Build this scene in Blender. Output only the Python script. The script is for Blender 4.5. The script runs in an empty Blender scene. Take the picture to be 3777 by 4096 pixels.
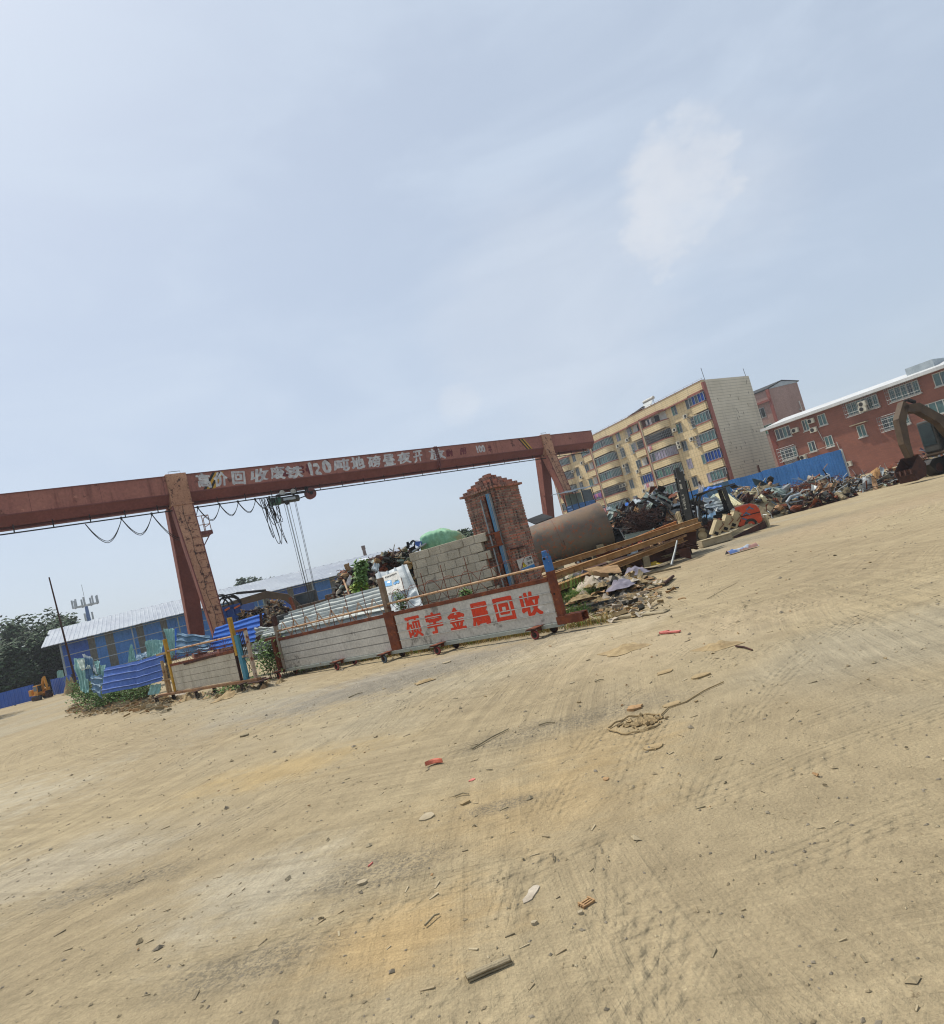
SUN_E, SKY_S, EXPO, CLD = 3.8, .1, .16, 6.9
HAZE = .0006
import bpy, math, random
from mathutils import Vector, noise as NZ
SC = bpy.context.scene
COL = SC.collection
V = Vector
PI = math.pi
# ------------------------------------------------------------------ survey: turns a sighting (px,py) of the photo into a ray from the eye point
FOC, ROLL, PIT, EYE = 2580., math.radians(14.8), math.radians(4.5), 1.6
def ray(px, py):
    u = px-1888.5; v = 2048-py
    a = u*math.cos(ROLL)+v*math.sin(ROLL); b = -u*math.sin(ROLL)+v*math.cos(ROLL)
    return V((a, FOC*math.cos(PIT)-b*math.sin(PIT), FOC*math.sin(PIT)+b*math.cos(PIT)))
def at(px, py, y):
    d = ray(px, py); return V((0, 0, EYE))+d*(y/d.y)
def gz(x, y):
    """lie of the yard: a few centimetres of unevenness"""
    d = max(1., y); fade = 1 if y < 60 else max(0, 1-(y-60)/40)
    z = fade*(.014*NZ.noise(V((x*.55, y*.55, 1.7)))+.006*NZ.noise(V((x*2.1, y*2.1, 3.4)))+(.004*NZ.noise(V((x*5.3, y*5.3, 5.1))) if d < 30 else 0))-.004
    if 0 < x < 9 and 7 < y < 14: z += .04*math.exp(-((y-(10.9-.45*(x-1.5)))/.35)**2)*min(1, x/1.2)*max(0, min(1, (6-x)/2))
    return z
def gr(px, py, z=0.):
    d = ray(px, py); p = V((0, 0, EYE))+d*((z-EYE)/d.z); h = z+gz(p.x, p.y); return V((0, 0, EYE))+d*((h-EYE)/d.z)
class Frame:
    """vertical working plane: s along it, n towards the viewer's side, z up"""
    def __init__(self, p0, p1, n_sign=1):
        self.o = V((p0[0], p0[1], 0)); d = V((p1[0]-p0[0], p1[1]-p0[1], 0)); self.L = d.length
        self.d = d.normalized(); self.n = V((self.d.y, -self.d.x, 0))*n_sign; self.k = V((0, 0, 1))
    def w(self, s, n, z): return self.o+self.d*s+self.n*n+self.k*z
    def sz(self, px, py, n=0.):
        r = ray(px, py); nn = self.n; t = ((self.o+nn*n)-V((0, 0, EYE))).dot(nn)/r.dot(nn)
        p = V((0, 0, EYE))+r*t; return ((p-self.o).dot(self.d), p.z)
# ------------------------------------------------------------------ materials
def lin(h):
    if not isinstance(h, int): return tuple(h)+(1,)
    f = lambda c: c/12.92 if c <= .04045 else ((c+.055)/1.055)**2.4
    return (f((h >> 16)/255), f((h >> 8 & 255)/255), f((h & 255)/255), 1)
class NT:
    def __init__(self, name):
        self.m = bpy.data.materials.new(name); self.m.use_nodes = True
        self.t = self.m.node_tree; self.N = self.t.nodes
        self.bsdf = self.N['Principled BSDF']; self._geo = None
        self.tc = self.N.new('ShaderNodeTexCoord').outputs['Object']
    def link(self, a, b): self.t.links.new(a, b)
    def set(self, sock, v):
        if hasattr(v, 'is_linked') or hasattr(v, 'links'): self.link(v, sock)
        else: sock.default_value = v
    def geo(self):
        if not self._geo: self._geo = self.N.new('ShaderNodeNewGeometry')
        return self._geo
    def noise(self, scale, detail=4, rough=.55, vec=None, dist=0):
        n = self.N.new('ShaderNodeTexNoise'); n.inputs['Scale'].default_value = scale
        n.inputs['Detail'].default_value = detail; n.inputs['Roughness'].default_value = rough
        n.inputs['Distortion'].default_value = dist
        self.link(vec if vec is not None else self.tc, n.inputs['Vector']); return n.outputs['Fac']
    def voro(self, scale, vec=None, feature='F1', out='Distance'):
        n = self.N.new('ShaderNodeTexVoronoi'); n.feature = feature; n.inputs['Scale'].default_value = scale
        self.link(vec if vec is not None else self.tc, n.inputs['Vector']); return n.outputs[out]
    def mapv(self, scale=(1, 1, 1), loc=(0, 0, 0), rot=(0, 0, 0)):
        n = self.N.new('ShaderNodeMapping'); n.inputs['Scale'].default_value = scale
        n.inputs['Location'].default_value = loc; n.inputs['Rotation'].default_value = rot
        self.link(self.tc, n.inputs['Vector']); return n.outputs['Vector']
    def math(self, op, a, b=0., c=0., clamp=False):
        n = self.N.new('ShaderNodeMath'); n.operation = op; n.use_clamp = clamp
        for i, x in enumerate((a, b, c)): self.set(n.inputs[i], x)
        return n.outputs[0]
    def ramp(self, f, lo, hi, a=0., b=1.):
        n = self.N.new('ShaderNodeMapRange'); n.interpolation_type = 'SMOOTHSTEP'
        self.set(n.inputs['Value'], f)
        n.inputs['From Min'].default_value = lo; n.inputs['From Max'].default_value = hi
        n.inputs['To Min'].default_value = a; n.inputs['To Max'].default_value = b
        return n.outputs['Result']
    def mix(self, f, a, b, mode='MIX'):
        n = self.N.new('ShaderNodeMix'); n.data_type = 'RGBA'; n.blend_type = mode
        self.set(n.inputs[0], f)
        self.set(n.inputs[6], lin(a) if isinstance(a, int) else a)
        self.set(n.inputs[7], lin(b) if isinstance(b, int) else b)
        return n.outputs[2]
    def gain(self, col, f):      # multiply a colour by a value
        n = self.N.new('ShaderNodeVectorMath'); n.operation = 'SCALE'
        self.set(n.inputs[0], lin(col) if isinstance(col, int) else col); self.set(n.inputs['Scale'], f); return n.outputs[0]
    def sep(self):
        n = self.N.new('ShaderNodeSeparateXYZ'); self.link(self.tc, n.inputs[0]); return n.outputs
    def bump(self, h, strength=.4, dist=.02):
        n = self.N.new('ShaderNodeBump'); n.inputs['Strength'].default_value = strength
        n.inputs['Distance'].default_value = dist; self.link(h, n.inputs['Height']); self.link(n.outputs[0], self.bsdf.inputs['Normal'])
    def out(self, col, rough=.7, metal=0., spec=.35):
        self.set(self.bsdf.inputs['Base Color'], lin(col) if isinstance(col, int) else col)
        self.set(self.bsdf.inputs['Roughness'], rough); self.bsdf.inputs['Metallic'].default_value = metal
        self.bsdf.inputs['Specular IOR Level'].default_value = spec
        return self.m
def mat(name, c, c2=None, scale=2.5, rough=.7, metal=0., bump=.15, spots=None, streak=None, isl=0., spec=.3, fine=.16, spots2=None):
    t = NT(name)
    col = t.mix(t.ramp(t.noise(scale, 5), .32, .68), c, c2 if c2 is not None else c)
    if streak:
        sc = streak[2] if len(streak) > 2 else 9
        f = t.ramp(t.noise(1., 5, .6, t.mapv((sc, sc, sc*.09))), .5, .74, 0, streak[1]); col = t.mix(f, col, streak[0])
    for sp in (spots, spots2):
        if sp: col = t.mix(t.ramp(t.noise(sp[2], 8, .68), sp[1], sp[1]+.07), col, sp[0])
    fn = t.ramp(t.noise(scale*14, 4, .65), .25, .75, 1-fine, 1+fine)
    if isl: fn = t.math('MULTIPLY', fn, t.ramp(t.geo().outputs['Random Per Island'], 0, 1, 1-isl, 1+isl))
    col = t.gain(col, fn)
    if bump: t.bump(t.noise(scale*9, 5, .6), bump, .012)
    return t.out(col, rough, metal, spec)
def matset():
    m = {}
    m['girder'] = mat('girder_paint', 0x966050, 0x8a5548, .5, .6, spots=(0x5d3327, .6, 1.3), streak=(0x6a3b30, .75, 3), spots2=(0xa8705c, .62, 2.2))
    m['girder_dk'] = mat('girder_underside_paint', 0x73403a, 0x683832, .6, .6, spots=(0x50291f, .64, 1.1), streak=(0x5a2c24, .4, 2))  # girder paint darkened for the downward faces, shade put into the colour
    m['leg_rust'] = mat('peeling_leg_paint', 0xb08467, 0x9d7257, .8, .75, spots=(0x50342a, .555, 3.2), spots2=(0x6a4636, .57, 7), bump=.4)
    m['leg_red'] = mat('dark_red_leg_paint', 0x704039, 0x673a34, .6, .6, spots=(0x4d2620, .66, 1.5))
    m['rust'] = mat('rust', 0x7a4228, 0x5b3122, 5, .85, spots=(0x96562f, .6, 9), bump=.4)
    m['rust_dk'] = mat('dark_rust', 0x4c2f24, 0x382520, 4, .88, spots=(0x6b4029, .62, 8), bump=.4)
    m['rust_or'] = mat('orange_rust', 0xa57f52, 0x8d683f, 3, .85, spots=(0x59361f, .61, 5), bump=.3)
    m['rust_pale'] = mat('worn_pipe_paint', 0xb99a78, 0xa5805c, 6, .7, spots=(0x7a4526, .53, 8))
    m['steel_dk'] = mat('dark_steel', 0x35332f, 0x2a2826, 4, .6, metal=.3, spots=(0x4f3527, .64, 6))
    m['black'] = mat('black_rubber', 0x1f1e1d, 0x292725, 6, .8)
    m['blackpaint'] = mat('black_machine_paint', 0x42413c, 0x353531, 2, .55, spots=(0x574a3c, .64, 4))
    m['galv'] = mat('galvanised_steel', 0x989c99, 0x83878a, 3, .5, metal=.35, spots=(0x77553e, .66, 6), streak=(0x6f6a62, .5))
    m['alu'] = mat('stained_aluminium', 0xc7c2b7, 0xb3aea4, 1.3, .5, metal=.15, streak=(0x8d8881, .22, 26), spots=(0xd2cfc7, .62, 2.2), spots2=(0x827d75, .57, 1.5))
    m['alu_lip'] = mat('pale_aluminium_lip', 0xc8c5bc, 0xb0ada5, 2, .4, metal=.2)
    m['beige'] = mat('beige_panel_paint', 0xc2b9a5, 0xb4ab98, 1.6, .6, streak=(0x8f8571, .5, 5), spots=(0x958a76, .66, 3))
    m['redink'] = mat('red_sign_paint', 0xd4421e, 0xc6381a, 3, .6, spots=(0xa35b45, .67, 7))
    m['white'] = mat('dirty_white_paint', 0xbfbdb5, 0xaaa89f, 2, .6, streak=(0x8a857a, .5))
    m['brush'] = mat('brushed_white_paint', 0xc9c8c4, 0xa3a0a0, 4, .7, spots=(0x8f6a62, .6, 5), spots2=(0x7d4b40, .64, 12))
    m['brush_old'] = mat('faded_maroon_lettering', 0x6a2e33, 0x59272b, 4, .8, spots=(0x8a5a52, .6, 5))
    m['yellow'] = mat('yellow_paint', 0xb98f2c, 0xa37b25, 4, .6, spots=(0x6d4a28, .64, 7))
    m['blueold'] = mat('peeling_blue_paint', 0x2f5f98, 0x37689a, 5, .6, spots=(0x70442d, .55, 6), spots2=(0xa8b4b6, .62, 11))
    m['bluech'] = mat('blue_channel_paint', 0x4a7794, 0x3c6c90, 3, .5, spots=(0x6b6c64, .62, 4), streak=(0x58676b, .4))
    m['turq'] = mat('turquoise_paint', 0x3c7c92, 0x458496, 3, .55, spots=(0x6b4a35, .66, 6))
    m['tarp'] = mat('green_tarpaulin', 0x72a684, 0x84ae8a, 1.2, .6, spots=(0x9a9c74, .5, 1.0), spots2=(0x6c6248, .66, 5), bump=.3)
    m['glass'] = mat('dark_glass', 0x2e3a3b, 0x1f2829, 1.2, .12, bump=0, spec=.6)
    m['glass_green'] = mat('green_glass', 0x3d6a57, 0x2c4f45, 1.0, .15, bump=0, spec=.6)
    m['glass_teal'] = mat('teal_glass', 0x4a6f6b, 0x314c4c, .9, .15, bump=0, spec=.6)
    m['glass_blue'] = mat('blue_film_glass', 0x1c4390, 0x183670, .9, .7, bump=0, spec=.1)
    m['curtain'] = mat('pale_curtain', 0x9d93a4, 0x7d7788, 3, .8)
    m['frame'] = mat('aluminium_window_frame', 0xa9aba8, 0x8f918f, 2, .45, metal=.3)
    m['dark'] = mat('dark_interior', 0x23211f, 0x1a1817, 1, .9)
    m['acwhite'] = mat('yellowed_white_plastic', 0xc4c0b0, 0xb0aa98, 3, .5)
    m['tyre'] = mat('dusty_tyre', 0x4d453a, 0x37322c, 5, .9, spots=(0x8b7a5c, .5, 4))
    m['orange'] = mat('orange_red_paint', 0xc8502c, 0xb54526, 3, .5, spots=(0x6b4a40, .64, 4))
    m['machine_yellow'] = mat('machine_yellow_paint', 0xc88a2a, 0xb27a26, 2, .55, spots=(0x6e4f2c, .64, 4))
    m['cat'] = mat('muddy_brown_paint', 0x584733, 0x46382a, 2, .7, spots=(0x3d3022, .6, 3))
    m['tan'] = mat('tan_machine_paint', 0xb3a482, 0x9c8d6e, 3, .65, spots=(0x6e5c44, .64, 5))
    m['card'] = mat('cardboard', 0xa3835c, 0x8f7150, 4, .9, spots=(0x6d573e, .64, 6))
    m['clothw'] = mat('dirty_white_cloth', 0xb5aa98, 0x9a8e7c, 5, .9, spots=(0x6d6354, .6, 6))
    m['clothp'] = mat('grey_violet_cloth', 0x85808a, 0x726d77, 5, .9, spots=(0x5b5149, .62, 6))
    m['clothd'] = mat('dark_cloth', 0x3d3a33, 0x2d2b27, 5, .95)
    m['clothg'] = mat('olive_cloth', 0x5c5b47, 0x49483a, 5, .95)
    m['dirtcloth'] = mat('mud_caked_sack', 0xa08c68, 0x8b7756, 6, .95, bump=.4)
    m['wood'] = mat('grey_wood', 0x8c8064, 0x6e634e, 4, .85, spots=(0x4a4233, .62, 8))
    m['concrete'] = mat('concrete', 0xa6997f, 0x94876e, 3, .9, spots=(0x7b705c, .62, 6), bump=.4)
    m['mortar'] = mat('grey_mortar', 0x9a9182, 0x877e70, 8, .95, bump=.5)
    m['chim'] = mat('smoky_brick', 0x6f5e57, 0x5d504b, 1, .9)
    m['bark'] = mat('bark', 0x4e4133, 0x3b3128, 6, .9, bump=.5)
    m['leaf_dk'] = mat('dark_tree_leaves', 0x45573a, 0x37482f, .5, .75, bump=0, isl=.45)
    m['leaf'] = mat('weed_leaves', 0x6a8846, 0x557038, 3, .65, bump=0, isl=.45)
    m['leaf_y'] = mat('yellow_green_leaves', 0x86973a, 0x6a8a34, 2.2, .65, bump=0, isl=.35)
    m['drygrass'] = mat('dry_grass', 0xa08752, 0x86743f, 4, .9, bump=0, isl=.35)
    m['grass'] = mat('green_grass', 0x6d8a3c, 0x567430, 4, .8, bump=0, isl=.35)
    m['bluesheet'] = mat('blue_sheet_metal', 0x4464a8, 0x3c5c9e, .9, .5, spots=(0x7f96bd, .66, 1.6), streak=(0x5977ad, .5, 3))
    m['bluebright'] = mat('bright_blue_sheet_metal', 0x2f68ba, 0x2b5eae, .9, .45, spots=(0x4e7fc9, .68, 2))
    m['bluefade'] = mat('faded_blue_sheet_metal', 0x5c7a91, 0x45667f, 1.3, .55, spots=(0x9fb1bb, .62, 2), streak=(0x3a4c58, .6, 4))
    m['greensheet'] = mat('pale_green_sheet_metal', 0x8fb3a9, 0x76a09c, 1.3, .55, spots=(0x9a9a86, .62, 2), streak=(0x64827d, .5, 4))
    m['greygreen'] = mat('grey_green_sheet_metal', 0x8c9a90, 0x7b8880, 1.3, .6, spots=(0x9c9076, .6, 2.2))
    m['greysheet'] = mat('galvanised_sheet', 0xa8aca6, 0x8f9592, 1.4, .5, metal=.15, spots=(0x7d6c56, .63, 2.6), streak=(0x77736a, .5, 4), spots2=(0x6e4d36, .7, 5))
    m['creamsheet'] = mat('cream_sheet_metal', 0xd0cba8, 0xbfb893, 1, .5, spots=(0x9a8f70, .66, 3))
    m['whitesheet'] = mat('white_sheet_metal', 0xa9b1b3, 0x939ca0, 1.2, .5, spots=(0x8f8a7c, .66, 3))
    m['fenceblue'] = mat('weathered_blue_fence', 0x4c86c4, 0x437ab4, .6, .55, spots=(0x5c6c74, .67, 1.2), streak=(0x3f74ac, .5, 2), isl=.12)
    m['roofsheet'] = mat('pale_roof_sheet', 0x969da4, 0x888f99, .35, .5, metal=.1, streak=(0x8f929e, .5, .5), spots=(0xc4c8ca, .6, .3))
    m['shedblue'] = mat('shed_blue_sheet', 0x4c82c2, 0x4476b4, .4, .55, streak=(0x3a70b4, .5, .7))
    m['sheddeep'] = mat('shed_deep_blue_sheet', 0x3e64b4, 0x385aa6, .4, .55)
    m['shedgrey'] = mat('brown_grey_translucent_sheet', 0x6f6f66, 0x62625a, .4, .6)
    m['pipewhite'] = mat('pale_pipe_paint', 0x9fa8ac, 0x8b9498, 1, .5)
    m['red'] = mat('dull_red_paint', 0xb23c28, 0x8e3324, 3, .6, spots=(0x5b3427, .6, 5))
    m['lime'] = mat('lime_plastic', 0x86c23c, 0x74ac36, 3, .5)
    m['bluescrap'] = mat('navy_scrap', 0x22304a, 0x1b2538, 3, .5)
    m['pink'] = mat('pink_plastic', 0xc9766a, 0xb7675c, 4, .6)
    m['purplecl'] = mat('purple_fabric', 0x7d4a86, 0x94609a, 9, .9)
    m['pinkcl'] = mat('pink_fabric', 0xc98d93, 0xb77680, 9, .9)
    m['whitecl'] = mat('white_fabric', 0xc8c2bf, 0xb5adaa, 9, .9)
    m['darkcl'] = mat('dark_blue_fabric', 0x283040, 0x3a3f50, 9, .9)
    return m
M = matset()
# ------------------------------------------------------------------ mesh builder
class MB:
    def __init__(self): self.v = []; self.f = []; self.m = []
    def add(self, pts): i = len(self.v); self.v.extend([V(p) for p in pts]); return i
    def poly(self, pts, m=0): i = self.add(pts); self.f.append(tuple(range(i, i+len(pts)))); self.m.append(m)
    def face(self, ids, m=0): self.f.append(tuple(ids)); self.m.append(m)
    def obox(self, o, a, b, c, m=0):
        o, a, b, c = V(o), V(a), V(b), V(c)
        if a.cross(b).dot(c) < 0: a, b = b, a
        i = self.add([o, o+a, o+a+b, o+b, o+c, o+a+c, o+a+b+c, o+b+c])
        for q in ((3, 2, 1, 0), (4, 5, 6, 7), (0, 1, 5, 4), (1, 2, 6, 5), (2, 3, 7, 6), (3, 0, 4, 7)): self.face([i+k for k in q], m)
    def fbox(self, F, s0, s1, n0, n1, z0, z1, m=0):
        self.obox(F.w(s0, n0, z0), F.d*(s1-s0), F.n*(n1-n0), F.k*(z1-z0), m)
    def bar(self, a, b, w, h=None, m=0, up=(0, 0, 1)):
        a, b = V(a), V(b); h = h or w; d = (b-a)
        if d.length < 1e-6: return
        dn = d.normalized(); u = V(up)
        if abs(dn.dot(u)) > .97: u = V((1, 0, 0))
        r = dn.cross(u).normalized(); u = r.cross(dn)
        self.obox(a-r*w/2-u*h/2, r*w, u*h, d, m)
    def tube(self, pts, r, n=7, m=0, cap=True, r1=None):
        pts = [V(p) for p in pts]; k = len(pts); rings = []
        for i, p in enumerate(pts):
            d = (pts[min(i+1, k-1)]-pts[max(i-1, 0)])
            d = d.normalized() if d.length > 1e-9 else V((0, 0, 1))
            u = V((0, 0, 1)) if abs(d.z) < .95 else V((1, 0, 0))
            a = d.cross(u).normalized(); b = d.cross(a)
            rr = r if r1 is None else r+(r1-r)*i/max(1, k-1)
            rings.append(self.add([p+a*rr*math.cos(2*PI*j/n)+b*rr*math.sin(2*PI*j/n) for j in range(n)]))
        for i in range(k-1):
            for j in range(n): self.face((rings[i]+j, rings[i]+(j+1) % n, rings[i+1]+(j+1) % n, rings[i+1]+j), m)
        if cap:
            self.face([rings[0]+j for j in range(n)][::-1], m); self.face([rings[-1]+j for j in range(n)], m)
    def wheel(self, c, ax, r, w, n=20, m=0, hub=None, hm=None):
        c, ax = V(c), V(ax).normalized(); e = r*.12
        u = V((0, 0, 1)) if abs(ax.z) < .9 else V((1, 0, 0)); a = ax.cross(u).normalized(); b = ax.cross(a)
        prof = [(-w/2, r*.55), (-w/2, r-e), (-w/2+e, r), (w/2-e, r), (w/2, r-e), (w/2, r*.55)]
        rr = [self.add([c+ax*t+a*q*math.cos(2*PI*j/n)+b*q*math.sin(2*PI*j/n) for j in range(n)]) for t, q in prof]
        for i in range(5):
            for j in range(n): self.face((rr[i]+j, rr[i]+(j+1) % n, rr[i+1]+(j+1) % n, rr[i+1]+j), m)
    def disc(self, c, ax, r, w, n=16, m=0):
        c, ax = V(c), V(ax).normalized(); self.tube([c-ax*w/2, c+ax*w/2], r, n, m)
    def grid(self, fn, nu, nv, m=0, thick=0.):
        i = self.add([fn(a/nu, b/nv) for b in range(nv+1) for a in range(nu+1)])
        for b in range(nv):
            for a in range(nu):
                q = i+b*(nu+1)+a; self.face((q, q+1, q+nu+2, q+nu+1), m)
        if thick:
            e1 = self.v[i+nu]-self.v[i]; e2 = self.v[i+nv*(nu+1)]-self.v[i]; n = e1.cross(e2)
            n = n.normalized()*-thick if n.length > 0 else V((0, 0, -thick))
            j = self.add([p+n for p in self.v[i:i+(nu+1)*(nv+1)]])
            for b in range(nv):
                for a in range(nu):
                    q = j+b*(nu+1)+a; self.face((q+nu+1, q+nu+2, q+1, q), m)
            rim = [a for a in range(nu+1)]+[b*(nu+1)+nu for b in range(1, nv+1)]+[nv*(nu+1)+a for a in range(nu-1, -1, -1)]+[b*(nu+1) for b in range(nv-1, 0, -1)]
            for x, y in zip(rim, rim[1:]+rim[:1]): self.face((i+x, j+x, j+y, i+y), m)
    def text(self, body, fn, size=1., offset=0., ext=.004, m=0, sx=1., bold=0., jit=0.):
        c = bpy.data.curves.new('lettering', 'FONT'); c.body = body; c.size = size; c.offset = offset; c.extrude = ext; c.resolution_u = 3
        c.align_x = 'LEFT'; o = bpy.data.objects.new('lettering', c); COL.objects.link(o)
        dg = bpy.context.evaluated_depsgraph_get(); dg.update(); me = bpy.data.meshes.new_from_object(o.evaluated_get(dg))
        xs = [v.co.x for v in me.vertices] or [0]; ys = [v.co.y for v in me.vertices] or [0]
        x0, x1, y0, y1 = min(xs), max(xs), min(ys), max(ys)
        sh = [(0, 0)] if not bold else [(bold*a, bold*b) for a, b in ((0, 0), (1, 0), (-1, 0), (0, 1), (0, -1), (.7, .7), (-.7, .7), (.7, -.7), (-.7, -.7))]
        for q, (du, dv) in enumerate(sh):
            du *= 1+jit*math.sin(q*7.3+x1); dv *= 1+jit*math.cos(q*5.1+x1)
            i = self.add([fn((v.co.x-x0)/max(1e-6, x1-x0)*(1-2*bold)+bold+du, (v.co.y-y0)/max(1e-6, y1-y0)*(1-2*bold)+bold+dv, v.co.z+q*.0011) for v in me.vertices])
            for p in me.polygons: self.face([i+k for k in p.vertices], m)
        bpy.data.objects.remove(o); bpy.data.curves.remove(c); bpy.data.meshes.remove(me)
    def build(self, name, mats, parent=None, smooth=False, bevel=0., loc=None):
        base = V(loc) if loc is not None else V((0, 0, 0))
        q = parent
        while q is not None: base = base+q.location; q = q.parent
        me = bpy.data.meshes.new(name); me.from_pydata([tuple(p-base) for p in self.v], [], self.f)
        if not isinstance(mats, (list, tuple)): mats = [mats]
        for x in mats: me.materials.append(x)
        me.polygons.foreach_set('material_index', self.m)
        if smooth: me.polygons.foreach_set('use_smooth', [True]*len(self.f))
        me.update()
        o = bpy.data.objects.new(name, me); COL.objects.link(o)
        if loc is not None: o.location = loc
        if parent is not None: o.parent = parent
        if bevel:
            b = o.modifiers.new('bevel', 'BEVEL'); b.width = bevel; b.segments = 2; b.limit_method = 'ANGLE'
        if smooth and smooth != 'all':
            try: me.set_sharp_from_angle(angle=math.radians(40))
            except Exception: pass
        return o
def tag(o, label, cat, group=None, kind=None):
    o['label'] = label; o['category'] = cat
    if group: o['group'] = group
    if kind: o['kind'] = kind
    return o
def thing(name, loc, label, cat, group=None):
    o = bpy.data.objects.new(name, None); COL.objects.link(o); o.location = loc; o.empty_display_size = .2
    return tag(o, label, cat, group)
def nz(p, s=1., seed=0.): return NZ.noise(V(p)*s+V((seed*3.17, seed*1.7, seed*.9)))
# ------------------------------------------------------------------ shared shapes
def sheet(mb, P00, P10, P11, P01, ribs=6, amp=.025, crumple=.03, thick=.012, m=0, seed=0, along='u', wave=False, nu=48, nv=8):
    """profiled metal sheet on four corners; ribs are spaced along u and run along v (or the reverse)"""
    P00, P10, P11, P01 = V(P00), V(P10), V(P11), V(P01); n = (P10-P00).cross(P01-P00).normalized(); W = (P10-P00).length
    if along == 'v': nu, nv = nv, max(nu, int(ribs*14))
    else: nu = max(nu, int(ribs*12))
    def fn(u, v):
        p = (P00*(1-u)+P10*u)*(1-v)+(P01*(1-u)+P11*u)*v
        t = (u if along == 'u' else v)*ribs
        f = t-math.floor(t)
        h = .5+.5*math.cos(2*PI*f) if wave else max(0., 1-abs(f-.5)*7)**.6
        return p+n*(h*amp+crumple*(nz(p, 1.4, seed)+.5*nz(p, 3.7, seed+5)))+V((0, 0, crumple*.6*nz((u*4, v*4, seed), 1)))
    mb.grid(fn, nu, nv, m, thick)
def leaves(mb, pts, size, rng, m=0, droop=.3):
    for p in pts:
        s = size*rng.uniform(.6, 1.3); a = rng.uniform(0, 2*PI)
        d = V((math.cos(a), math.sin(a), rng.uniform(-.5-droop, .6))).normalized()
        w = d.cross(V((rng.uniform(-.5, .5), rng.uniform(-.5, .5), 1))).normalized()*s*.36; up = w.cross(d).normalized()*s*.12
        p = V(p); i = mb.add([p, p+d*s*.5+w-up, p+d*s, p+d*s*.5-w-up, p+d*s*.5+up])
        mb.face((i, i+1, i+4), m); mb.face((i+1, i+2, i+4), m); mb.face((i+2, i+3, i+4), m); mb.face((i+3, i, i+4), m)
def tree(name, base, h, crown_r, label, group, seed, lsize=.35, nleaf=2600, m='leaf_dk'):
    rng = random.Random(seed); base = V(base); t = thing(name, base, label, 'tree', group)
    mb = MB(); top = base+V((rng.uniform(-.4, .4), rng.uniform(-.4, .4), h*.72))
    mb.tube([base, base+V((.1, 0, h*.2)), base*.5+top*.5, top], h*.035, 8, r1=h*.01); cl = []
    for k in range(34):
        a = rng.uniform(0, 2*PI); r = crown_r*math.sqrt(rng.random())*.9; zz = h*rng.uniform(.22, .95)
        r *= math.sqrt(max(.15, 1-((zz/h-.6)/.45)**2))
        c = base+V((r*math.cos(a), r*math.sin(a), zz)); cl.append((c, crown_r*rng.uniform(.22, .42)))
        if k < 14:
            st = base+(top-base)*rng.uniform(.35, .9); mid = (st+c)/2+V((0, 0, -.15)); mb.tube([st, mid, c], h*.01, 5, r1=h*.003)
    mb.build('trunk', M['bark'], t, True)
    lb = MB(); pts = []
    for _ in range(nleaf):
        c, r = cl[rng.randrange(len(cl))]; d = V((rng.gauss(0, 1), rng.gauss(0, 1), rng.gauss(0, 1))).normalized()
        pts.append(c+d*r*rng.uniform(.55, 1.05)*V((1, 1, .8)).length/1.6)
    leaves(lb, pts, lsize, rng); lb.build('crown', M[m], t)
    return t
def bush(name, base, w, d, h, label, group, seed, n=700, lsize=.09, m='leaf', cat='weed'):
    rng = random.Random(seed); base = V(base); t = thing(name, base, label, cat, group); st = MB(); pts = []
    for k in range(max(5, int(n/70))):
        a = base+V((rng.uniform(-w, w)*.45, rng.uniform(-d, d)*.45, 0)); hh = h*rng.uniform(.55, 1.05)
        b = a+V((rng.uniform(-.2, .2)*h, rng.uniform(-.2, .2)*h, hh)); mid = (a+b)/2+V((rng.uniform(-.05, .05), rng.uniform(-.05, .05), 0))
        st.tube([a, mid, b], .008, 4, r1=.003)
        for _ in range(70):
            f = rng.uniform(.15, 1)**.8; p = a+(b-a)*f; rr = (w+d)*.13*(1.15-f*.6)
            pts.append(p+V((rng.gauss(0, rr), rng.gauss(0, rr), rng.gauss(0, .05*h))))
    pts = [p if p.z > .02 else V((p.x, p.y, .02+rng.random()*.05)) for p in pts]
    st.build('stem', M['bark'], t); lb = MB(); leaves(lb, pts, lsize, rng); lb.build('foliage', M[m], t); return t
def blades(mb, pts, h, rng, m=0, wid=.012):
    for p in pts:
        p = V(p); a = rng.uniform(0, 2*PI); hh = h*rng.uniform(.5, 1.2); ln = V((math.cos(a), math.sin(a), 0)); w = V((-ln.y, ln.x, 0))*wid
        q = p+ln*hh*.25+V((0, 0, hh*.7)); r = p+ln*hh*.7+V((0, 0, hh*rng.uniform(.6, 1)))
        i = mb.add([p-w, p+w, q+w*.7, q-w*.7, r]); mb.face((i, i+1, i+2, i+3), m); mb.face((i+3, i+2, i+4), m)
def cloth(mb, c, w, d, h, rng, m=0, n=9, rot=None):
    """a crumpled rag or sack lying on what is below it"""
    sd = rng.uniform(0, 99); a = rng.uniform(0, PI) if rot is None else rot; ca, sa = math.cos(a), math.sin(a); c = V(c)
    def fn(u, v):
        x, y = u-.5, v-.5; e = 1+.35*nz((math.atan2(y, x)*1.3, sd, 0), 1.2)
        r = min(1, math.hypot(x, y)*2); hh = h*max(0, (1-r**2.2))*(.55+.9*abs(nz((u*3, v*3, sd), 1.3)))+.3*h*nz((u*7, v*7, sd), 1)*(1-r*.6)
        x, y = x*w*e, y*d*e; return c+V((x*ca-y*sa, x*sa+y*ca, max(.004, hh)))
    mb.grid(fn, n, n, m, .006)
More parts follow.
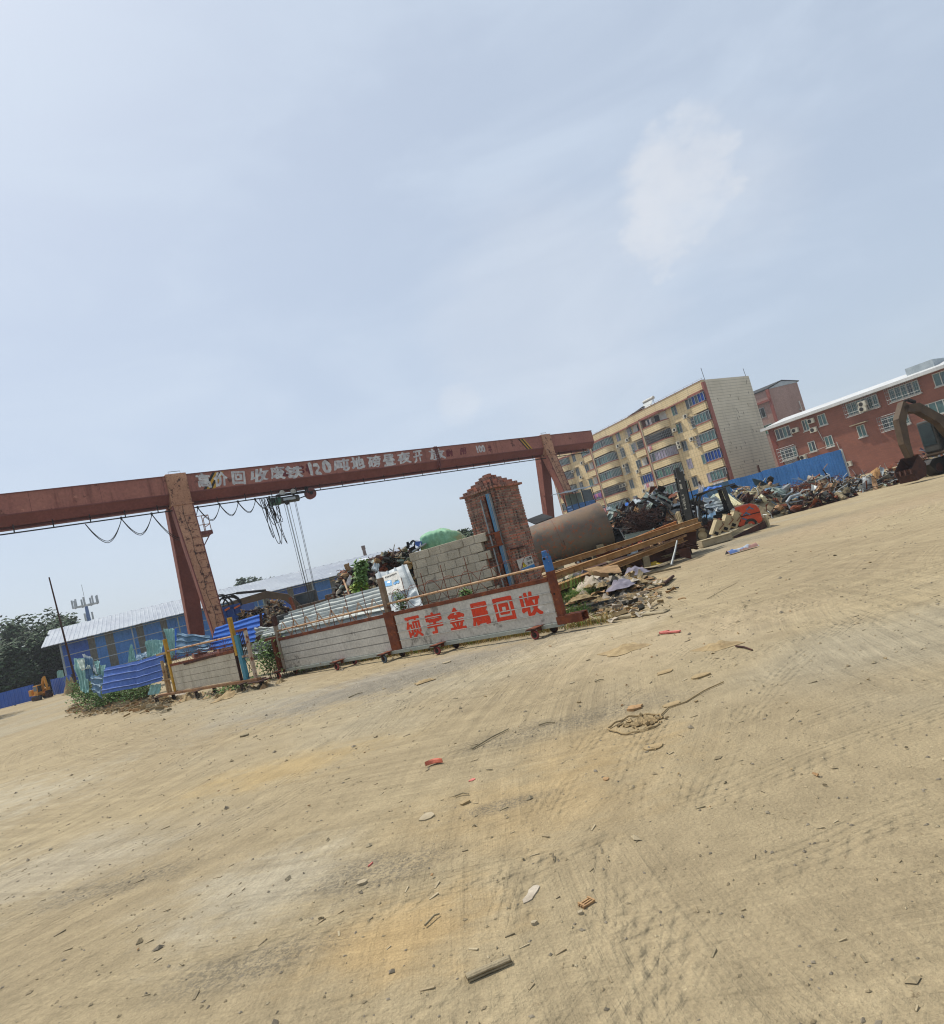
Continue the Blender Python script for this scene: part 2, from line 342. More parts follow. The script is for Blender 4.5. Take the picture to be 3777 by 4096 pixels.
def piece(mb, c, L, kind, rng, m=0, flat=.5):
    """one bit of scrap: bent strip, rod, angle iron, tube or dented lump"""
    c = V(c); a = rng.uniform(0, 2*PI); el = rng.gauss(0, flat); d = V((math.cos(a)*math.cos(el), math.sin(a)*math.cos(el), math.sin(el)))
    sd = V((-math.sin(a), math.cos(a), rng.gauss(0, .6))).normalized(); up = d.cross(sd).normalized()
    if kind == 'sheet':
        W = L*rng.uniform(.2, .6); k = 5; b1, b2 = rng.uniform(-.35, .35)*L, rng.uniform(-.2, .2)*L; s0 = rng.random()*50
        mb.grid(lambda u, v: c+d*L*(u-.5)+sd*W*(v-.5)*(1-.3*u)+up*(b1*(u-.5)**2*2+b2*math.sin(u*5+v*2)*.6+.08*L*nz((u*3, v*3, s0), 1)), 5, 3, m, .008)
    elif kind == 'rod':
        pts = [c+d*L*(t-.5)*1.4+up*L*.25*nz((t*2.5, a, el), 1)+sd*L*.25*nz((t*2.5, el, a+9), 1) for t in (0, .2, .4, .6, .8, 1)]
        mb.tube(pts, rng.uniform(.008, .02), 4, m)
    elif kind == 'angle':
        w = rng.uniform(.03, .09); mb.obox(c-d*L*.6, d*L*1.2, sd*w, up*.01, m); mb.obox(c-d*L*.6+up*.01, d*L*1.2, sd*.01, up*w, m)
    elif kind == 'tube':
        r = rng.uniform(.02, .06); mb.tube([c-d*L*.5, c+d*L*.5], r, 8, m)
    else:
        r = L*.3; s0 = rng.random()*50
        def fn(u, v):
            th, ph = u*2*PI, v*PI; q = V((math.sin(ph)*math.cos(th), math.sin(ph)*math.sin(th), math.cos(ph)))
            return c+(d*q.x*1.4+sd*q.y+up*q.z*.6)*r*(1+.6*nz(q, 1.6, s0))
        mb.grid(fn, 8, 6, m)
def heap_z(x, y, cx, cy, rx, ry, h, seed, ang=0., cap=99.):
    dx, dy = x-cx, y-cy; ca, sa = math.cos(ang), math.sin(ang); u, v = (dx*ca+dy*sa)/rx, (-dx*sa+dy*ca)/ry
    r = math.hypot(u, v)
    return 0 if r >= 1 else min(cap*(1+.12*nz((x, y, seed+9), 1.1)), h*(1-r**1.7)*(.78+.45*nz((x, y, seed), .9)+.15*nz((x, y, seed+4), 2.7)))
def heap(name, cx, cy, rx, ry, h, n, L, kinds, mats, label, seed, ang=0., base='rust_dk', flat=.5, cat='scrap heap', zmin=.02, cap=99.):
    rng = random.Random(seed); mb = MB(); ca, sa = math.cos(ang), math.sin(ang)
    def fn(u, v):
        th, r = u*2*PI, v; x0, y0 = rx*r*math.cos(th), ry*r*math.sin(th); x, y = cx+x0*ca-y0*sa, cy+x0*sa+y0*ca
        return V((x, y, heap_z(x, y, cx, cy, rx, ry, h, seed, ang, cap)-.03))
    mb.grid(fn, 40, 14, 0)
    for _ in range(n):
        th, r = rng.uniform(0, 2*PI), math.sqrt(rng.random())*.99; x0, y0 = rx*r*math.cos(th), ry*r*math.sin(th)
        x, y = cx+x0*ca-y0*sa, cy+x0*sa+y0*ca; z = heap_z(x, y, cx, cy, rx, ry, h, seed, ang, cap)
        l = rng.uniform(*L)*rng.uniform(.6, 1.2); k = rng.choice(kinds); piece(mb, (x, y, max(zmin, z)+l*.12), l, k, rng, 1+rng.randrange(len(mats)), flat)
    o = mb.build(name, [M[base]]+[M[q] for q in mats]); return tag(o, label, cat, kind='stuff')
# ------------------------------------------------------------------ camera, sun, sky
cam = bpy.data.cameras.new('camera'); co = bpy.data.objects.new('camera', cam); COL.objects.link(co); SC.camera = co
co.location = (0, 0, EYE); cam.clip_start = .05; cam.clip_end = 3000; cam.sensor_fit = 'HORIZONTAL'; cam.sensor_width = 36; cam.lens = 36*FOC/3777
fwd = V((0, math.cos(PIT), math.sin(PIT))); up0 = V((0, -math.sin(PIT), math.cos(PIT))); rt0 = V((1, 0, 0))
right = rt0*math.cos(ROLL)-up0*math.sin(ROLL); upv = rt0*math.sin(ROLL)+up0*math.cos(ROLL)
from mathutils import Matrix
co.matrix_world = Matrix(((right.x, upv.x, -fwd.x, 0), (right.y, upv.y, -fwd.y, 0), (right.z, upv.z, -fwd.z, EYE), (0, 0, 0, 1)))
EL, AZ = math.radians(60), math.atan2(-.81, .585)
tosun = V((math.sin(AZ)*math.cos(EL), math.cos(AZ)*math.cos(EL), math.sin(EL)))
sl = bpy.data.lights.new('sun', 'SUN'); sl.energy = SUN_E; sl.angle = math.radians(.8); sl.color = (1, .95, .87)
so = bpy.data.objects.new('sun', sl); COL.objects.link(so); so.rotation_euler = (-tosun).to_track_quat('-Z', 'Y').to_euler()
W = bpy.data.worlds.new('World'); SC.world = W; W.use_nodes = True; wt = W.node_tree; wn = wt.nodes; bg = wn['Background']
sky = wn.new('ShaderNodeTexSky'); sky.sky_type = 'NISHITA'; sky.sun_disc = False; sky.sun_elevation = EL; sky.sun_rotation = AZ
sky.air_density = 1.0; sky.dust_density = 2.2; sky.ozone_density = 2.0; sky.altitude = 0
def wmix(f, a, b):
    n = wn.new('ShaderNodeMix'); n.data_type = 'RGBA'
    for s, v in ((n.inputs[0], f), (n.inputs[6], a), (n.inputs[7], b)):
        if hasattr(v, 'links'): wt.links.new(v, s)
        else: s.default_value = v
    return n.outputs[2]
def wnode(kind, **kw):
    n = wn.new(kind)
    for k, v in kw.items(): setattr(n, k, v)
    return n
geo = wnode('ShaderNodeTexCoord').outputs['Generated']
def wnoise(scale, vs, detail=5, rough=.55, dist=0.):
    mp = wnode('ShaderNodeMapping'); mp.inputs['Scale'].default_value = vs; wt.links.new(geo, mp.inputs[0])
    n = wnode('ShaderNodeTexNoise'); n.inputs['Scale'].default_value = scale; n.inputs['Detail'].default_value = detail
    n.inputs['Roughness'].default_value = rough; n.inputs['Distortion'].default_value = dist; wt.links.new(mp.outputs[0], n.inputs[0]); return n.outputs['Fac']
def wramp(f, lo, hi, a=0., b=1.):
    n = wnode('ShaderNodeMapRange', interpolation_type='SMOOTHSTEP'); wt.links.new(f, n.inputs[0])
    for i, v in zip((1, 2, 3, 4), (lo, hi, a, b)): n.inputs[i].default_value = v
    return n.outputs[0]
def wmath(op, a, b):
    n = wnode('ShaderNodeMath', operation=op)
    for i, v in enumerate((a, b)):
        if hasattr(v, 'links'): wt.links.new(v, n.inputs[i])
        else: n.inputs[i].default_value = v
    return n.outputs[0]
def puff(d, c0, c1, s, seedv):      # a cloud standing in direction d
    n = wnode('ShaderNodeVectorMath', operation='DOT_PRODUCT'); wt.links.new(geo, n.inputs[0]); n.inputs[1].default_value = d.normalized()
    edge = wmath('ADD', n.outputs['Value'], wmath('MULTIPLY', wmath('SUBTRACT', wnoise(s, (1, 1, 1.6), 7, .6), .5), seedv))
    return wramp(edge, c0, c1)
veil = wramp(wnoise(2.4, (1, 1, 3.2), 6, .55, .6), .35, .75, .62, .82)
col = wmix(veil, sky.outputs[0], (CLD*.86, CLD*.985, CLD*1.15, 1))
c1 = None
for (px, py), e0, e1, g in (((2770, 690), .9965, .9993, 1.), ((2700, 800), .9962, .9992, 1.), ((2640, 905), .9978, .9995, .9), ((2830, 800), .994, .9992, .42), ((2930, 760), .992, .999, .26)):
    q = wmath('MULTIPLY', puff(ray(px, py), e0, e1, 16, .0075), g); c1 = q if c1 is None else wmath('MAXIMUM', c1, q)
c1 = wmath('MULTIPLY', wmath('MULTIPLY', c1, wramp(wnoise(9, (1, 1, 1), 8, .62), .25, .7, .35, 1)), .52)
c2 = wmath('MULTIPLY', puff(ray(1835, 1625), .9992, .9999, 22, .0012), .2)
c3 = wmath('MULTIPLY', puff(ray(2230, 1290), .975, .999, 7, .03), .16)
for c in (c3, c2, c1): col = wmix(c, col, (CLD*1.1, CLD*1.11, CLD*1.14, 1))
wt.links.new(col, bg.inputs['Color']); bg.inputs['Strength'].default_value = SKY_S
SC.view_settings.view_transform = 'Standard'; SC.view_settings.look = 'None'; SC.view_settings.exposure = EXPO; SC.view_settings.gamma = 1
SC.cycles.max_bounces = 6; SC.cycles.use_denoising = True
# ------------------------------------------------------------------ ground
def ground_material():
    t = NT('dusty_earth'); X = t.sep(); x, y = X[0], X[1]
    col = t.mix(t.ramp(t.noise(.22, 6, .6), .35, .65), 0x9f9072, 0x948569)
    col = t.mix(t.ramp(t.noise(.09, 4, .6, t.mapv((1, 1, 1), (7, 3, 0))), .5, .62, 0, .6), col, 0x98907c)          # grey trodden grit
    def blob(cx, cy, r0, r1, sx=1., sy=1.):
        a = t.math('MULTIPLY', t.math('SUBTRACT', x, cx), sx); b = t.math('MULTIPLY', t.math('SUBTRACT', y, cy), sy)
        d = t.math('SQRT', t.math('ADD', t.math('MULTIPLY', a, a), t.math('MULTIPLY', b, b)))
        d = t.math('ADD', d, t.math('MULTIPLY', t.math('SUBTRACT', t.math('ADD', t.noise(1.3, 6, .65), t.noise(6.5, 7, .7, t.mapv((.5, 1, 1)))), 1.), r1*1.25))
        return t.ramp(d, r0, r1, 1, 0)
    for cx, cy, r0, r1, sx, sy, c, k in ((-2.7, 7.1, .1, 1.3, .8, 1.6, 0xab9160, .5), (-.85, 3.15, .05, .6, .8, 1.2, 0xab9064, .65), (-.1, 4.4, .1, 1.2, .8, 1.2, 0xa58c62, .4), (.4, 5.2, .1, .9, 1, 1, 0xa58c62, .35),
                                         (-4.6, 5.6, .2, 1.2, .6, 1, 0xa8a08f, .45), (-1.9, 4.2, .1, .9, 1, 1, 0xaca593, .5), (-9.5, 9., .5, 3., .7, 1, 0xaca490, .7), (-2., 11.6, .4, 2.4, .55, 1.2, 0x8d887d, .75),
                                         (2.1, 8.6, .3, 1.7, .6, 1, 0xa8977a, .5), (1., 10.6, .2, 1.3, .5, 1, 0xb0a287, .6), (12, 19.5, .5, 4, .35, 1.2, 0x9c8a6e, .7)):
        col = t.mix(t.math('MULTIPLY', blob(cx, cy, r0, r1, sx, sy), k), col, c)
    grav = None
    for cx, cy, r0, r1, sx, sy in ((-1.05, 3.95, .1, .55, .8, 1.6), (-.3, 4.45, .05, .3, .7, 2), (.3, 6., .1, .7, .5, 1.6), (-1.6, 3.25, .1, .4, .7, 1.5), (-3.2, 4.9, .1, .6, .6, 2), (-1.6, 11.2, .3, 1.8, .5, 1.3), (-4.4, 4.9, .1, .4, .7, 2), (9.5, 22.5, .3, 2.2, .4, 1.2)):
        b = blob(cx, cy, r0, r1, sx, sy); grav = b if grav is None else t.math('MAXIMUM', grav, b)
    gn = t.ramp(t.noise(38, 3, .7), .47, .56)
    col = t.mix(t.math('MULTIPLY', t.math('MULTIPLY', grav, gn), .6), col, 0x5e584e)
    col = t.mix(t.math('MULTIPLY', grav, .25), col, 0x77705f)
    flake = t.ramp(t.noise(21, 6, .72, t.mapv((1, .55, 1))), .635, .69, 0, .6); col = t.mix(flake, col, 0x6a5a43)
    chip = t.ramp(t.noise(26, 5, .7, t.mapv((1, 1, 1), (3, 9, 1))), .66, .7, 0, .55); col = t.mix(chip, col, 0xc2b18f)
    col = t.gain(col, t.math('MULTIPLY', t.ramp(t.noise(70, 4, .7), .2, .8, .82, 1.18), t.ramp(t.noise(3.4, 7, .65), .25, .75, .87, 1.13)))
    # wheels sweeping round have combed the dust into long arcs
    comb = None
    for cx, cy, k0, wm in ((-8.5, 9.5, 1., 0), (3.2, 24, 1.4, 1), (13, 4, 1.2, 2)):
        dx, dy = t.math('SUBTRACT', x, cx), t.math('SUBTRACT', y, cy); r = t.math('SQRT', t.math('ADD', t.math('MULTIPLY', dx, dx), t.math('MULTIPLY', dy, dy)))
        cv = t.N.new('ShaderNodeCombineXYZ'); t.link(t.math('MULTIPLY', r, 7*k0), cv.inputs[0]); t.link(t.math('MULTIPLY', t.math('ARCTAN2', dy, dx), 2.2), cv.inputs[1]); cv.inputs[2].default_value = wm*7.
        nn = t.math('MULTIPLY', t.math('SUBTRACT', t.noise(1., 6, .62, cv.outputs[0], .3), .5), t.ramp(t.noise(.35, 3, .5, t.mapv((1, 1, 1), (wm*5., 3, 0))), .4, .62))
        comb = nn if comb is None else t.math('ADD', comb, nn)
    col = t.gain(col, t.ramp(comb, -.3, .3, .85, 1.15))
    # tyre tracks: arcs of tread pressed into the dust
    H = t.math('MULTIPLY', t.noise(6, 7, .68), .9); H = t.math('ADD', H, t.math('MULTIPLY', t.noise(45, 5, .7), .5))
    H = t.math('ADD', H, t.math('MULTIPLY', t.ramp(t.voro(16, t.mapv((1, 1, 1))), .1, .34, 1, 0), .14))
    brk = t.ramp(t.noise(1.1, 4), .42, .58)
    for cx, cy, R, wd, hh in ((-7., 8.6, 5.0, .14, .5), (-7., 8.6, 5.42, .14, .5), (-7., 8.6, 3.55, .13, .35), (-9, 16, 9.5, .15, .4), (-9, 16, 11.2, .15, .4), (9, 1.2, 9.0, .16, .7), (9, 1.2, 9.5, .16, .6), (9.5, -1, 9.9, .16, .6),
                              (-3, 25, 21.6, .17, .6), (-3, 25, 21.1, .14, .5), (-3, 25, 22.4, .15, .55), (3.2, 22, 13.4, .16, .6), (3.2, 22, 15.2, .16, .6), (3.2, 22, 13.9, .14, .5), (-4, 30, 24.2, .15, .5), (14, 10, 10.3, .16, .6), (14, 10, 11., .16, .6)):
        dx, dy = t.math('SUBTRACT', x, cx), t.math('SUBTRACT', y, cy); r = t.math('SQRT', t.math('ADD', t.math('MULTIPLY', dx, dx), t.math('MULTIPLY', dy, dy)))
        e = t.math('ABSOLUTE', t.math('SUBTRACT', t.math('ADD', r, t.math('MULTIPLY', t.noise(.8, 3), .25)), R+.12))
        mk = t.ramp(e, wd*.75, wd, 1, 0); an = t.math('ARCTAN2', dy, dx)
        tr = t.math('SINE', t.math('MULTIPLY', t.math('ADD', t.math('MULTIPLY', an, R), t.math('MULTIPLY', e, .9)), 2*PI/.12))
        rb = t.math('SINE', t.math('MULTIPLY', e, 2*PI/.06))
        hgt = t.math('ADD', t.math('MULTIPLY', t.ramp(tr, -1., 1.), .45), t.math('MULTIPLY', t.ramp(rb, -1., 1.), .35))
        H = t.math('ADD', H, t.math('MULTIPLY', t.math('MULTIPLY', t.math('MULTIPLY', mk, brk), t.math('SUBTRACT', hgt, .7)), hh*1.15))
    H = t.math('ADD', H, t.math('MULTIPLY', comb, 1.7))
    t.bump(H, .95, .028)
    return t.out(col, .95, 0, .15)
def ground():
    mb = MB(); ys = [-4.]; 
    while ys[-1] < 500: ys.append(ys[-1]+max(.045, (ys[-1]+2.)*.017) if ys[-1] > 1 else ys[-1]+.25)
    nu = 230; rows = []
    for y in ys:
        hw = 8+1.55*max(0, y+2)
        rows.append(mb.add([V((x, y, 0)) for x in [hw*(2*i/nu-1) for i in range(nu+1)]]))
    for p in mb.v: p.z = gz(p.x, p.y)
    for p in ():
        d = max(1., p.y)
        fade = 1 if p.y < 60 else max(0, 1-(p.y-60)/40)
        p.z = fade*(.022*nz((p.x, p.y, 0), .55, 1)+.010*nz((p.x, p.y, 0), 2.1, 2)+.007*nz((p.x, p.y, 0), 5.3, 3)*(1 if d < 30 else 0))-.004
    # long swell the vehicles leave beside the gate
    for p in ():
        if 0 < p.x < 9 and 7 < p.y < 14:
            p.z += .05*math.exp(-((p.y-(10.9-.45*(p.x-1.5)))/.35)**2)*min(1, p.x/1.2)*max(0, min(1, (6-p.x)/2))
    for a, b in zip(rows, rows[1:]):
        for i in range(nu): mb.face((a+i, a+i+1, b+i+1, b+i))
    o = mb.build('ground', ground_material(), None, 'all'); o['kind'] = 'structure'
ground()
def pebbles():
    rng = random.Random(5); mb = MB()
    for k in range(5200):
        y = 1.3+18*rng.random()**1.8; x = rng.uniform(-1.1, 1.0)*(y*.75+1); s = rng.uniform(.003, .009)*(1+y*.08)*(2.4 if rng.random() < .04 else 1)
        c = V((x, y, gz(x, y)+s*.2)); a = rng.uniform(0, PI); d = V((math.cos(a), math.sin(a), 0))*s*rng.uniform(.8, 1.6); e = V((-math.sin(a), math.cos(a), 0))*s*rng.uniform(.6, 1); u = V((0, 0, s*rng.uniform(.4, .9)))
        i = mb.add([c+d, c+e, c-d, c-e, c+u+d*rng.uniform(-.3, .3), c-u]); m = rng.choice((0, 0, 0, 1, 1, 2))
        for q in ((0, 1, 4), (1, 2, 4), (2, 3, 4), (3, 0, 4)): mb.face([i+z for z in q], m)
    for k in range(420):       # straw-like chips and splinters
        y = 2+16*rng.random()**1.5; x = rng.uniform(-.9, 1.)*(y*.75+1); a = rng.gauss(.5, .7); L = rng.uniform(.015, .05)*(1+y*.09)
        d = V((math.cos(a), math.sin(a), 0)); mb.obox(V((x, y, gz(x, y)-.002)), d*L+V((0, 0, .004)), V((-d.y, d.x, 0))*L*rng.uniform(.08, .25), V((0, 0, .005)), rng.choice((0, 3, 2, 2)))
    o = mb.build('gravel', [mat('pebble_dust', 0x9b8b6c, 0x897a5e, 9), mat('pebble_grey', 0x857b68, 0x756b5a, 9), mat('pebble_pale', 0xaa9c7e, 0x9a8b6e, 9), M['wood']]); tag(o, 'loose pebbles and splinters strewn over the dusty earth', 'gravel', kind='stuff')
pebbles()
# ------------------------------------------------------------------ sliding gate with red lettering
GF = Frame((-5.57, 16.95), (.9, 11.81))
def slat_panel(F, s0, s1, z0, z1, n, pairs, parent, mats, lip=None):
    mb = MB(); k = len(pairs)
    zs = [z0]+[z0+(z1-z0)*q for q in pairs]+[z1]
    for a, b in zip(zs, zs[1:]):
        g = .008 if lip else .0035
        mb.fbox(F, s0, s1, n-.018, n, a+(g if a > z0 else 0), b-(0 if b == z1 else g), 0)
    mb.fbox(F, s0+.01, s1-.01, n-.03, n-.0125, z0+.005, z1-.005, 1)
    o = mb.build('panel', mats, parent, bevel=.004)
    if lip:
        lb = MB()
        for a in zs[1:-1]: lb.fbox(F, s0, s1, n-.002, n+.014, a-.009, a+.007)
        lb.build('panel_lip', M['alu_lip'], o)
    return o
def caster(F, s, n, parent, tyre_m, r=.085, plate=True, name='caster'):
    mb = MB()
    if plate: mb.fbox(F, s-.13, s+.11, n-.09, n+.09, r*2+.012, r*2+.03)
    for d in (-.032, .032): mb.bar(F.w(s-.03, n+d, r*2+.01), F.w(s, n+d, r*.9), .05, .008, 0, F.n)
    mb.tube([F.w(s-.03, n, r*2+.03), F.w(s-.03, n, r*2-.02)], .03, 10)
    c = mb.build('caster', M['rust_dk'], parent); wb = MB(); wb.wheel(F.w(s, n, r), F.n, r, .045)
    w = wb.build('wheel', tyre_m, c, True); hb = MB(); hb.disc(F.w(s, n, r), F.n, r*.6, .05); hb.disc(F.w(s, n, r), F.n, r*.16, .085, 8)
    hb.build('hub', M['steel_dk'], c); return c
def zig(mb, F, s0, s1, zb, zt, k, r=.007, arch=False, n=.0):
    w = (s1-s0)/k
    for i in range(k):
        a = s0+w*i
        if arch: pts = [F.w(a+w*q, n, zb+(zt-zb)*min(1, math.sin(PI*q)*1.12)) for q in [j/10 for j in range(11)]]
        else: pts = [F.w(a, n, zb), F.w(a+w*.44, n, zt-.03), F.w(a+w*.5, n, zt), F.w(a+w*.56, n, zt-.03), F.w(a+w, n, zb)]
        mb.tube(pts, r, 5)
def right_gate():
    F = GF; t = thing('sliding_gate', F.w(4, 0, 0), 'long aluminium gate on casters with red painted lettering and rusty top bars', 'gate')
    slat_panel(F, -.22, 3.93, .215, .95, .02, (.25, .265, .5, .515, .74, .755), t, [M['alu'], mat('groove_aluminium', 0x77726a, 0x6a655e, 2)])
    slat_panel(F, 4.27, 8.40, .215, .95, .02, (.25, .5, .74), t, [M['alu'], M['steel_dk']], True)
    b = MB(); b.fbox(F, -.8, 8.52, -.06, .045, .14, .205); b.fbox(F, -.8, 8.52, .045, .05, .13, .2); b.build('base_rail', mat('weathered_base_rail', 0xa3a498, 0x8b9189, 2.5, .5, .1, spots=(0x7a4f31, .6, 3)), t, bevel=.004)
    b = MB(); b.fbox(F, -.25, 3.95, -.03, .04, .955, 1.03); b.fbox(F, 4.22, 8.42, -.03, .04, .955, 1.03); b.build('top_rail', M['rust'], t, bevel=.004)
    b = MB(); b.fbox(F, 3.95, 4.24, -.04, .045, .2, 1.06); b.build('centre_plate', M['rust'], t, bevel=.005)
    def post(s, w, z0, z1, m, n=0.): q = MB(); q.fbox(F, s-w/2, s+w/2, n-w/2, n+w/2, z0, z1); return q.build('post', m, t, bevel=.005)
    post(4.1, .11, 1.06, 1.83, mat('brown_grey_post', 0x8a7763, 0x6f5c4a, 3, .7, spots=(0x64402c, .55, 5)))
    post(-.29, .09, .2, 1.36, mat('worn_white_post', 0x9f9588, 0x857766, 4, .7, spots=(0x6b4630, .56, 6))); post(-.27, .1, 1.36, 1.62, M['rust_dk'])
    post(-.52, .11, .16, 1.02, M['rust']); q = MB(); q.fbox(F, -.9, -.36, -.08, .05, 1.02, 1.09); q.build('post_cap', M['rust'], t)
    p = MB(); s, w = 8.5, .12
    i = [p.add([F.w(s-w/2, .06, z), F.w(s+w/2, .06, z), F.w(s+w/2, -.06, z), F.w(s-w/2, -.06, z)]) for z in (.2, 1.14)]
    for k in range(4): p.face((i[0]+k, i[0]+(k+1) % 4, i[1]+(k+1) % 4, i[1]+k))
    pe = p.build('post', M['rust'], t); p = MB()
    p.fbox(F, s-.061, s+.061, -.062, .062, 1.12, 1.4); p.obox(F.w(s-.05, -.05, 1.4), F.d*.1, F.n*.1, F.k*.11); p.build('painted_end', M['blueold'], pe, bevel=.012)
    p = MB(); p.disc(F.w(s, .062, .72), F.n, .018, .012, 10); p.build('bolt_hole', M['dark'], pe); p = MB(); p.disc(F.w(s-.01, .064, 1.37), F.n, .026, .012, 10); p.build('bolt_hole', M['dark'], pe)
    p = MB(); p.fbox(F, 8.42, 8.95, -.13, .1, .17, .185); p.fbox(F, 8.42, 8.95, .085, .1, .185, .31); p.fbox(F, 8.42, 8.95, -.13, -.115, .185, .31); p.fbox(F, 8.6, 8.95, -.12, .09, .31, .322); p.build('end_bracket', M['rust'], t)
    p = MB(); p.tube([F.w(-.25, .01, 1.215), F.w(4.05, .01, 1.235)], .024, 10); p.tube([F.w(4.15, .01, 1.235), F.w(8.44, .01, 1.235)], .024, 10); p.build('handrail', M['rust_pale'], t, True)
    for k, (s, z) in enumerate(((.52, 1.62), (1.02, 1.68), (1.55, 1.7), (2.13, 1.78), (2.75, 1.75), (3.4, 1.73), (4.75, 1.72), (5.35, 1.70), (5.95, 1.76), (6.62, 1.80), (7.2, 1.74), (7.72, 1.75))):
        p = MB(); p.tube([F.w(s, -.012, 1.03), F.w(s-.01, -.012, z)], .0085, 6); p.build('upright_rod', M['rust'], t)
    p = MB(); zig(p, F, -.2, 3.95, 1.04, 1.42, 8); zig(p, F, .06, 3.7, 1.40, 1.05, 7); p.build('zigzag_rod', M['rust_pale'], t)
    p = MB(); zig(p, F, 4.25, 8.4, 1.26, 1.5, 8, .006, True); zig(p, F, 4.25, 8.4, 1.24, 1.04, 8, .006, True); p.tube([F.w(4.2, 0, 1.42), F.w(5.6, .005, 1.47), F.w(7, 0, 1.44), F.w(8.44, 0, 1.5)], .005, 5); p.build('arched_rod', M['rust'], t)
    for s, mt, pl in ((-.3, 'pinkwheel', 1), (2.15, 'pinkwheel', 1), (3.85, 'greywheel', 1), (5.5, 'pinkwheel', 1), (7.98, 'pinkwheel', 1)):
        wm = {'pinkwheel': mat('red_caster_tyre', 0x9a4a42, 0x86403b, 8, .6), 'greywheel': mat('grey_blue_caster_tyre', 0x626d74, 0x545d62, 8, .6)}[mt]
        caster(F, s, .23, t, wm); caster(F, s+.14, -.2, t, M['rust_dk'] if s > 3 else wm)
    for s in (-.3, 2.15, 3.85, 5.5, 7.98): p = MB(); p.fbox(F, s-.1, s+.1, -.3, .32, .2025, .2125); p.fbox(F, s-.05, s+.05, .05, .056, .12, .2025); p.build('cross_plate', M['rust'], t)
    p = MB(); chars = '硕宇金属回收'; s = 4.62
    for k, c in enumerate(chars):
        s0 = 4.55+k*.625; h = .47
        p.text(c, lambda u, v, z, s0=s0, k=k: F.w(s0+.47*u, .0205+.001+z*.3, .385+h*v), 1., 0, .004, bold=.04 if k else .028)
    p.build('lettering', M['redink'], t)
    return t
right_gate()
def left_gate():
    F = Frame((-10, 18.9), (-6.2, 16.0)); t = thing('sliding_gate', F.w(2.4, 0, 0), 'short beige slatted gate section with yellow posts and brown base rail', 'gate')
    slat_panel(F, .8, 4.18, .29, .985, .02, (.26, .51, .76), t, [M['beige'], M['rust_dk']])
    def box(nm, m, *bs): 
        q = MB()
        for b_ in bs: q.fbox(F, *b_)
        return q.build(nm, m, t, bevel=.004)
    box('top_rail', M['rust'], (.72, 4.2, -.03, .045, .99, 1.06)); q = MB(); q.bar(F.w(1.6, .05, .975), F.w(3.3, .05, 1.02), .02, .06); q.build('loose_strip', M['rust_dk'], t)
    box('base_rail', mat('brown_base_rail', 0xa07a55, 0x8a6243, 3, .7, spots=(0x5f4230, .6, 5)), (-.3, 4.95, -.07, .06, .2, .265)); box('end_plate', M['rust_dk'], (4.6, 5.2, -.2, .16, .17, .198))
    box('post', M['yellow'], (.7, .79, -.04, .05, .27, 1.78)); box('post', M['yellow'], (4.23, 4.33, -.04, .05, .9, 1.87)); box('post', M['turq'], (4.335, 4.48, -.05, .04, .27, 1.4)); box('edge_strip', M['rust_dk'], (4.19, 4.225, -.02, .05, .27, .98))
    box('end_frame', mat('worn_cream_frame', 0xa8926f, 0x94764f, 3, .7, spots=(0x74482c, .56, 6)), (.26, .33, -.03, .04, .27, 1.2), (.42, .46, -.03, .03, .27, 1.05), (.1, .7, -.03, .03, .62, .67), (.1, .76, -.03, .04, 1.36, 1.42))
    box('end_frame', mat('flaking_white_frame', 0xb3a696, 0x9a8570, 3, .7, spots=(0x74442e, .54, 6)), (4.8, 4.88, -.03, .04, .27, 1.46), (4.49, 4.8, -.03, .04, .82, .87)); box('frame_top', M['rust'], (4.47, 4.88, -.035, .045, 1.46, 1.52))
    q = MB()
    for s in (.5, .56, .62): q.tube([F.w(s, 0, .67), F.w(s, 0, 1.36)], .012, 6)
    q.build('frame_bar', M['steel_dk'], t); q = MB()
    for s in (4.54, 4.61, 4.68, 4.75): q.tube([F.w(s, 0, .88), F.w(s, 0, 1.46)], .011, 6)
    q.tube([F.w(4.5, 0, .3), F.w(4.82, 0, .8)], .008, 5); q.tube([F.w(4.5, 0, .8), F.w(4.82, 0, .34)], .008, 5); q.build('frame_bar', M['steel_dk'], t)
    q = MB(); q.tube([F.w(.7, .01, 1.43), F.w(4.26, .01, 1.39)], .026, 10); q.build('handrail', M['rust_pale'], t, True)
    q = MB(); q.tube([F.w(.8, 0, 1.16), F.w(2, 0, 1.2), F.w(4.25, 0, 1.22)], .01, 5)
    for s in (1.15, 1.8, 2.45, 3.1, 3.75):
        for a in (.5, 1.0, 1.57, 2.15, 2.65): q.tube([F.w(s-.28*math.cos(a), 0, 1.2-.18*math.sin(a)), F.w(s+.28*math.cos(a), 0, 1.2+.18*math.sin(a))], .006, 4)
    q.build('star_rod', M['rust'], t)
    for s in (-.12, 2.2, 4.45): caster(F, s, .18, t, M['tyre'], .095); caster(F, s+.35, -.14, t, M['tyre'], .095)
left_gate()
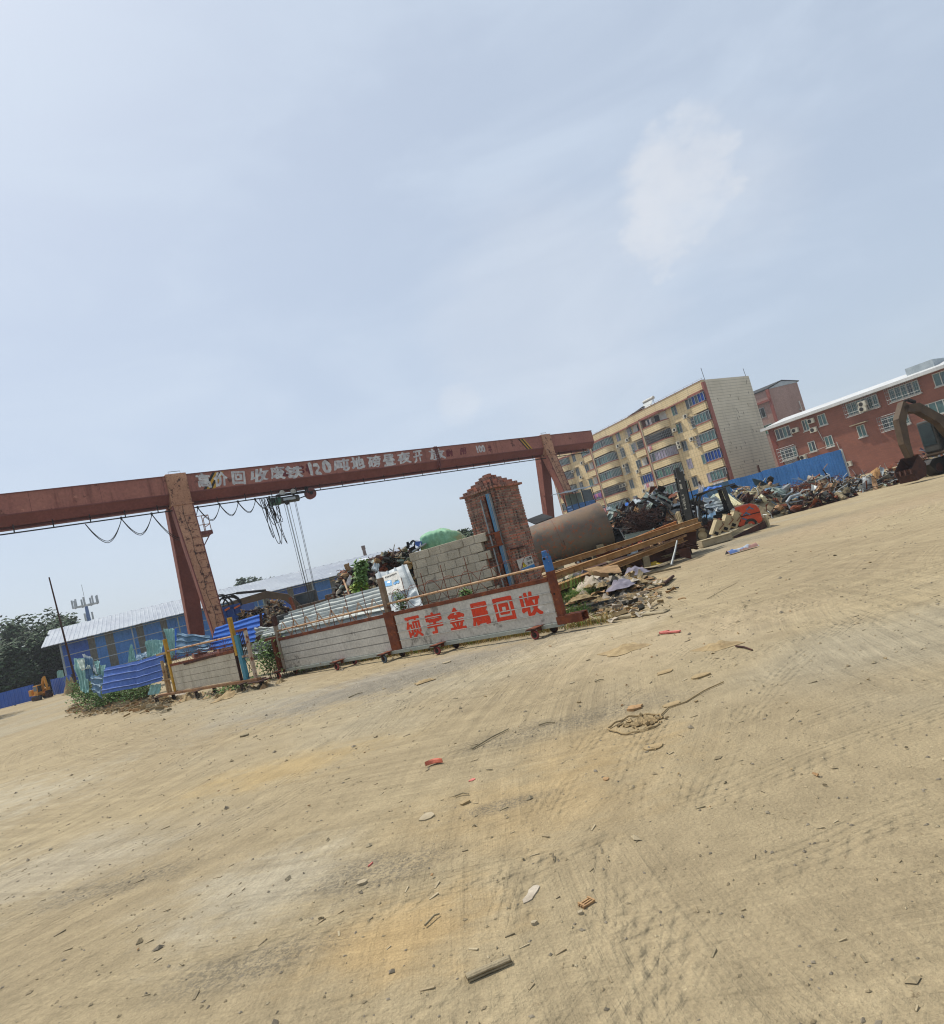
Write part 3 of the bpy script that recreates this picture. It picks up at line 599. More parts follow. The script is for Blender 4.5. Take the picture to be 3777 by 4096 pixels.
# ------------------------------------------------------------------ brick pillar, sign, block wall
def rough_brick_mat():
    t = NT('old_brick'); isl = t.geo().outputs['Random Per Island']
    col = t.mix(isl, 0xa86e5a, 0x8f6556); col = t.mix(t.ramp(isl, .3, .9, 0, .6), col, 0x9a8070); col = t.mix(t.ramp(t.math('FRACT', t.math('MULTIPLY', isl, 7.31)), .5, .62, 0, .6), col, 0x64504a)
    st = t.ramp(t.noise(1., 4, .6, t.mapv((17, 17, 1.2))), .46, .62); dk = t.ramp(t.noise(1.7, 3, .5, t.mapv((1, 1, 1.6), (4, 1, 2))), .36, .52)
    col = t.mix(t.math('MULTIPLY', t.math('MULTIPLY', st, dk), .85), col, 0x3d3230)
    col = t.mix(t.ramp(t.noise(12, 7, .7), .6, .68, 0, .6), col, 0x9b8a78)
    col = t.gain(col, t.ramp(t.noise(40, 4, .6), .2, .8, .82, 1.18)); t.bump(t.noise(55, 5, .7), .5, .01); return t.out(col, .9, 0, .2)
BRK = rough_brick_mat()
PC = V((.6, 14.2, 0)); E1 = V((-.76, .65, 0)).normalized(); E2 = V((.62, .785, 0)).normalized(); P1, P2 = .92, .97
def course(mb, o, a, b, la, lb, z, h, rng, jit=.006, odd=0):
    """one ring of bricks round a rectangle"""
    for (p, d, q, L) in ((o, a, b, la), (o+a*la, b, -a, lb), (o+a*la+b*lb, -a, -b, la), (o+b*lb, -b, a, lb)):
        s = 0.
        w0 = .115 if odd else .24
        first = True
        while s < L-.03:
            w = w0 if first else rng.choice((.24, .115, .115, .24, .12)); first = False
            w = min(w, L-s) if L-s-w > .05 or L-s-w < 0 else L-s
            j = rng.uniform(-jit, jit)
            mb.obox(p+d*(s+.005)-q*j+V((0, 0, z+rng.uniform(-.002, .002))), d*(w-.014), q*.1, V((0, 0, h-.015+rng.uniform(-.002, .002)))); s += w
def pillar():
    rng = random.Random(3); t = thing('brick_pillar', PC+E1*P1/2+E2*P2/2, 'rough red brick gate pillar with stepped pyramid cap', 'pillar'); mb = MB(); cr = .0635; k = 0; z = 0.
    while z < 3.1: course(mb, PC, E1, E2, P1, P2, z, cr, rng, .007, k % 2); z += cr; k += 1
    sh = mb.build('shaft', BRK, t, bevel=.004); mo = MB(); g = .014; mo.obox(PC+(E1+E2)*g, E1*(P1-2*g), E2*(P2-2*g), V((0, 0, z))); mo.build('mortar', M['mortar'], sh)
    cb = MB()
    for i, g in enumerate((.075, .005, -.075, -.155, -.235, -.31)):
        o = PC-(E1+E2)*g; L1, L2 = P1+2*g, P2+2*g; course(cb, o, E1, E2, L1, L2, z, cr, rng, .012, i % 2)
        cb.obox(o+(E1+E2)*.06+V((0, 0, z)), E1*(L1-.12), E2*(L2-.12), V((0, 0, cr-.02))); z += cr
    cb.obox(PC+E1*(P1/2-.1)+E2*(P2/2-.06)+V((0, 0, z)), E1*.2, E2*.11, V((0, 0, .035))); cb.build('cap', BRK, t, bevel=.004)
    F = Frame(PC, PC+E1); 
    if F.n.dot(V((0, -1, 0))) < 0: F = Frame(PC, PC+E1, -1)
    q = MB(); q.fbox(F, .13, .225, .012, .075, .35, 3.02); ch = q.build('channel', M['bluech'], t, bevel=.003); q = MB(); q.fbox(F, .165, .172, .075, .078, .35, 3.0); q.fbox(F, .118, .128, .014, .085, .35, 3.0); q.build('channel_lip', M['galv'], ch)
    q = MB(); q.fbox(F, .27, .3, .012, .05, .3, 2.98); q.fbox(F, .27, .276, .05, .075, .3, 2.98); q.build('angle_iron', M['rust'], t)
    q = MB(); q.tube([F.w(.4, .05, .3), F.w(.41, .05, 2.95)], .02, 8); q.build('conduit', M['galv'], t, True)
    q = MB(); q.fbox(F, .08, .56, .08, .095, 1.84, 1.88); q.fbox(F, .08, .56, .08, .095, 2.13, 2.16); q.fbox(F, .1, .24, .084, .1, 1.88, 2.13); q.fbox(F, .23, .35, .03, .075, 1.48, 1.64); q.build('bracket', M['rust'], t)
    F2 = Frame(PC, PC+E2); q = MB(); q.fbox(F2, -.02, .5, .01, .06, 1.69, 1.715); q.build('stop_bar', M['rust_dk'], t)
    # warning sign
    s = thing('warning_sign', F2.w(.7, .03, 1.2), 'white safety notice with yellow triangle and blue strip on brick pillar', 'sign'); a = math.radians(4)
    def W2(u, v, n): return F2.w(.11+u*1.43*math.cos(a)-v*.84*math.sin(a), n, 1.13+v*.84+u*1.43*math.sin(a)*1.0)
    q = MB(); c = [W2(0, 0, .035), W2(.42, 0, .035), W2(.42, .38, .035), W2(0, .38, .035)]; b2 = [p-F2.n*.01 for p in c]; i = q.add(c+b2)
    q.face((i, i+1, i+2, i+3)); q.face((i+7, i+6, i+5, i+4))
    for k in range(4): q.face((i+k, i+4+k, i+4+(k+1) % 4, i+(k+1) % 4))
    q.build('plate', M['white'], s); q = MB(); q.poly([W2(.0, 0, .038), W2(.42, 0, .038), W2(.42, .1, .038), W2(0, .1, .038)]); q.poly([W2(.0, 0, .036), W2(.42, 0, .036), W2(.42, .1, .036), W2(0, .1, .036)][::-1]); q.build('blue_strip', mat('sign_blue', 0x2f79b0, 0x2b6ea3), s)
    q = MB(); q.poly([W2(.075, .12, .038), W2(.215, .12, .038), W2(.145, .27, .038)]); q.poly([W2(.09, .13, .041), W2(.2, .13, .041), W2(.145, .25, .041)], 1); q.poly([W2(.139, .165, .044), W2(.151, .165, .044), W2(.155, .215, .044), W2(.135, .215, .044)]); q.poly([W2(.139, .145, .044), W2(.151, .145, .044), W2(.151, .157, .044), W2(.139, .157, .044)]); q.build('triangle', [M['black'], mat('sign_yellow', 0xd0b92f, 0xc2ab2a)], s)
    q = MB()
    for wd, x0, y0, w, h in (('注意', .25, .25, .15, .075), ('安全', .25, .14, .15, .075)): q.text(wd, lambda u, v, z, x0=x0, y0=y0, w=w, h=h: W2(x0+w*u, y0+h*v, .038+z*.2), 1, .012)
    q.text('Warning', lambda u, v, z: W2(.12+.2*u, .022+.05*v, .0415+z*.2), 1, 0, m=1); q.build('lettering', [M['black'], M['white']], s)
pillar()
def block_wall():
    rng = random.Random(8); a = V((-.113, 14.57, 0)); d = V((-.913, .407, 0)).normalized(); nrm = V((-d.y, d.x, 0)); nrm = nrm if nrm.y > 0 else -nrm; L = 1.74
    # top rises towards the pillar the way the courses were laid
    t = thing('block_wall', a+d*1.0, 'rough grey concrete block wall left of the brick pillar', 'wall'); mb = MB(); z = 0.; h = .203; k = 0
    while z < 2.2:
        s = -.15+(.0 if k % 2 else -.15)
        while s < L-.05:
            w = rng.choice((.3, .3, .31, .17, .29)); e = min(s+w, L+rng.uniform(-.04, .04))
            if e-s > .06:
                j = rng.uniform(-.012, .012); i0 = len(mb.v)
                o = a+d*(s+.005)-nrm*j+V((0, 0, z+.004)); wx = e-s-.01
                mb.obox(o, d*wx, nrm*.19, V((0, 0, h-.013+rng.uniform(-.004, .004))))
                for p in mb.v[i0:]: p += V((rng.uniform(-.008, .008), rng.uniform(-.008, .008), rng.uniform(-.006, .006)))
            s += w
        z += h; k += 1
    t2 = NT('crumbly_block'); isl = t2.geo().outputs['Random Per Island']; col = t2.mix(isl, 0xc6bba5, 0xb8ad97); col = t2.mix(t2.ramp(t2.noise(60, 4, .7), .5, .62, 0, .7), col, 0x83796a); col = t2.mix(t2.ramp(t2.noise(70, 4, .7, t2.mapv((1, 1, 1), (5, 5, 5))), .56, .66, 0, .6), col, 0xb5aa94)
    col = t2.gain(col, t2.ramp(t2.noise(2.2, 5), .3, .7, .85, 1.12)); t2.bump(t2.noise(42, 6, .75), .9, .018)
    mb.build('blocks', t2.out(col, .95, 0, .15), t, bevel=.01); q = MB(); q.obox(a+nrm*.014, d*(L-.03), nrm*.13, V((0, 0, z-.05))); q.build('mortar', M['mortar'], t)
block_wall()
SC.cycles.pixel_filter_type = "BLACKMAN_HARRIS"; SC.cycles.filter_width = 1.15
# ------------------------------------------------------------------ gantry crane
CF = Frame((-15.2, 33.53), (12.01, 55.85))
def crane():
    F = CF; t = thing('gantry_crane', F.w(14, 0, 0), 'rust red gantry crane with brushed white lettering along its girder', 'gantry crane'); S0, S1 = -7.5, 35.0
    prof = [(.0, 10.2), (.0, 9.24), (-.32, 8.74), (-.78, 8.74), (-1.1, 9.24), (-1.1, 10.2)]
    g = MB(); i = [g.add([F.w(s, n, z) for n, z in prof]) for s in (S0, S1)]
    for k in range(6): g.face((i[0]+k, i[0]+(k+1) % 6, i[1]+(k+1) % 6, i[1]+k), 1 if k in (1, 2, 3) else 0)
    g.face([i[0]+k for k in range(6)][::-1]); g.face([i[1]+k for k in range(6)]); gi = g.build('girder', [M['girder'], M['girder_dk']], t)
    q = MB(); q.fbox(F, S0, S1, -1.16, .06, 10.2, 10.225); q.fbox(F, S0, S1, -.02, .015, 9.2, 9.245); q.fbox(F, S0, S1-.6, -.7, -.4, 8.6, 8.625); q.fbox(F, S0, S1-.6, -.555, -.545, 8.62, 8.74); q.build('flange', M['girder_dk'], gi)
    q = MB()
    for s in (17.85, 17.98): q.fbox(F, s, s+.06, -1.12, .05, 8.75, 10.28)
    for z in (9.3, 9.45, 9.6, 9.75, 9.9, 10.05): q.fbox(F, 17.78, 18.1, .0, .07, z, z+.05)
    q.build('splice_plate', M['girder_dk'], gi); q = MB(); s = S0+1.4
    while s < S1-.5:
        if abs(s-17.9) > .6: q.fbox(F, s, s+.018, -.01, .006, 9.25, 10.2)
        s += 2.95
    sm = q.build('weld_seam', M['girder_dk'], gi); sm['kind'] = 'stuff'
    # legs
    for s0, cn in ((.5, 'l'), (29.15, 'r')):
        w = .52
        sd = MB(); sd.fbox(F, s0-w, s0+w, -1.25, .12, 8.62, 10.3); sd.fbox(F, s0-w-.05, s0+w+.05, -1.3, .17, 8.56, 8.63); saddle = sd.build('saddle', [M['leg_rust']], t, bevel=.02)
        q = MB(); c = [F.w(s0-.3, -.1, 10.3), F.w(s0-.3, -.1, 10.46), F.w(s0+.3, -.1, 10.46), F.w(s0+.3, -.1, 10.3)]; q.tube(c, .015, 5); q.build('lifting_bar', M['black'], saddle)
        for sg, m in ((1, 'leg_rust'), (-1, 'leg_red')):
            nt, nb = (-.22, 1.55) if sg > 0 else (-.85, -2.6); b = MB()
            def ring(s, n, z, ws, wn): return b.add([F.w(s-ws, n-wn, z), F.w(s+ws, n-wn, z), F.w(s+ws, n+wn, z), F.w(s-ws, n+wn, z)])
            sb = s0+(.02 if sg > 0 else -.1); a = ring(s0 if sg > 0 else s0-.12, nt, 8.6, w*.97 if sg > 0 else .48, .34); z2 = ring(sb, nb, .55, .3 if sg > 0 else .36, .2)
            for k in range(4): b.face((a+k, a+(k+1) % 4, z2+(k+1) % 4, z2+k), 0 if k in (0, 2) else 1)  # salmon sides painted as lit, broad faces darker as if in shade
            b.face((z2, z2+1, z2+2, z2+3)); lg = b.build('leg', [M[m], M['girder']], t); e = MB()
            for f in (-1, 1): e.bar(F.w(s0-w*f*.98 if sg > 0 else s0-.12-.49*f, nt+.345, 8.6), F.w(sb-.305*f, nb+.205, .55), .03, .05)
            e.build('edge_angle', M['girder_dk'], lg)
            if sg > 0:
                q = MB()
                for z in [1.2+.42*k for k in range(17)]:
                    f = (8.6-z)/8.05; sc = s0+(sb-s0)*f-.02; n = nt+(nb-nt)*f+.34-.14*f+.02; q.tube([F.w(sc-.0, n-.02, z), F.w(sc, n+.09, z), F.w(sc+.34, n+.09, z), F.w(sc+.34, n-.02, z)], .012, 4)
                q.build('ladder_rung', M['leg_red'], lg); q = MB(); pts = [F.w(s0-.05+.05*math.sin(z*3), nt+(nb-nt)*(8.6-z)/8.05+.37-.14*(8.6-z)/8.05, z) for z in [8.5-.5*k for k in range(16)]]; q.tube(pts, .01, 5); q.build('leg_cable', M['black'], lg)
        b = MB(); b.fbox(F, s0-.28, s0+.28, -3.3, 2.2, .3, .62); b.build('end_carriage', M['leg_red'], t)
        for n in (-2.9, 1.8):
            b = MB(); b.wheel(F.w(s0, n, .24), F.d, .24, .14, 18); b.disc(F.w(s0, n, .24), F.d, .2, .1); b.build('travel_wheel', M['steel_dk'], t)
    # cable rail, hangers, festoon loops
    q = MB(); q.bar(F.w(S0, -.1, 8.36), F.w(S1-1, -.1, 8.36), .03, .06); 
    s = S0+.6
    while s < S1-1: q.bar(F.w(s, -.1, 8.36), F.w(s, -.1, 8.76), .04); s += 1.55
    q.build('cable_rail', M['black'], t)
    hang = [CF.sz(400+x/1.848, 1750+y/1.848)[0] for x, y in ((155, 570), (380, 540))]+[CF.sz(700+x/3.08, 1800+y/3.08)[0] for x, y in ((277, 660), (547, 625), (773, 590), (985, 560), (1160, 535))]
    hang = [hang[0]-1.6]+hang
    for a, b in zip(hang, hang[1:]):
        if b-a > 3.2: a2 = a; 
        c = MB(); dep = min(1.75, .68*(b-a))
        for o, kk in ((0, 1), (.05, .93)):
            c.tube([F.w(a+(b-a)*u, -.1+o, 8.3-dep*kk*(1-abs(2*u-1)**1.75)) for u in [j/14 for j in range(15)]], .018, 5)
        c.tube([F.w(b, -.1, 8.42), F.w(b, -.1, 8.28)], .05, 6); c.build('festoon_cable', M['black'], t)
    # hoist with bunched cable, hook ropes
    hs = CF.sz(700+1400/3.08, 1800+540/3.08)[0]; h = MB(); h.tube([F.w(hs-1.0, -.45, 8.12), F.w(hs-.45, -.45, 8.12)], .24, 14, 1); h.tube([F.w(hs-.45, -.45, 8.12), F.w(hs+.75, -.45, 8.14)], .2, 14, 0); h.fbox(F, hs-.3, hs+.45, -.25, -.19, 8.05, 8.2, 2)
    ho = h.build('hoist', [M['blackpaint'], mat('green_motor_paint', 0x3c6650, 0x2f5243, 3, .55), M['whitesheet']], t, True); q = MB(); q.fbox(F, hs-.55, hs+1.5, -.62, -.33, 8.4, 8.5); q.bar(F.w(hs-.4, -.45, 8.2), F.w(hs-.4, -.45, 8.5), .3, .06); q.bar(F.w(hs+.5, -.45, 8.2), F.w(hs+.5, -.45, 8.5), .3, .06); q.disc(F.w(hs-.15, -.15, 7.9), F.n, .14, .1, 12); q.bar(F.w(hs+.8, -.45, 8.1), F.w(hs+1.3, -.45, 8.2), .06); q.build('hoist_frame', M['black'], ho)
    for ds in (-.28, .42):
        q = MB(); q.wheel(F.w(hs+ds, -.22, 8.52), F.n, .17, .09, 16); q.disc(F.w(hs+ds, -.22, 8.52), F.n, .12, .06, 12); q.build('trolley_wheel', M['white'], ho)
    q = MB(); q.disc(F.w(hs+1.55, -.4, 8.28), F.n, .34, .28, 20); q.disc(F.w(hs+1.55, -.24, 8.28), F.n, .1, .06, 8, 1); q.bar(F.w(hs+1.4, -.4, 8.3), F.w(hs+1.4, -.4, 8.7), .3, .2, 1); q.build('lifting_motor', [M['leg_red'], M['black']], ho)
    q = MB(); rng = random.Random(4)
    for k in range(13):
        s = hs-1.75+k*.055; dp = rng.uniform(.9, 1.7) if k % 4 else rng.uniform(2.2, 2.9); w = rng.uniform(.15, .5)
        q.tube([F.w(s+w*math.sin(PI*u)*.4+.35*u+.2*math.sin(u*6+k)*u, -.1+.1*math.sin(k*2+u*4), 8.32-dp*math.sin(PI*u)**.75) for u in [j/14 for j in range(15)]], .02, 5)
    q.build('bunched_cable', M['black'], t)
    q = MB()
    for ds, n in ((-.2, -.5), (-.12, -.4), (-.03, -.5), (.1, -.42), (.46, -.45), (.5, -.38)): q.tube([F.w(hs+ds, n, 8.1), F.w(hs+ds*.75, n, 1.4)], .013, 4)
    q.build('hoist_rope', M['steel_dk'], t); q = MB(); q.fbox(F, hs-.22, hs+.42, -.6, -.3, 1.05, 1.42); q.tube([F.w(hs+.1, -.45, 1.05), F.w(hs+.1, -.45, .8), F.w(hs+.22, -.45, .7), F.w(hs+.3, -.45, .82)], .04, 6); q.build('hook_block', M['yellow'], t)
    # little railed landing on the left leg
    q = MB(); a = CF.sz(400+725/1.848, 1750+640/1.848)[0]; zb = 6.85
    q.fbox(F, a, a+.75, -1.3, -.3, zb, zb+.06); q.fbox(F, a, a+.75, -.3, -.26, zb-.02, zb+.2); q.bar(F.w(a+.6, -.3, zb), F.w(a-.1, -.3, zb-.9), .05); la = q.build('landing', M['leg_red'], t); q = MB()
    for s, n in ((a, -.3), (a+.7, -.3), (a, -1.25), (a+.7, -1.25), (a+.35, -.3)): q.tube([F.w(s, n, zb), F.w(s, n, zb+1.05)], .022, 5)
    for z in (zb+.55, zb+1.05): q.tube([F.w(a, -1.25, z), F.w(a, -.3, z), F.w(a+.7, -.3, z), F.w(a+.7, -1.25, z)], .022, 5)
    q.build('railing', M['leg_rust'], la)
    # hazard stripes, lettering
    q = MB()
    for s0, sg in ((CF.sz(700+395/3.08, 1800+340/3.08)[0], 1), (CF.sz(2000+165/1.848, 1400+690/1.848)[0], -1)):
        q = MB()
        for k in range(4): o = s0+.16*k*1.0; q.poly([F.w(o-.0-.33*sg, .004, 9.26), F.w(o+.16-.33*sg, .004, 9.26), F.w(o+.16+.33*sg, .004, 10.15), F.w(o+.33*sg, .004, 10.15)], k % 2)
        q.build('hazard_stripe', [M['black'], M['yellow']], gi)
    q = MB(); E8 = lambda x, y: (700+x/3.08, 1800+y/3.08); A1 = lambda x, y: (1200+x/2.64, 1780+y/2.64)
    spots = [('高', E8, 260, 425), ('价', E8, 465, 635), ('回', E8, 690, 850), ('收', E8, 915, 1140), ('废', E8, 1165, 1340), ('铁', E8, 1350, 1560), ('1', A1, 95, 125), ('2', A1, 145, 215), ('0', A1, 235, 320), ('吨', A1, 362, 525), ('地', A1, 540, 680), ('磅', A1, 712, 850), ('昼', A1, 875, 1005), ('夜', A1, 1025, 1170), ('开', A1, 1200, 1295), ('放', A1, 1365, 1530)]
    old = [('耐', A1, 1545, 1615), ('用', A1, 1690, 1755), ('年', A1, 1990, 2025)]
    rng = random.Random(2)
    for lst, mi in ((spots, 0), (old, 1)):
        for c, fr, x0, x1 in lst:
            y = 380 if fr is E8 else 200
            yy = (340-(x0-300)*.105) if fr is E8 else 250-(x0-100)*.108
            s0 = CF.sz(*fr(x0, yy))[0]; s1 = CF.sz(*fr(x1, yy-(x1-x0)*.105))[0]; zb = 9.29+rng.uniform(-.02, .04); hh = .82*rng.uniform(.92, 1.03); sh = rng.uniform(-.04, .2); rr = rng.uniform(-.09, .07)
            if mi: zb += .12; hh *= .7
            q.text(c, lambda u, v, z: F.w(s0+(s1-s0)*u+sh*(v-.5)*(s1-s0)+.07*nz((u*2, v*2, s0), 1.5), .006+z*.3, zb+hh*v+rr*(u-.5)+.085*nz((u*2, v*2, s0+7), 1.5)), 1, 0, .004, mi, bold=.035 if c not in '120' else .075, jit=.5)
    for s0, s1 in ((28.15-3.6, 28.15-2.6),):
        pass
    a, b = CF.sz(1500+838/2.053, 1800+10/2.053)[0], CF.sz(1500+910/2.053, 1800+10/2.053)[0]; q.text('100', lambda u, v, z: F.w(a+(b-a)*u, .006+z*.3, 9.45+.55*v), 1, 0, .004, 0, bold=.04)
    for c in ((1305, 'E'), (1590, 'E')):       # smudges where old words were painted out
        s0 = CF.sz(*E8(c[0], 250))[0]
        for k in range(9): o = rng.uniform(0, .55); z = 9.45+rng.uniform(0, .5); q.poly([F.w(s0-.1+o+.12*math.cos(j*1.05)*rng.uniform(.5, 1.2), .0035+.0004*k, z+.14*math.sin(j*1.05)*rng.uniform(.6, 1.2)) for j in range(6)], 1)
    q.build('lettering', [M['brush'], M['brush_old']], gi)
    # operator's cabin hung on the right leg
    K = lambda x, y, n=1.5: CF.sz(2000+x/1.848, 1400+y/1.848, n)
    c = MB(); s0, s1 = 27.9, 29.9; n0, n1 = 1.3, 2.6; z0, z1 = 2.9, 5.0
    sheet(c, F.w(s0, n1, z0), F.w(s1, n1, z0), F.w(s1, n1, z0+1.15), F.w(s0, n1, z0+1.15), 5, .03, .02, .02, 0, 3, 'v'); sheet(c, F.w(s0, n0, z0), F.w(s0, n1, z0), F.w(s0, n1, z0+1.15), F.w(s0, n0, z0+1.15), 5, .03, .02, .02, 0, 5, 'v')
    cabn = c.build('cabin', mat('cabin_blue_sheet', 0x41699a, 0x385f92, .8, .55, spots=(0x7f95ab, .6, 2), streak=(0x5b6f80, .5, 3)), t); q = MB()
    for s, n in ((s0, n1), (s1, n1), (s0, n0), (s0+.75, n1)): q.bar(F.w(s, n, z0-.1), F.w(s, n, z1+.05), .06)
    q.build('cabin_post', M['steel_dk'], cabn); q = MB(); q.fbox(F, s0+.8, s1-.05, n1-.1, n1-.06, z0+1.15, z1-.05); q.fbox(F, s0+.1, s1, n0+.05, n0+.1, z0+.3, z1-.05, 1); q.build('cabin_window', [M['glass'], M['greygreen']], cabn)
    q = MB(); sheet(q, F.w(s0-1.1, n1+.35, z1-.0), F.w(s1+.25, n1+.35, z1+.1), F.w(s1+.25, n0-.2, z1+.32), F.w(s0-1.1, n0-.2, z1+.2), 9, .03, .05, .02, 0, 9); q.build('cabin_roof', M['whitesheet'], cabn)
    q = MB(); q.fbox(F, s0, s1, n0, n1, z0-.12, z0-.02); q.bar(F.w(s0+.4, n1-.1, z0-.1), F.w(28.9, .7, 1.2), .08); q.bar(F.w(s0-1.0, n1+.25, z1), F.w(s0-.95, n1+.2, z0+.5), .04); q.build('cabin_floor', M['steel_dk'], cabn)
crane()
# ------------------------------------------------------------------ apartment block
BF = Frame((38.8, 96), (26.1, 123)); BF = Frame((38.8, 96), (26.1, 123), -1 if BF.n.x > 0 else 1)
def tile_mat(name, c, c2, line, horiz, pitch, every_v=None, thin=.012):
    t = NT(name); X = t.sep(); z = X[2]; sd = t.math('ADD', t.math('MULTIPLY', X[0], BF.d.x), t.math('MULTIPLY', X[1], BF.d.y))
    if name.startswith('end'): sd = t.math('ADD', t.math('MULTIPLY', X[0], .83), t.math('MULTIPLY', X[1], .56))
    col = t.mix(t.ramp(t.noise(.4, 5), .3, .7), c, c2); ln = None
    for ax, p, w in ((z, pitch, thin), (sd, every_v, .03)):
        if p and (horiz or ax is sd):
            f = t.math('ABSOLUTE', t.math('SUBTRACT', t.math('FRACT', t.math('DIVIDE', ax, p)), .5)); k = t.ramp(f, w/p*.5, w/p, 1, 0); ln = k if ln is None else t.math('MAXIMUM', ln, k)
    col = t.mix(t.math('MULTIPLY', ln, .8), col, line)
    gr_ = t.ramp(t.noise(1., 5, .6, t.mapv((1.6, 1.6, .12))), .52, .75, 0, .45); col = t.mix(gr_, col, 0x8f7f62 if not name.startswith('end') else 0x7d776b)
    sp = t.ramp(t.noise(3.2, 6, .7), .62, .7, 0, .35); col = t.mix(sp, col, 0xe0cda0 if not name.startswith('end') else 0x8d877a)
    return t.out(col, .75, 0, .3)
def building():
    F = BF; t = thing('apartment_building', F.w(20, 0, 0), 'six storey cream tiled apartment block with red bands and curved balconies', 'building')
    TILE = tile_mat('cream_wall_tile', 0xd2bd93, 0xc7b186, 0x85755b, True, .62, .62, .02); BAND = tile_mat('cream_banded_tile', 0xd6c298, 0xcbb68b, 0x786850, True, .3, 2.6, .022); RED = mat('red_band_tile', 0x8e5547, 0x824c3f, 1, .7, streak=(0x6d3a2c, .4, 1)); END = tile_mat('end_wall_cladding', 0xc6bca6, 0xbab09a, 0x6a6357, True, .46, None, .03)
    Lb = 47.; D = 11.65; ex = V((48.45-38.8, 102.53-96, 0)).normalized(); TOP = 19.5
    w = MB(); o = F.o; w.obox(o+F.d*.02, F.d*Lb, ex*(D-.05), V((0, 0, TOP-.35))); wall = w.build('wall', TILE, t)
    e = MB(); e.obox(o-F.d*.12+V((0, 0, 0)), F.d*.13, ex*D, V((0, 0, TOP))); 
    e.build('end_wall', END, t)
    rng = random.Random(11); q = MB()
    for k in range(26): a = rng.uniform(1, D-1); z = rng.uniform(5, 18.6); q = MB(); q.obox(o-F.d*.125+ex*a+V((0, 0, z)), ex*.05, -F.d*.02, V((0, 0, .42))); q.build('cladding_vent', M['steel_dk'], t)
    # parapet and red cornice
    p = MB(); p.fbox(F, -.02, Lb, -.25, .55, 18.0, TOP); pp = p.build('parapet', BAND, t); p = MB(); p.fbox(F, -.05, Lb, .5, .64, 17.82, 18.02); p.fbox(F, -.05, Lb, -.2, .62, TOP, TOP+.06); p.build('cornice', RED, pp); p = MB()
    for s in range(0, 47, 2): p.tube([F.w(s, .3, TOP), F.w(s, .3, TOP+.35)], .03, 4)
    p.tube([F.w(0, .3, TOP+.33), F.w(Lb, .3, TOP+.33)], .02, 4); p.build('roof_rail', M['galv'], pp)
    for s, z in ((.2, 1.6), (.0, 1.7)):
        pass
    q = MB(); q.tube([o+ex*.3+V((0, 0, TOP)), o+ex*.2+V((0, 0, TOP+1.9))], .04, 4); q.build('lightning_rod', M['steel_dk'], t); q = MB(); q.tube([o+ex*(D-.6)+V((0, 0, TOP)), o+ex*(D-.7)+V((0, 0, TOP+1.3))], .04, 4); q.build('lightning_rod', M['steel_dk'], t)
    fl = [16.4, 13.4, 10.4, 7.45, 4.45, 1.45]
    def window(s0, s1, z0, z1, n, glass, k=2, cage=False, shade=False, fw=.07):
        f = MB(); f.fbox(F, s0, s1, n, n+.05, z0, z0+fw); f.fbox(F, s0, s1, n, n+.05, z1-fw, z1)
        for i in range(k+1): x = s0+(s1-s0)*i/k; x = min(max(x, s0+fw/2), s1-fw/2); f.fbox(F, x-fw/2, x+fw/2, n, n+.053, z0+fw, z1-fw)
        fr = f.build('window', M['frame'], t); g = MB()
        for i in range(k): a = s0+(s1-s0)*i/k; g.fbox(F, a+.02, a+(s1-s0)/k-.02, n-.04, n+.012, z0+.03, z1-.03, rng.choice((0, 0, 1)))
        g.build('pane', [M[glass], M['glass' if glass != 'curtain' else 'glass_teal']], fr)
        if cage:
            c = MB()
            for i in range(9): x = s0-.12+(s1-s0+.24)*i/8; c.tube([F.w(x, n+.45, z0-.15), F.w(x, n+.45, z1+.1)], .016, 4)
            for z in (z0-.15, z0+(z1-z0)*.33, z0+(z1-z0)*.66, z1+.1): c.tube([F.w(s0-.12, n+.02, z), F.w(s0-.12, n+.45, z), F.w(s1+.12, n+.45, z), F.w(s1+.12, n+.02, z)], .018, 4)
            c.fbox(F, s0-.14, s1+.14, n+.02, n+.47, z0-.2, z0-.16); c.build('security_cage', M['galv'], fr)
        if shade: c = MB(); c.fbox(F, s0-.15, s1+.15, n-.02, n+.5, z1+.08, z1+.15); c.build('window_hood', M['concrete'], fr)
    def ac(s, z, n=.02):
        b = MB(); b.fbox(F, s, s+.85, n+.12, n+.45, z, z+.6); u = b.build('air_conditioner', M['acwhite'], t); b = MB(); b.disc(F.w(s+.32, n+.455, z+.3), F.n, .24, .02, 16); b.build('fan_grille', M['steel_dk'], u); b = MB(); b.bar(F.w(s+.1, n, z-.03), F.w(s+.1, n+.45, z-.03), .05); b.bar(F.w(s+.75, n, z-.03), F.w(s+.75, n+.45, z-.03), .05); b.build('wall_bracket', M['rust_dk'], u)
    def curve_path(s0, s1, d, rr):
        """balcony front in plan: straight out on the far side, rounded back to the wall on the near side"""
        pts = [(s1, 0), (s1, d)]
        for k in range(9): a = PI/2*k/8; pts.append((s0+rr-rr*math.sin(a), d*math.cos(a)))
        return pts
    def wall_strip(mb, pts, z0, z1, th=.12):
        for (a, na), (b, nb) in zip(pts, pts[1:]):
            A, B = F.w(a, na, z0), F.w(b, nb, z0); d = (B-A)
            if d.length < 1e-4: continue
            u = V((d.y, -d.x, 0)).normalized()*th; mid = F.w((s0m+s1m)/2, 0, z0); u = u if (mid-(A+B)/2).dot(u) > 0 else -u
            mb.obox(A, d, u, V((0, 0, z1-z0)))
    gl_bay = {0: ['open', 'shutter', 'curtain', 'glass_green', 'glass_green', 'glass'], 1: ['glass_teal', 'glass_teal', 'glass_teal', 'bars', 'glass_teal', 'glass'], 2: ['glass_teal', 'glass', 'glass_teal', 'glass', 'glass', 'glass']}
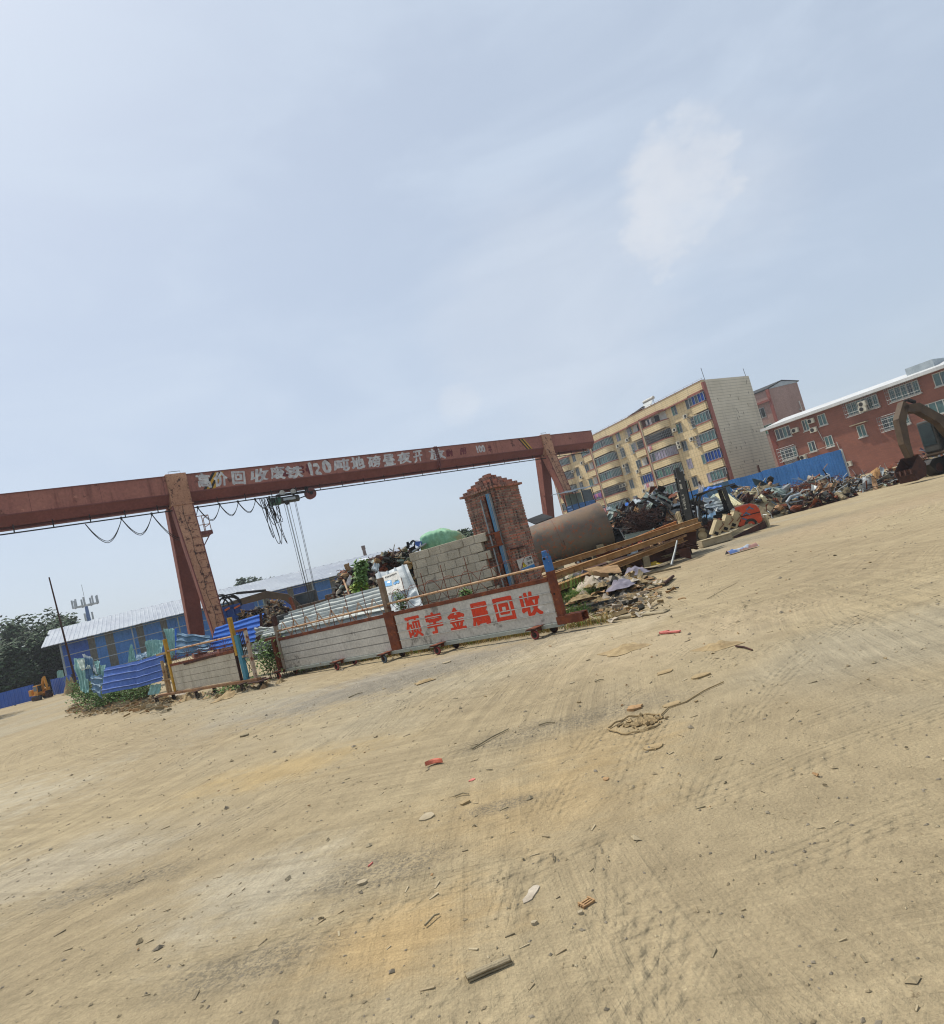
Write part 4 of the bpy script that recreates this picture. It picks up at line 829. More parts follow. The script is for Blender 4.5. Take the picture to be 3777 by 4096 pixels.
    gl_bal = {0: ['glass_blue', 'glass_teal', 'glass_teal', 'glass_blue', 'glass_teal', 'glass'], 1: ['open', 'bars', 'open', 'glass_blue', 'glass_teal', 'glass'], 2: ['glass_teal', 'open', 'open', 'glass_teal', 'glass', 'glass']}
    for sec in range(3):
        b0 = sec*15.05
        for kind, s0, s1, d in (('flat', b0+.05+(.12 if sec else 0), b0+3.2, .9), ('bay', b0+9.15, b0+14.75, 1.25)):
            s0m, s1m = s0, s1
            if s1 > Lb: continue
            pts = [(s1, 0), (s1, d), (s0, d), (s0, 0)] if kind == 'flat' else curve_path(s0, s1, d, 1.6)
            # hood below the parapet
            hd = MB(); wall_strip(hd, [(a, n*1.0+.05) for a, n in pts], 17.8, 18.12, .3); hd.build('balcony_hood', RED, t)
            for k, z in enumerate(fl):
                pb = MB(); wall_strip(pb, pts, z-1.28, z-.12); par = pb.build('balcony', BAND, t); rb = MB(); wall_strip(rb, [(a, n+.06 if n > .2 else n) for a, n in pts], z-.13, z+.05, .2); rb.build('sill_band', RED, par)
                fb = MB(); fb.fbox(F, s0+.3, s1-.02, .0, d-.08, z-1.27, z-1.15); fb.build('balcony_floor', M['concrete'], par)
                gl = (gl_bay if kind == 'bay' else gl_bal)[sec][k]; H = 1.5 if k else 1.4
                if gl in ('open', 'shutter', 'bars'):
                    dk = MB(); dk.fbox(F, s0+.3, s1-.1, .03, .06, z-.1, z+H); dk.fbox(F, s0+(s1-s0)*.35, s0+(s1-s0)*.55, .06, .09, z-.6, z+H-.1, 1); dk.build('balcony_back', [M['white'] if gl == 'open' else M['dark'], M['dark']], par); 
                    if gl != 'open':
                        c = MB()
                        for (a, na), (b, nb) in zip(pts[1:], pts[2:]):
                            ln = math.hypot(b-a, nb-na); m_ = max(1, int(ln/.22))
                            for i in range(m_): x = a+(b-a)*i/m_; y = na+(nb-na)*i/m_; c.tube([F.w(x, y-.04, z+.04), F.w(x, y-.04, z+H)], .02, 4)
                            for zz in (z+.4, z+.8, z+1.2, z+H-.03): c.bar(F.w(a, na-.04, zz), F.w(b, nb-.04, zz), .03)
                        c.build('balcony_bars', M['galv'], par)
                else:
                    f = MB(); g = MB(); fr_pts = []
                    for (a, na), (b, nb) in zip(pts[1:-1] if kind == 'bay' else pts[1:3], pts[2:] if kind == 'bay' else pts[2:3]+pts[3:4]):
                        ln = math.hypot(b-a, nb-na); m_ = max(1, round(ln/.62))
                        for i in range(m_):
                            x, y = a+(b-a)*i/m_, na+(nb-na)*i/m_; x2, y2 = a+(b-a)*(i+1)/m_, na+(nb-na)*(i+1)/m_
                            f.bar(F.w(x, y-.05, z+.05), F.w(x, y-.05, z+H), .07); A, B = F.w(x, y-.09, z+.05), F.w(x2, y2-.09, z+.05); i0 = 0
                            g.poly([A, B, B+V((0, 0, H-.06)), A+V((0, 0, H-.06))], 0 if rng.random() < .8 else 1); g.poly([B-F.n*.03, A-F.n*.03, A-F.n*.03+V((0, 0, H-.06)), B-F.n*.03+V((0, 0, H-.06))], 1)
                            f.bar(F.w(x, y-.05, z+.08), F.w(x2, y2-.05, z+.08), .06); f.bar(F.w(x, y-.05, z+H-.04), F.w(x2, y2-.05, z+H-.04), .08)
                    wf = f.build('balcony_glazing', M['frame'], par); g.build('pane', [M[gl], M['glass']], wf)
        # red and cream downpipe pilasters
        if b0+15 < Lb: q = MB(); q.fbox(F, b0+14.78, b0+15.06, 0, 1.32, .1, 18.0); pl_ = q.build('pilaster', RED, t); q = MB(); q.fbox(F, b0+14.5, b0+14.77, 1.0, 1.34, .1, 17.8); q.build('pilaster_edge', M['concrete'], pl_)
        for k, z in enumerate(fl):
            window(b0+3.5, b0+4.75, z-.02, z+1.5, .0, rng.choice(('glass', 'glass_teal', 'glass_green', 'curtain', 'glass')), 2, rng.random() < .35, rng.random() < .35)
            if b0+8.1 < Lb: window(b0+6.9, b0+8.05, z-.02, z+1.6, .0, rng.choice(('glass', 'glass_teal', 'glass_green', 'curtain')), 2, rng.random() < .35, rng.random() < .4)
    q = MB(); q.fbox(F, -.2, .14, -.02, .6, .1, 19.2); q.build('pilaster', RED, t)
    for s, z in ((5.2, 15.2), (5.3, 11.5), (8.3, 13.9), (8.25, 11.7), (8.25, 11.05), (20.0, 15.6), (22.9, 15.3), (22.8, 11.5), (24.2, 8.2), (25.2, 8.2), (19.6, 9.7), (19.4, 6.1), (36.6, 12.6), (38.8, 14.4), (35, 15.2), (36.9, 9.2), (35.6, 6.0)): ac(s-.4, z)
building()
def heater():
    F = BF; o = F.w(13.3, -.8, 19.56); t = thing('solar_water_heater', o, 'tilted solar water heater standing on the cream building roof', 'water heater'); q = MB(); q.tube([o+F.d*-1.3+V((0, 0, 1.35)), o+F.d*1.3+V((0, 0, 1.35))], .27, 14); q.build('tank', M['white'], t, True)
    q = MB(); q.poly([o+F.d*-1.2+F.n*.9+V((0, 0, .1)), o+F.d*1.2+F.n*.9+V((0, 0, .1)), o+F.d*1.2+F.n*.1+V((0, 0, 1.2)), o+F.d*-1.2+F.n*.1+V((0, 0, 1.2))]); q.obox(o+F.d*-1.2+F.n*.9+V((0, 0, .05)), F.d*2.4, F.n*-.8+V((0, 0, 1.1)), V((0, 0, .04))); q.build('collector', M['galv'], t); q = MB()
    for s in (-1.1, 1.1): q.bar(o+F.d*s, o+F.d*s+V((0, 0, 1.3)), .05); q.bar(o+F.d*s+F.n*.9, o+F.d*s+V((0, 0, 1.2)), .05)
    q.build('stand', M['steel_dk'], t)
    c = F.w(15.9, -1.6, 19.5); t = thing('roof_canopy', c, 'low brown lean-to canopy left of the solar heater on the roof', 'canopy'); q = MB(); q.obox(c+V((0, 0, .55))-F.d*1.9, F.d*4.6+V((0, 0, -.45)), F.n*1.8, V((0, 0, .08))); q.build('roof', M['rust_dk'], t); q = MB()
    for s in (-1.5, 1.5): q.bar(c+F.d*s, c+F.d*s+V((0, 0, .6-.1*s)), .08)
    q.build('post', M['steel_dk'], t)
heater()
def laundry():
    F = BF; rng = random.Random(6)
    for s0, s1, z, n, cols, lab in ((30.35, 33.1, 8.6, 1.25, ('purplecl', 'purplecl', 'pinkcl', 'purplecl', 'pinkcl'), 'purple and pink washing hung on a pole outside a balcony'), (30.4, 32.9, 5.5, 1.2, ('pinkcl', 'whitecl', 'red', 'darkcl', 'darkcl'), 'red and dark clothes hung low outside left balcony'),
                                       (15.4, 18.0, 7.35, 1.25, ('whitecl', 'whitecl', 'pinkcl', 'whitecl'), 'white washing under the dark blue balcony window'), (13.3, 14.2, 13.15, 1.45, ('pinkcl', 'whitecl'), 'pink cloth hanging from a curved balcony rail'), (12.2, 13.6, 17.45, .9, ('whitecl', 'darkcl', 'whitecl'), 'clothes drying inside the open top balcony'), (.8, 3.0, 4.15, 1.1, ('whitecl', 'whitecl', 'whitecl'), 'white sheet draped over the lowest right balcony')):
        t = thing('laundry', F.w((s0+s1)/2, n, z), lab, 'laundry', 'washing on the apartment balconies'); q = MB(); q.tube([F.w(s0-.1, n, z), F.w(s1+.1, n, z+.1)], .025, 5); q.bar(F.w(s0, 0.9, z), F.w(s0, n, z), .03); q.build('pole', M['galv'], t); k = len(cols)
        for i, c in enumerate(cols):
            a = s0+(s1-s0)*i/k; b = s0+(s1-s0)*(i+.93)/k; h = rng.uniform(.65, 1.05); q = MB(); sd = rng.random()*30
            q.grid(lambda u, v: F.w(a+(b-a)*u+(.12*v*nz((u*2, v, sd), 1)), n+.05+.07*math.sin(u*9+sd)*v, z-h*v*(1+.15*nz((u*3, 0, sd), 1))), 8, 5, 0, .02); q.build('garment', M[c], t)
laundry()
# ------------------------------------------------------------------ pink block behind
def pink():
    o = V((62.0, 125, 0)); ex = V((.985, .17, 0)).normalized(); F = Frame(o, o+V((-.55, .83, 0)), 1); F = F if F.n.x < 0 else Frame(o, o+V((-.55, .83, 0)), -1)
    t = thing('apartment_building', o, 'pinkish brown apartment block behind with dark pitched roof edge', 'building'); PK = mat('pink_render', 0x9c8075, 0x92766c, .25, .85, streak=(0x80625a, .4, .8)); q = MB(); q.obox(o, ex*6.6, F.d*26, V((0, 0, 19.9))); q.build('wall', PK, t)
    q = MB(); q.fbox(F, -.05, 26, .02, .5, 17.6, 18.0); q.fbox(F, -.2, .35, -.02, .3, 0, 19.9); q.build('trim', mat('pink_block_trim', 0x8e4f42, 0x84483b, 1), t); q = MB(); a = o+V((0, 0, 19.9))
    q.obox(a-ex*.3-F.d*.2, ex*3.6+V((0, 0, 1.0)), F.d*26.4, V((0, 0, .18)), 1); q.obox(a+ex*3.3-F.d*.2+V((0, 0, 1.0)), ex*3.6+V((0, 0, -.9)), F.d*26.4, V((0, 0, .18)), 1)
    c = [a-F.d*.1, a+ex*6.6-F.d*.1, a+ex*6.3+V((0, 0, .3))-F.d*.1, a+ex*3.2+V((0, 0, .95))-F.d*.1]; q.poly(c, 0); q.poly([p+F.d*.05 for p in c][::-1], 0); q.build('roof', [M['whitesheet'], M['steel_dk']], t)
    for s0, s1, z0, z1, g in ((1.8, 4.4, 14.9, 16.9, 'glass'), (1.2, 3.2, 11.6, 13.4, 'glass_green'), (6, 8, 14.8, 16.6, 'glass')):
        q = MB(); q.fbox(F, s0, s1, .0, .08, z0, z0+.1); q.fbox(F, s0, s1, .0, .08, z1-.1, z1)
        for k in range(4): x = s0+(s1-s0-.1)*k/3; q.fbox(F, x, x+.1, 0, .07, z0+.1, z1-.1)
        w = q.build('window', M['frame'], t); q = MB(); q.fbox(F, s0+.05, s1-.05, -.02, .02, z0+.05, z1-.05); q.build('pane', M[g], w)
    q = MB(); q.tube([o+ex*5.6+V((0, 0, 13))-F.d*.25, o+ex*5.5+V((0, 0, 16.2))-F.d*.25], .1, 6); q.tube([o+ex*5.6+V((0, 0, 14.4))-F.d*.25, o+ex*5.1+V((0, 0, 14.6))-F.d*.25], .1, 6); q.build('flue_pipe', M['white'], t)
pink()
# ------------------------------------------------------------------ red brick building at the right
def brickhouse():
    F = Frame((43, 90), (52, 75)); F = F if F.n.y < 0 else Frame((43, 90), (52, 75), -1); L = 27; ey = -F.n
    t = thing('brick_building', F.w(8, 0, 0), 'red brick three storey building with white eaves and caged windows', 'building'); tm = NT('red_brickwork'); X = tm.sep(); sd = tm.math('ADD', tm.math('MULTIPLY', X[0], F.d.x), tm.math('MULTIPLY', X[1], F.d.y)); cb = tm.N.new('ShaderNodeCombineXYZ'); tm.link(sd, cb.inputs[0]); tm.link(X[2], cb.inputs[1])
    bt = tm.N.new('ShaderNodeTexBrick'); tm.link(cb.outputs[0], bt.inputs['Vector']); bt.inputs['Scale'].default_value = 1.; bt.inputs['Brick Width'].default_value = .5; bt.inputs['Row Height'].default_value = .14; bt.inputs['Mortar Size'].default_value = .012
    for i, c in ((1, 0x8c5947), (2, 0x825242), (3, 0x735044)): bt.inputs[i].default_value = lin(c)
    col = tm.gain(bt.outputs['Color'], tm.ramp(tm.noise(.5, 5), .25, .75, .86, 1.12)); BR = tm.out(col, .85, 0, .2)
    q = MB(); q.obox(F.w(0, 0, 0), F.d*L, ey*11, V((0, 0, 9.2))); wl = q.build('wall', BR, t); q = MB(); q.fbox(F, .02, .8, .0, .06, 0, 9.1); q.build('corner_band', mat('dark_brick_band', 0x7a3d30, 0x703729, 1), wl)
    q = MB(); q.fbox(F, -.6, L+.5, -11.4, .75, 9.2, 9.34); q.fbox(F, -.6, L+.5, .75, .85, 9.18, 9.55); q.obox(F.w(-.6, .75, 9.345), F.d*(L+1.1), ey*6+V((0, 0, 1.1)), V((0, 0, .1))); q.build('roof', mat('white_eaves', 0xc9cac8, 0xb9bab8, .6, .5), t); q = MB(); q.obox(F.w(17.5, -2.5, 9.9), F.d*3, ey*3, V((0, 0, 1.0))); q.build('roof_hut', M['whitesheet'], t)
    rng = random.Random(4)
    def win(s0, s1, z0, z1, k, cage=0, sill=True):
        f = MB(); fw = .09; f.fbox(F, s0, s1, .0, .07, z0, z0+fw); f.fbox(F, s0, s1, 0, .07, z1-fw, z1)
        for i in range(k+1): x = min(max(s0+(s1-s0)*i/k, s0+fw/2), s1-fw/2); f.fbox(F, x-fw/2, x+fw/2, 0, .073, z0+fw, z1-fw)
        if sill: f.fbox(F, s0-.1, s1+.1, 0, .18, z0-.12, z0-.003)
        w = f.build('window', M['white'], t); g = MB()
        for i in range(k): a = s0+(s1-s0)*i/k; g.fbox(F, a+.03, a+(s1-s0)/k-.03, -.02, .025, z0+.04, z1-.04, 1 if rng.random() < .25 else 0)
        g.build('pane', [M['glass_teal'], M['glass']], w)
        if cage:
            c = MB(); n = int((s1-s0)/.2)
            for i in range(n+1): x = s0-.15+(s1-s0+.3)*i/n; c.tube([F.w(x, .6, z0-.2), F.w(x, .6, z1+.15)], .02, 4)
            for z in [z0-.2+(z1-z0+.35)*i/4 for i in range(5)]: c.tube([F.w(s0-.15, .05, z), F.w(s0-.15, .6, z), F.w(s1+.15, .6, z), F.w(s1+.15, .05, z)], .022, 4)
            c.build('security_cage', M['galv'], w)
    win(.95, 3.2, 7.4, 8.9, 4); win(4.98, 5.85, 7.4, 8.9, 2); win(7.2, 8.3, 7.4, 8.85, 2); win(4.93, 5.9, 4.5, 5.88, 2); win(7.22, 8.3, 4.45, 5.9, 2); win(.85, 3.2, 4.5, 6.0, 4, 1); win(11.1, 14.9, 7.5, 9.0, 6, 1); win(16.2, 19.5, 7.5, 9.0, 5, 1); win(11.5, 12.5, 4.5, 6.0, 2); win(14.5, 17.5, 4.5, 6.0, 4, 1); win(19, 22, 4.5, 6, 4); win(21, 24, 7.5, 9, 4)
    for z0 in (6.75, 3.75):
        q = MB()
        for i in range(9): 
            for j in range(2): c = F.w(1.1+.25*i, .06, z0+.16+.25*j); q.tube([c+F.d*.1*math.cos(a)+F.k*.1*math.sin(a) for a in [2*PI*k/8 for k in range(9)]], .03, 4)
    q.build('vent_block', M['whitesheet'], t)
    for s, z in ((3.5, 7.6), (5.95, 8.1), (5.95, 6.9), (3.5, 3.8), (8.9, 1.4), (13, 8.0), (12.9, 7.4)):
        b = MB(); n0 = .1 if s < 10 else .7; b.fbox(F, s, s+.9, n0, n0+.35, z, z+.65); u = b.build('air_conditioner', M['acwhite'], t); b = MB(); b.disc(F.w(s+.34, n0+.355, z+.32), F.n, .25, .02, 16); b.build('fan_grille', M['steel_dk'], u)
    q = MB(); q.fbox(F, 11.1, 13.1, 0, .7, 6.15, 6.25); q.build('window_hood', M['concrete'], t); 
    for a, b, r in ((F.w(3.4, .5, 4.4), F.w(8.8, .7, 4.7), .05), (F.w(8.7, .1, 4.8), F.w(9, .1, 1.0), .07), (F.w(6.8, .05, 6.9), F.w(7.1, .05, 5.4), .06)): q = MB(); q.bar(a, b, r); q.build('drain_pipe', M['white'], t)
brickhouse()
# ------------------------------------------------------------------ long blue shed
SF = Frame((-40.4, 60), (-15.2, 73)); SF = SF if SF.n.y < 0 else Frame((-40.4, 60), (-15.2, 73), -1)
def shed():
    F = SF; L = 48; t = thing('blue_shed', F.w(14, 0, 0), 'long blue metal shed with a pale ribbed roof and grey wall strips', 'shed'); rng = random.Random(3); w = MB(); s = 0.
    cut = [(F.sz(*a, n=-.9)[0], F.sz(*b, n=-.9)[0]) for a, b in [((x0/1.848, 2200+yy/1.848), (x1/1.848, 2200+yy/1.848)) for x0, x1, yy in ((658, 712, 720), (785, 850, 690), (1012, 1068, 620), (1188, 1238, 560))]]+[(F.sz(400+x0/1.848, 1750+yy/1.848, -.9)[0], F.sz(400+x1/1.848, 1750+yy/1.848, -.9)[0]) for x0, x1, yy in ((1215, 1262, 1230), (1395, 1440, 1180), (1535, 1578, 1150), (1705, 1745, 1090))]
    edges = [(0., 0)]
    for a, b in cut: edges += [(a, 2), (b, 0)]
    edges += [(37., 2), (38.2, 0), (L, 0)]
    for (s, k), (e, _) in zip(edges, edges[1:]):
        if e-s < .05: continue
        if k == 0 and rng.random() < .35: k = 1
        sheet(w, F.w(s, -.9, 0), F.w(e, -.9, 0), F.w(e, -.9, 4.5), F.w(s, -.9, 4.5), max(2, int((e-s)/.45)), .035, .0, .03, k, 2, nu=max(8, int((e-s)/.09)), nv=1)
    w.build('wall', [M['shedblue'], M['sheddeep'], M['shedgrey']], t); q = MB(); q.obox(F.w(0.02, -1.05, 0), F.d*(L-.04), -F.n*11, V((0, 0, 4.4))); q.build('inner_wall', M['sheddeep'], t)
    r = MB(); sheet(r, F.w(-1.3, .35, 4.3), F.w(L+1, .35, 4.3), F.w(L+1, -6.8, 6.1), F.w(-1.3, -6.8, 6.1), 130, .018, .03, .06, 0, 4, nu=600, nv=6); sheet(r, F.w(-1.3, -6.8, 6.1), F.w(L+1, -6.8, 6.1), F.w(L+1, -13.5, 4.3), F.w(-1.3, -13.5, 4.3), 50, .05, .03, .06, 0, 4, nu=100, nv=3); r.build('roof', M['roofsheet'], t)
    g = MB()
    for z in (.9, 2.0, 3.05, 4.1): g.tube([F.w(0, -.3, z), F.w(L, -.3, z)], .045, 6)
    g.build('girt_pipe', M['pipewhite'], t)
    for k in range(9): q = MB(); q.tube([F.w(.1+6*k, -.32, 0), F.w(.1+6*k, -.32, 4.25)], .06 if k % 2 else .09, 8); q.build('post', M['pipewhite'], t)
    q = MB(); q.fbox(F, 10.2, 10.3, -.2, -.1, 0, 4.1); q.fbox(F, 18.6, 18.7, -.2, -.1, 3, 4.0); q.build('downpipe', M['greygreen'], t)
shed()
def tower():
    b = at(352, 2460, 150); b.z = 0; t = thing('cell_tower', b, 'blue and white mobile phone mast rising behind the shed', 'phone mast'); zt = 25.5; top = at(345, 2425, 150).z; q = MB(); q.tube([b, b+V((0, 0, top-4)), b+V((0, 0, top))], .55, 10, r1=.35); q.build('mast', mat('mast_blue', 0x3e6195, 0x36578a, .4, .5), t, True); q = MB()
    for z, r, n in ((top+.2, 2.6, 9), (top-3.2, .9, 3), (top-6.5, .9, 3)):
        for k in range(n):
            a = 2*PI*k/n+.3; p = b+V((r*math.cos(a), r*math.sin(a), z)); q.obox(p-V((.16, .1, .2)), V((.32, 0, 0)), V((0, .2, 0)), V((0, 0, 2.0 if n == 9 else 1.8))); q.bar(b+V((0, 0, z)), p, .09)
        if n == 9: q.tube([b+V((r*math.cos(2*PI*k/24), r*math.sin(2*PI*k/24), z)) for k in range(25)], .08, 5)
    q.tube([b+V((0, 0, top)), b+V((0, 0, top+5.2))], .05, 5); q.build('antenna', mat('antenna_grey', 0x9ba3a8, 0x8b949a, 1, .6), t)
tower()
def chimney():
    b = at(1466, 2240, 150); z0 = b.z; tp = at(1456, 2182, 150).z; b.z = 0; t = thing('chimney', b, 'slim dark brick chimney standing far behind the scrap', 'chimney'); q = MB(); q.tube([b, b+V((0, 0, tp-.5))], .62, 12, r1=.36); q.build('stack', M['chim'], t, True); q = MB(); q.tube([b+V((0, 0, tp-.9)), b+V((0, 0, tp))], .46, 12); q.build('rim', M['chim'], t)
chimney()
# ------------------------------------------------------------------ trees
for k, (x, y, h, r, sd) in enumerate(((-45.5, 66, 5.8, 3.0, 1), (-47.5, 71, 6.4, 3.4, 2), (-51.5, 64, 7.2, 3.9, 3), (-50, 74, 7, 4, 4), (-47, 61.5, 5.0, 2.7, 5), (-57, 68, 9, 4.6, 6), (-56, 78, 9, 5, 21))):
    tree('broadleaf_tree', (x, y, 0), h, r, ['dark tree nearest the shed end beyond the excavator', 'low tree just behind the front one left of the shed', 'tall tree above the blue boundary panel at far left', 'hazy tree in second row behind the excavator', 'lowest tree in front, right behind the orange excavator', 'tallest tree at the far left edge', 'rear tree deepest in the left grove'][k], 'trees beyond the blue panels', sd, .5, 5200)
for k, (px, py, y, h, r, lab) in enumerate(((1010, 2340, 105, 9.6, 3.6, 'rounded tree top showing over the shed roof'), (1870, 2140, 70, 8.4, 2.6, 'dark tree behind the block wall beside the pillar'))):
    p = at(px, py, y); top = p.z; tree('broadleaf_tree', (p.x, p.y, 0), top+(2.0 if k == 0 else .8), r, lab, 'lone trees over the roofs', 30+k, .45, 4200)
for k, (x, y, h, r, sd) in enumerate(((-33.5, 37.5, 13, 4.2, 11), (-31, 33, 12, 4., 12), (-28.5, 28, 13, 4.2, 13))):  # unseen trees, added in place of whatever shades the ground at left
    tree('broadleaf_tree', (x-3, y+2, 0), h, r, ['roadside tree shading the left end of the yard, farthest back', 'roadside tree shading the left yard, between two others', 'roadside tree shading the left yard, nearest'][k], 'trees shading the left edge of the yard', sd, .34, 3000)
# ------------------------------------------------------------------ blue boundary panels and leaning pole at left
def solid(nm, pts, d, m, label, cat, group=None, bevel=0):
    """one flat slab of real thickness"""
    pts = [V(p) for p in pts]; b = V((sum(p.x for p in pts)/len(pts), sum(p.y for p in pts)/len(pts), min(p.z for p in pts))); mb = MB(); k = len(pts); i = mb.add(pts); j = mb.add([p+V(d) for p in pts])
    mb.face(range(i, i+k)); mb.face([j+q for q in range(k)][::-1])
    for q in range(k): mb.face((i+q, j+q, j+(q+1) % k, i+(q+1) % k))
    return tag(mb.build(nm, m, None, loc=b, bevel=bevel), label, cat, group)
def panel_fence(a, b, z, n, label):
    F = Frame(a, b); F = F if F.n.y < 0 else Frame(a, b, -1); t = thing('boundary_fence', F.w(F.L/2, 0, 0), label, 'fence', 'deep blue panels by the far road'); q = MB(); sheet(q, F.w(0, 0, .05), F.w(F.L, 0, .05), F.w(F.L, 0, z), F.w(0, 0, z), n*6, .03, .03, .03, 0, 3, nu=n*36, nv=4); q.build('panel', mat('deep_blue_fence', 0x2a56aa, 0x274f9e, .8, .5, streak=(0x35528f, .4, 2)), t); q = MB()
    for k in range(n+1): q.fbox(F, F.L*k/n-.04, F.L*k/n+.04, -.12, -.04, 0, z+.03)
    q.build('post', M['steel_dk'], t)
a = gr(145, 2802); a.z = 0; panel_fence((a.x-11, a.y+2.6), (a.x, a.y), 1.3, 5, 'deep blue sheet fence left of the orange excavator')
a = gr(215, 2783); b = gr(262, 2776); panel_fence((a.x, a.y), (b.x+1, b.y-.5), 1.3, 2, 'deep blue sheet panel right of the orange excavator')
def pole():
    p0, p1 = at(300, 2702, 40), at(236, 2465, 40); p0.z = 0; p1 = p0+(p1-p0)*1.5; t = thing('utility_pole', p0, 'thin dark leaning pole in front of the shed end', 'pole'); q = MB(); q.tube([p0, p1], .07, 8, r1=.04); q.build('shaft', M['rust_dk'], t, True); q = MB(); q.tube([p0+V((-.55, .1, 0)), p0+(p1-p0)*.12], .05, 6); q.build('stay', M['rust'], t)
pole()
# ------------------------------------------------------------------ excavators
def excavator(o, d, scale, boom, stick, bucket, cols, label, body=True, mark=None, cab_side=1):
    """side-on digger: d is the way it faces on the ground; boom, stick and bucket are runs of (reach, height)"""
    o = V(o); d = V(d).normalized(); F = Frame(o, o+d); t = thing('excavator', o, label, 'excavator'); k = scale; c1, c2 = cols
    def run(pts, w0, w1, nm, par, m):
        q = MB(); n = .16*k; P = [V((a*k, 0, b*k)) for a, b in pts]; L = len(P)
        up, dn = [], []
        for i, p in enumerate(P):
            g = (P[min(i+1, L-1)]-P[max(i-1, 0)]).normalized(); u = V((-g.z, 0, g.x)); f = i/(L-1); hh = (w0+(w1-w0)*f)*k*(1+.45*math.sin(PI*f)); up.append(p+u*hh); dn.append(p-u*hh)
        ids = []
        for i in range(L): ids.append(q.add([F.w(up[i].x, n, up[i].z), F.w(up[i].x, -n, up[i].z), F.w(dn[i].x, -n, dn[i].z), F.w(dn[i].x, n, dn[i].z)]))
        for a, b in zip(ids, ids[1:]):
            for j in range(4): q.face((a+j, a+(j+1) % 4, b+(j+1) % 4, b+j))
        q.face([ids[0]+j for j in range(4)][::-1]); q.face([ids[-1]+j for j in range(4)]); return q.build(nm, m, par, bevel=.015)
    if body:
        for s in (-1, 1):
            q = MB(); pts = [(-1.6, .42), (-1.75, .62), (-1.45, .84), (1.45, .84), (1.75, .62), (1.6, .42), (1.3, .03), (-1.3, .03)]; i = [q.add([F.w(a*k, (s*.95+e)*k, b*k) for a, b in pts]) for e in (-.28, .28)]
            for j in range(8): q.face((i[0]+j, i[0]+(j+1) % 8, i[1]+(j+1) % 8, i[1]+j))
            q.face([i[0]+j for j in range(8)][::-1]); q.face([i[1]+j for j in range(8)]); tr = q.build('track', M['steel_dk'], t, bevel=.03); q = MB()
            for a in (-1.2, -.6, 0, .6, 1.2): q.disc(F.w(a*k, s*.95*k, .36*k), F.n, .22*k, .62*k, 12)
            q.build('roller', M['rust_dk'], tr)
        q = MB(); q.fbox(F, -2.2*k, -1.1*k, -1.2*k, 1.2*k, 1.05*k, 2.15*k); q.fbox(F, -1.1*k, .9*k, -1.2*k, -.25*k, 1.05*k, 1.9*k); q.fbox(F, -1.1*k, 1.15*k, -.3*k, 1.2*k, .95*k, 1.15*k); q.fbox(F, -.6*k, .6*k, -.5*k, .5*k, .6*k, 1.0*k); q.build('house', c1, t, bevel=.08*k)
        q = MB(); q.fbox(F, -.35*k, 1.2*k, .3*k, 1.15*k, 1.15*k, 2.75*k); cb = q.build('cab', c2, t, bevel=.08*k); q = MB(); q.fbox(F, -.2*k, 1.05*k, 1.14*k, 1.17*k, 1.75*k, 2.6*k); q.fbox(F, 1.19*k, 1.22*k, .4*k, 1.05*k, 1.5*k, 2.6*k); q.fbox(F, -.2*k, 1.05*k, .27*k, .31*k, 1.75*k, 2.6*k); q.build('window', M['glass'], cb)
    bm = run(boom, .2, .16, 'boom', t, c1); st = run(stick, .2, .11, 'stick', t, c1); q = MB(); a, b = boom[len(boom)//2], stick[0]
    q.tube([F.w(a[0]*k, 0, (a[1]+.3)*k), F.w((a[0]+b[0])/2*k, 0, ((a[1]+b[1])/2+.3)*k)], .09*k, 8); q.tube([F.w((a[0]+b[0])/2*k, 0, ((a[1]+b[1])/2+.3)*k), F.w(stick[0][0]*k, 0, (stick[0][1]+.1)*k)], .05*k, 8); q.build('hydraulic_ram', M['black'], bm)
    if bucket:
        q = MB(); pts = bucket; i = [q.add([F.w(x*k, e*k, z*k) for x, z in pts]) for e in (-.45, .45)]; n = len(pts)
        for j in range(n-1): q.face((i[0]+j, i[0]+j+1, i[1]+j+1, i[1]+j))
        q.face([i[0]+j for j in range(n)][::-1]); q.face([i[1]+j for j in range(n)])
        for e in (-.4, -.13, .13, .4): q.bar(F.w(pts[-1][0]*k, e*k, pts[-1][1]*k), F.w(pts[-1][0]*k+.02, e*k, (pts[-1][1]-.25)*k), .09*k)
        q.build('bucket', M['rust_dk'], t)
    if mark:
        q = MB(); q.text(mark[0], lambda u, v, z: F.w((mark[1]+mark[3]*u)*k, .17*k*mark[5]+z, (mark[2]+mark[3]*u*mark[6]+mark[4]*v)*k), 1, .02); q.build('lettering', M['white'], bm)
    return t
g = gr(172, 2797); excavator((g.x, g.y, 0), (.75, -.45, 0), .42, [(.6, 1.4), (.9, 2.6), (1.5, 3.6), (2.1, 3.9)], [(2.0, 4.0), (2.35, 2.6), (2.5, 1.4)], [(2.5, 1.4), (2.2, .9), (2.35, .3), (2.8, .15), (3.0, .7)], (M['machine_yellow'], M['machine_yellow']), 'orange excavator parked between two deep blue fence panels')
g = at(1170, 2470, 46); g.z = 1.0; excavator((g.x+1.6, g.y, 0), (-1, -.12, 0), 1., [(.6, 1.3), (1.6, 2.7), (2.9, 3.25), (4.9, 3.2), (6.2, 3.05)], [(6.9, 3.9), (6.5, 3.1), (6.9, 1.6), (7.1, .6)], [(7.0, .8), (6.6, .3), (6.8, -.1), (7.3, 0)], (M['cat'], M['blackpaint']), 'brown excavator with long horizontal boom behind the left scrap heap', True, ('CAT', 4.35, 3.08, -.75, .3, 1, 0))
E0 = gr(3480, 2000); 
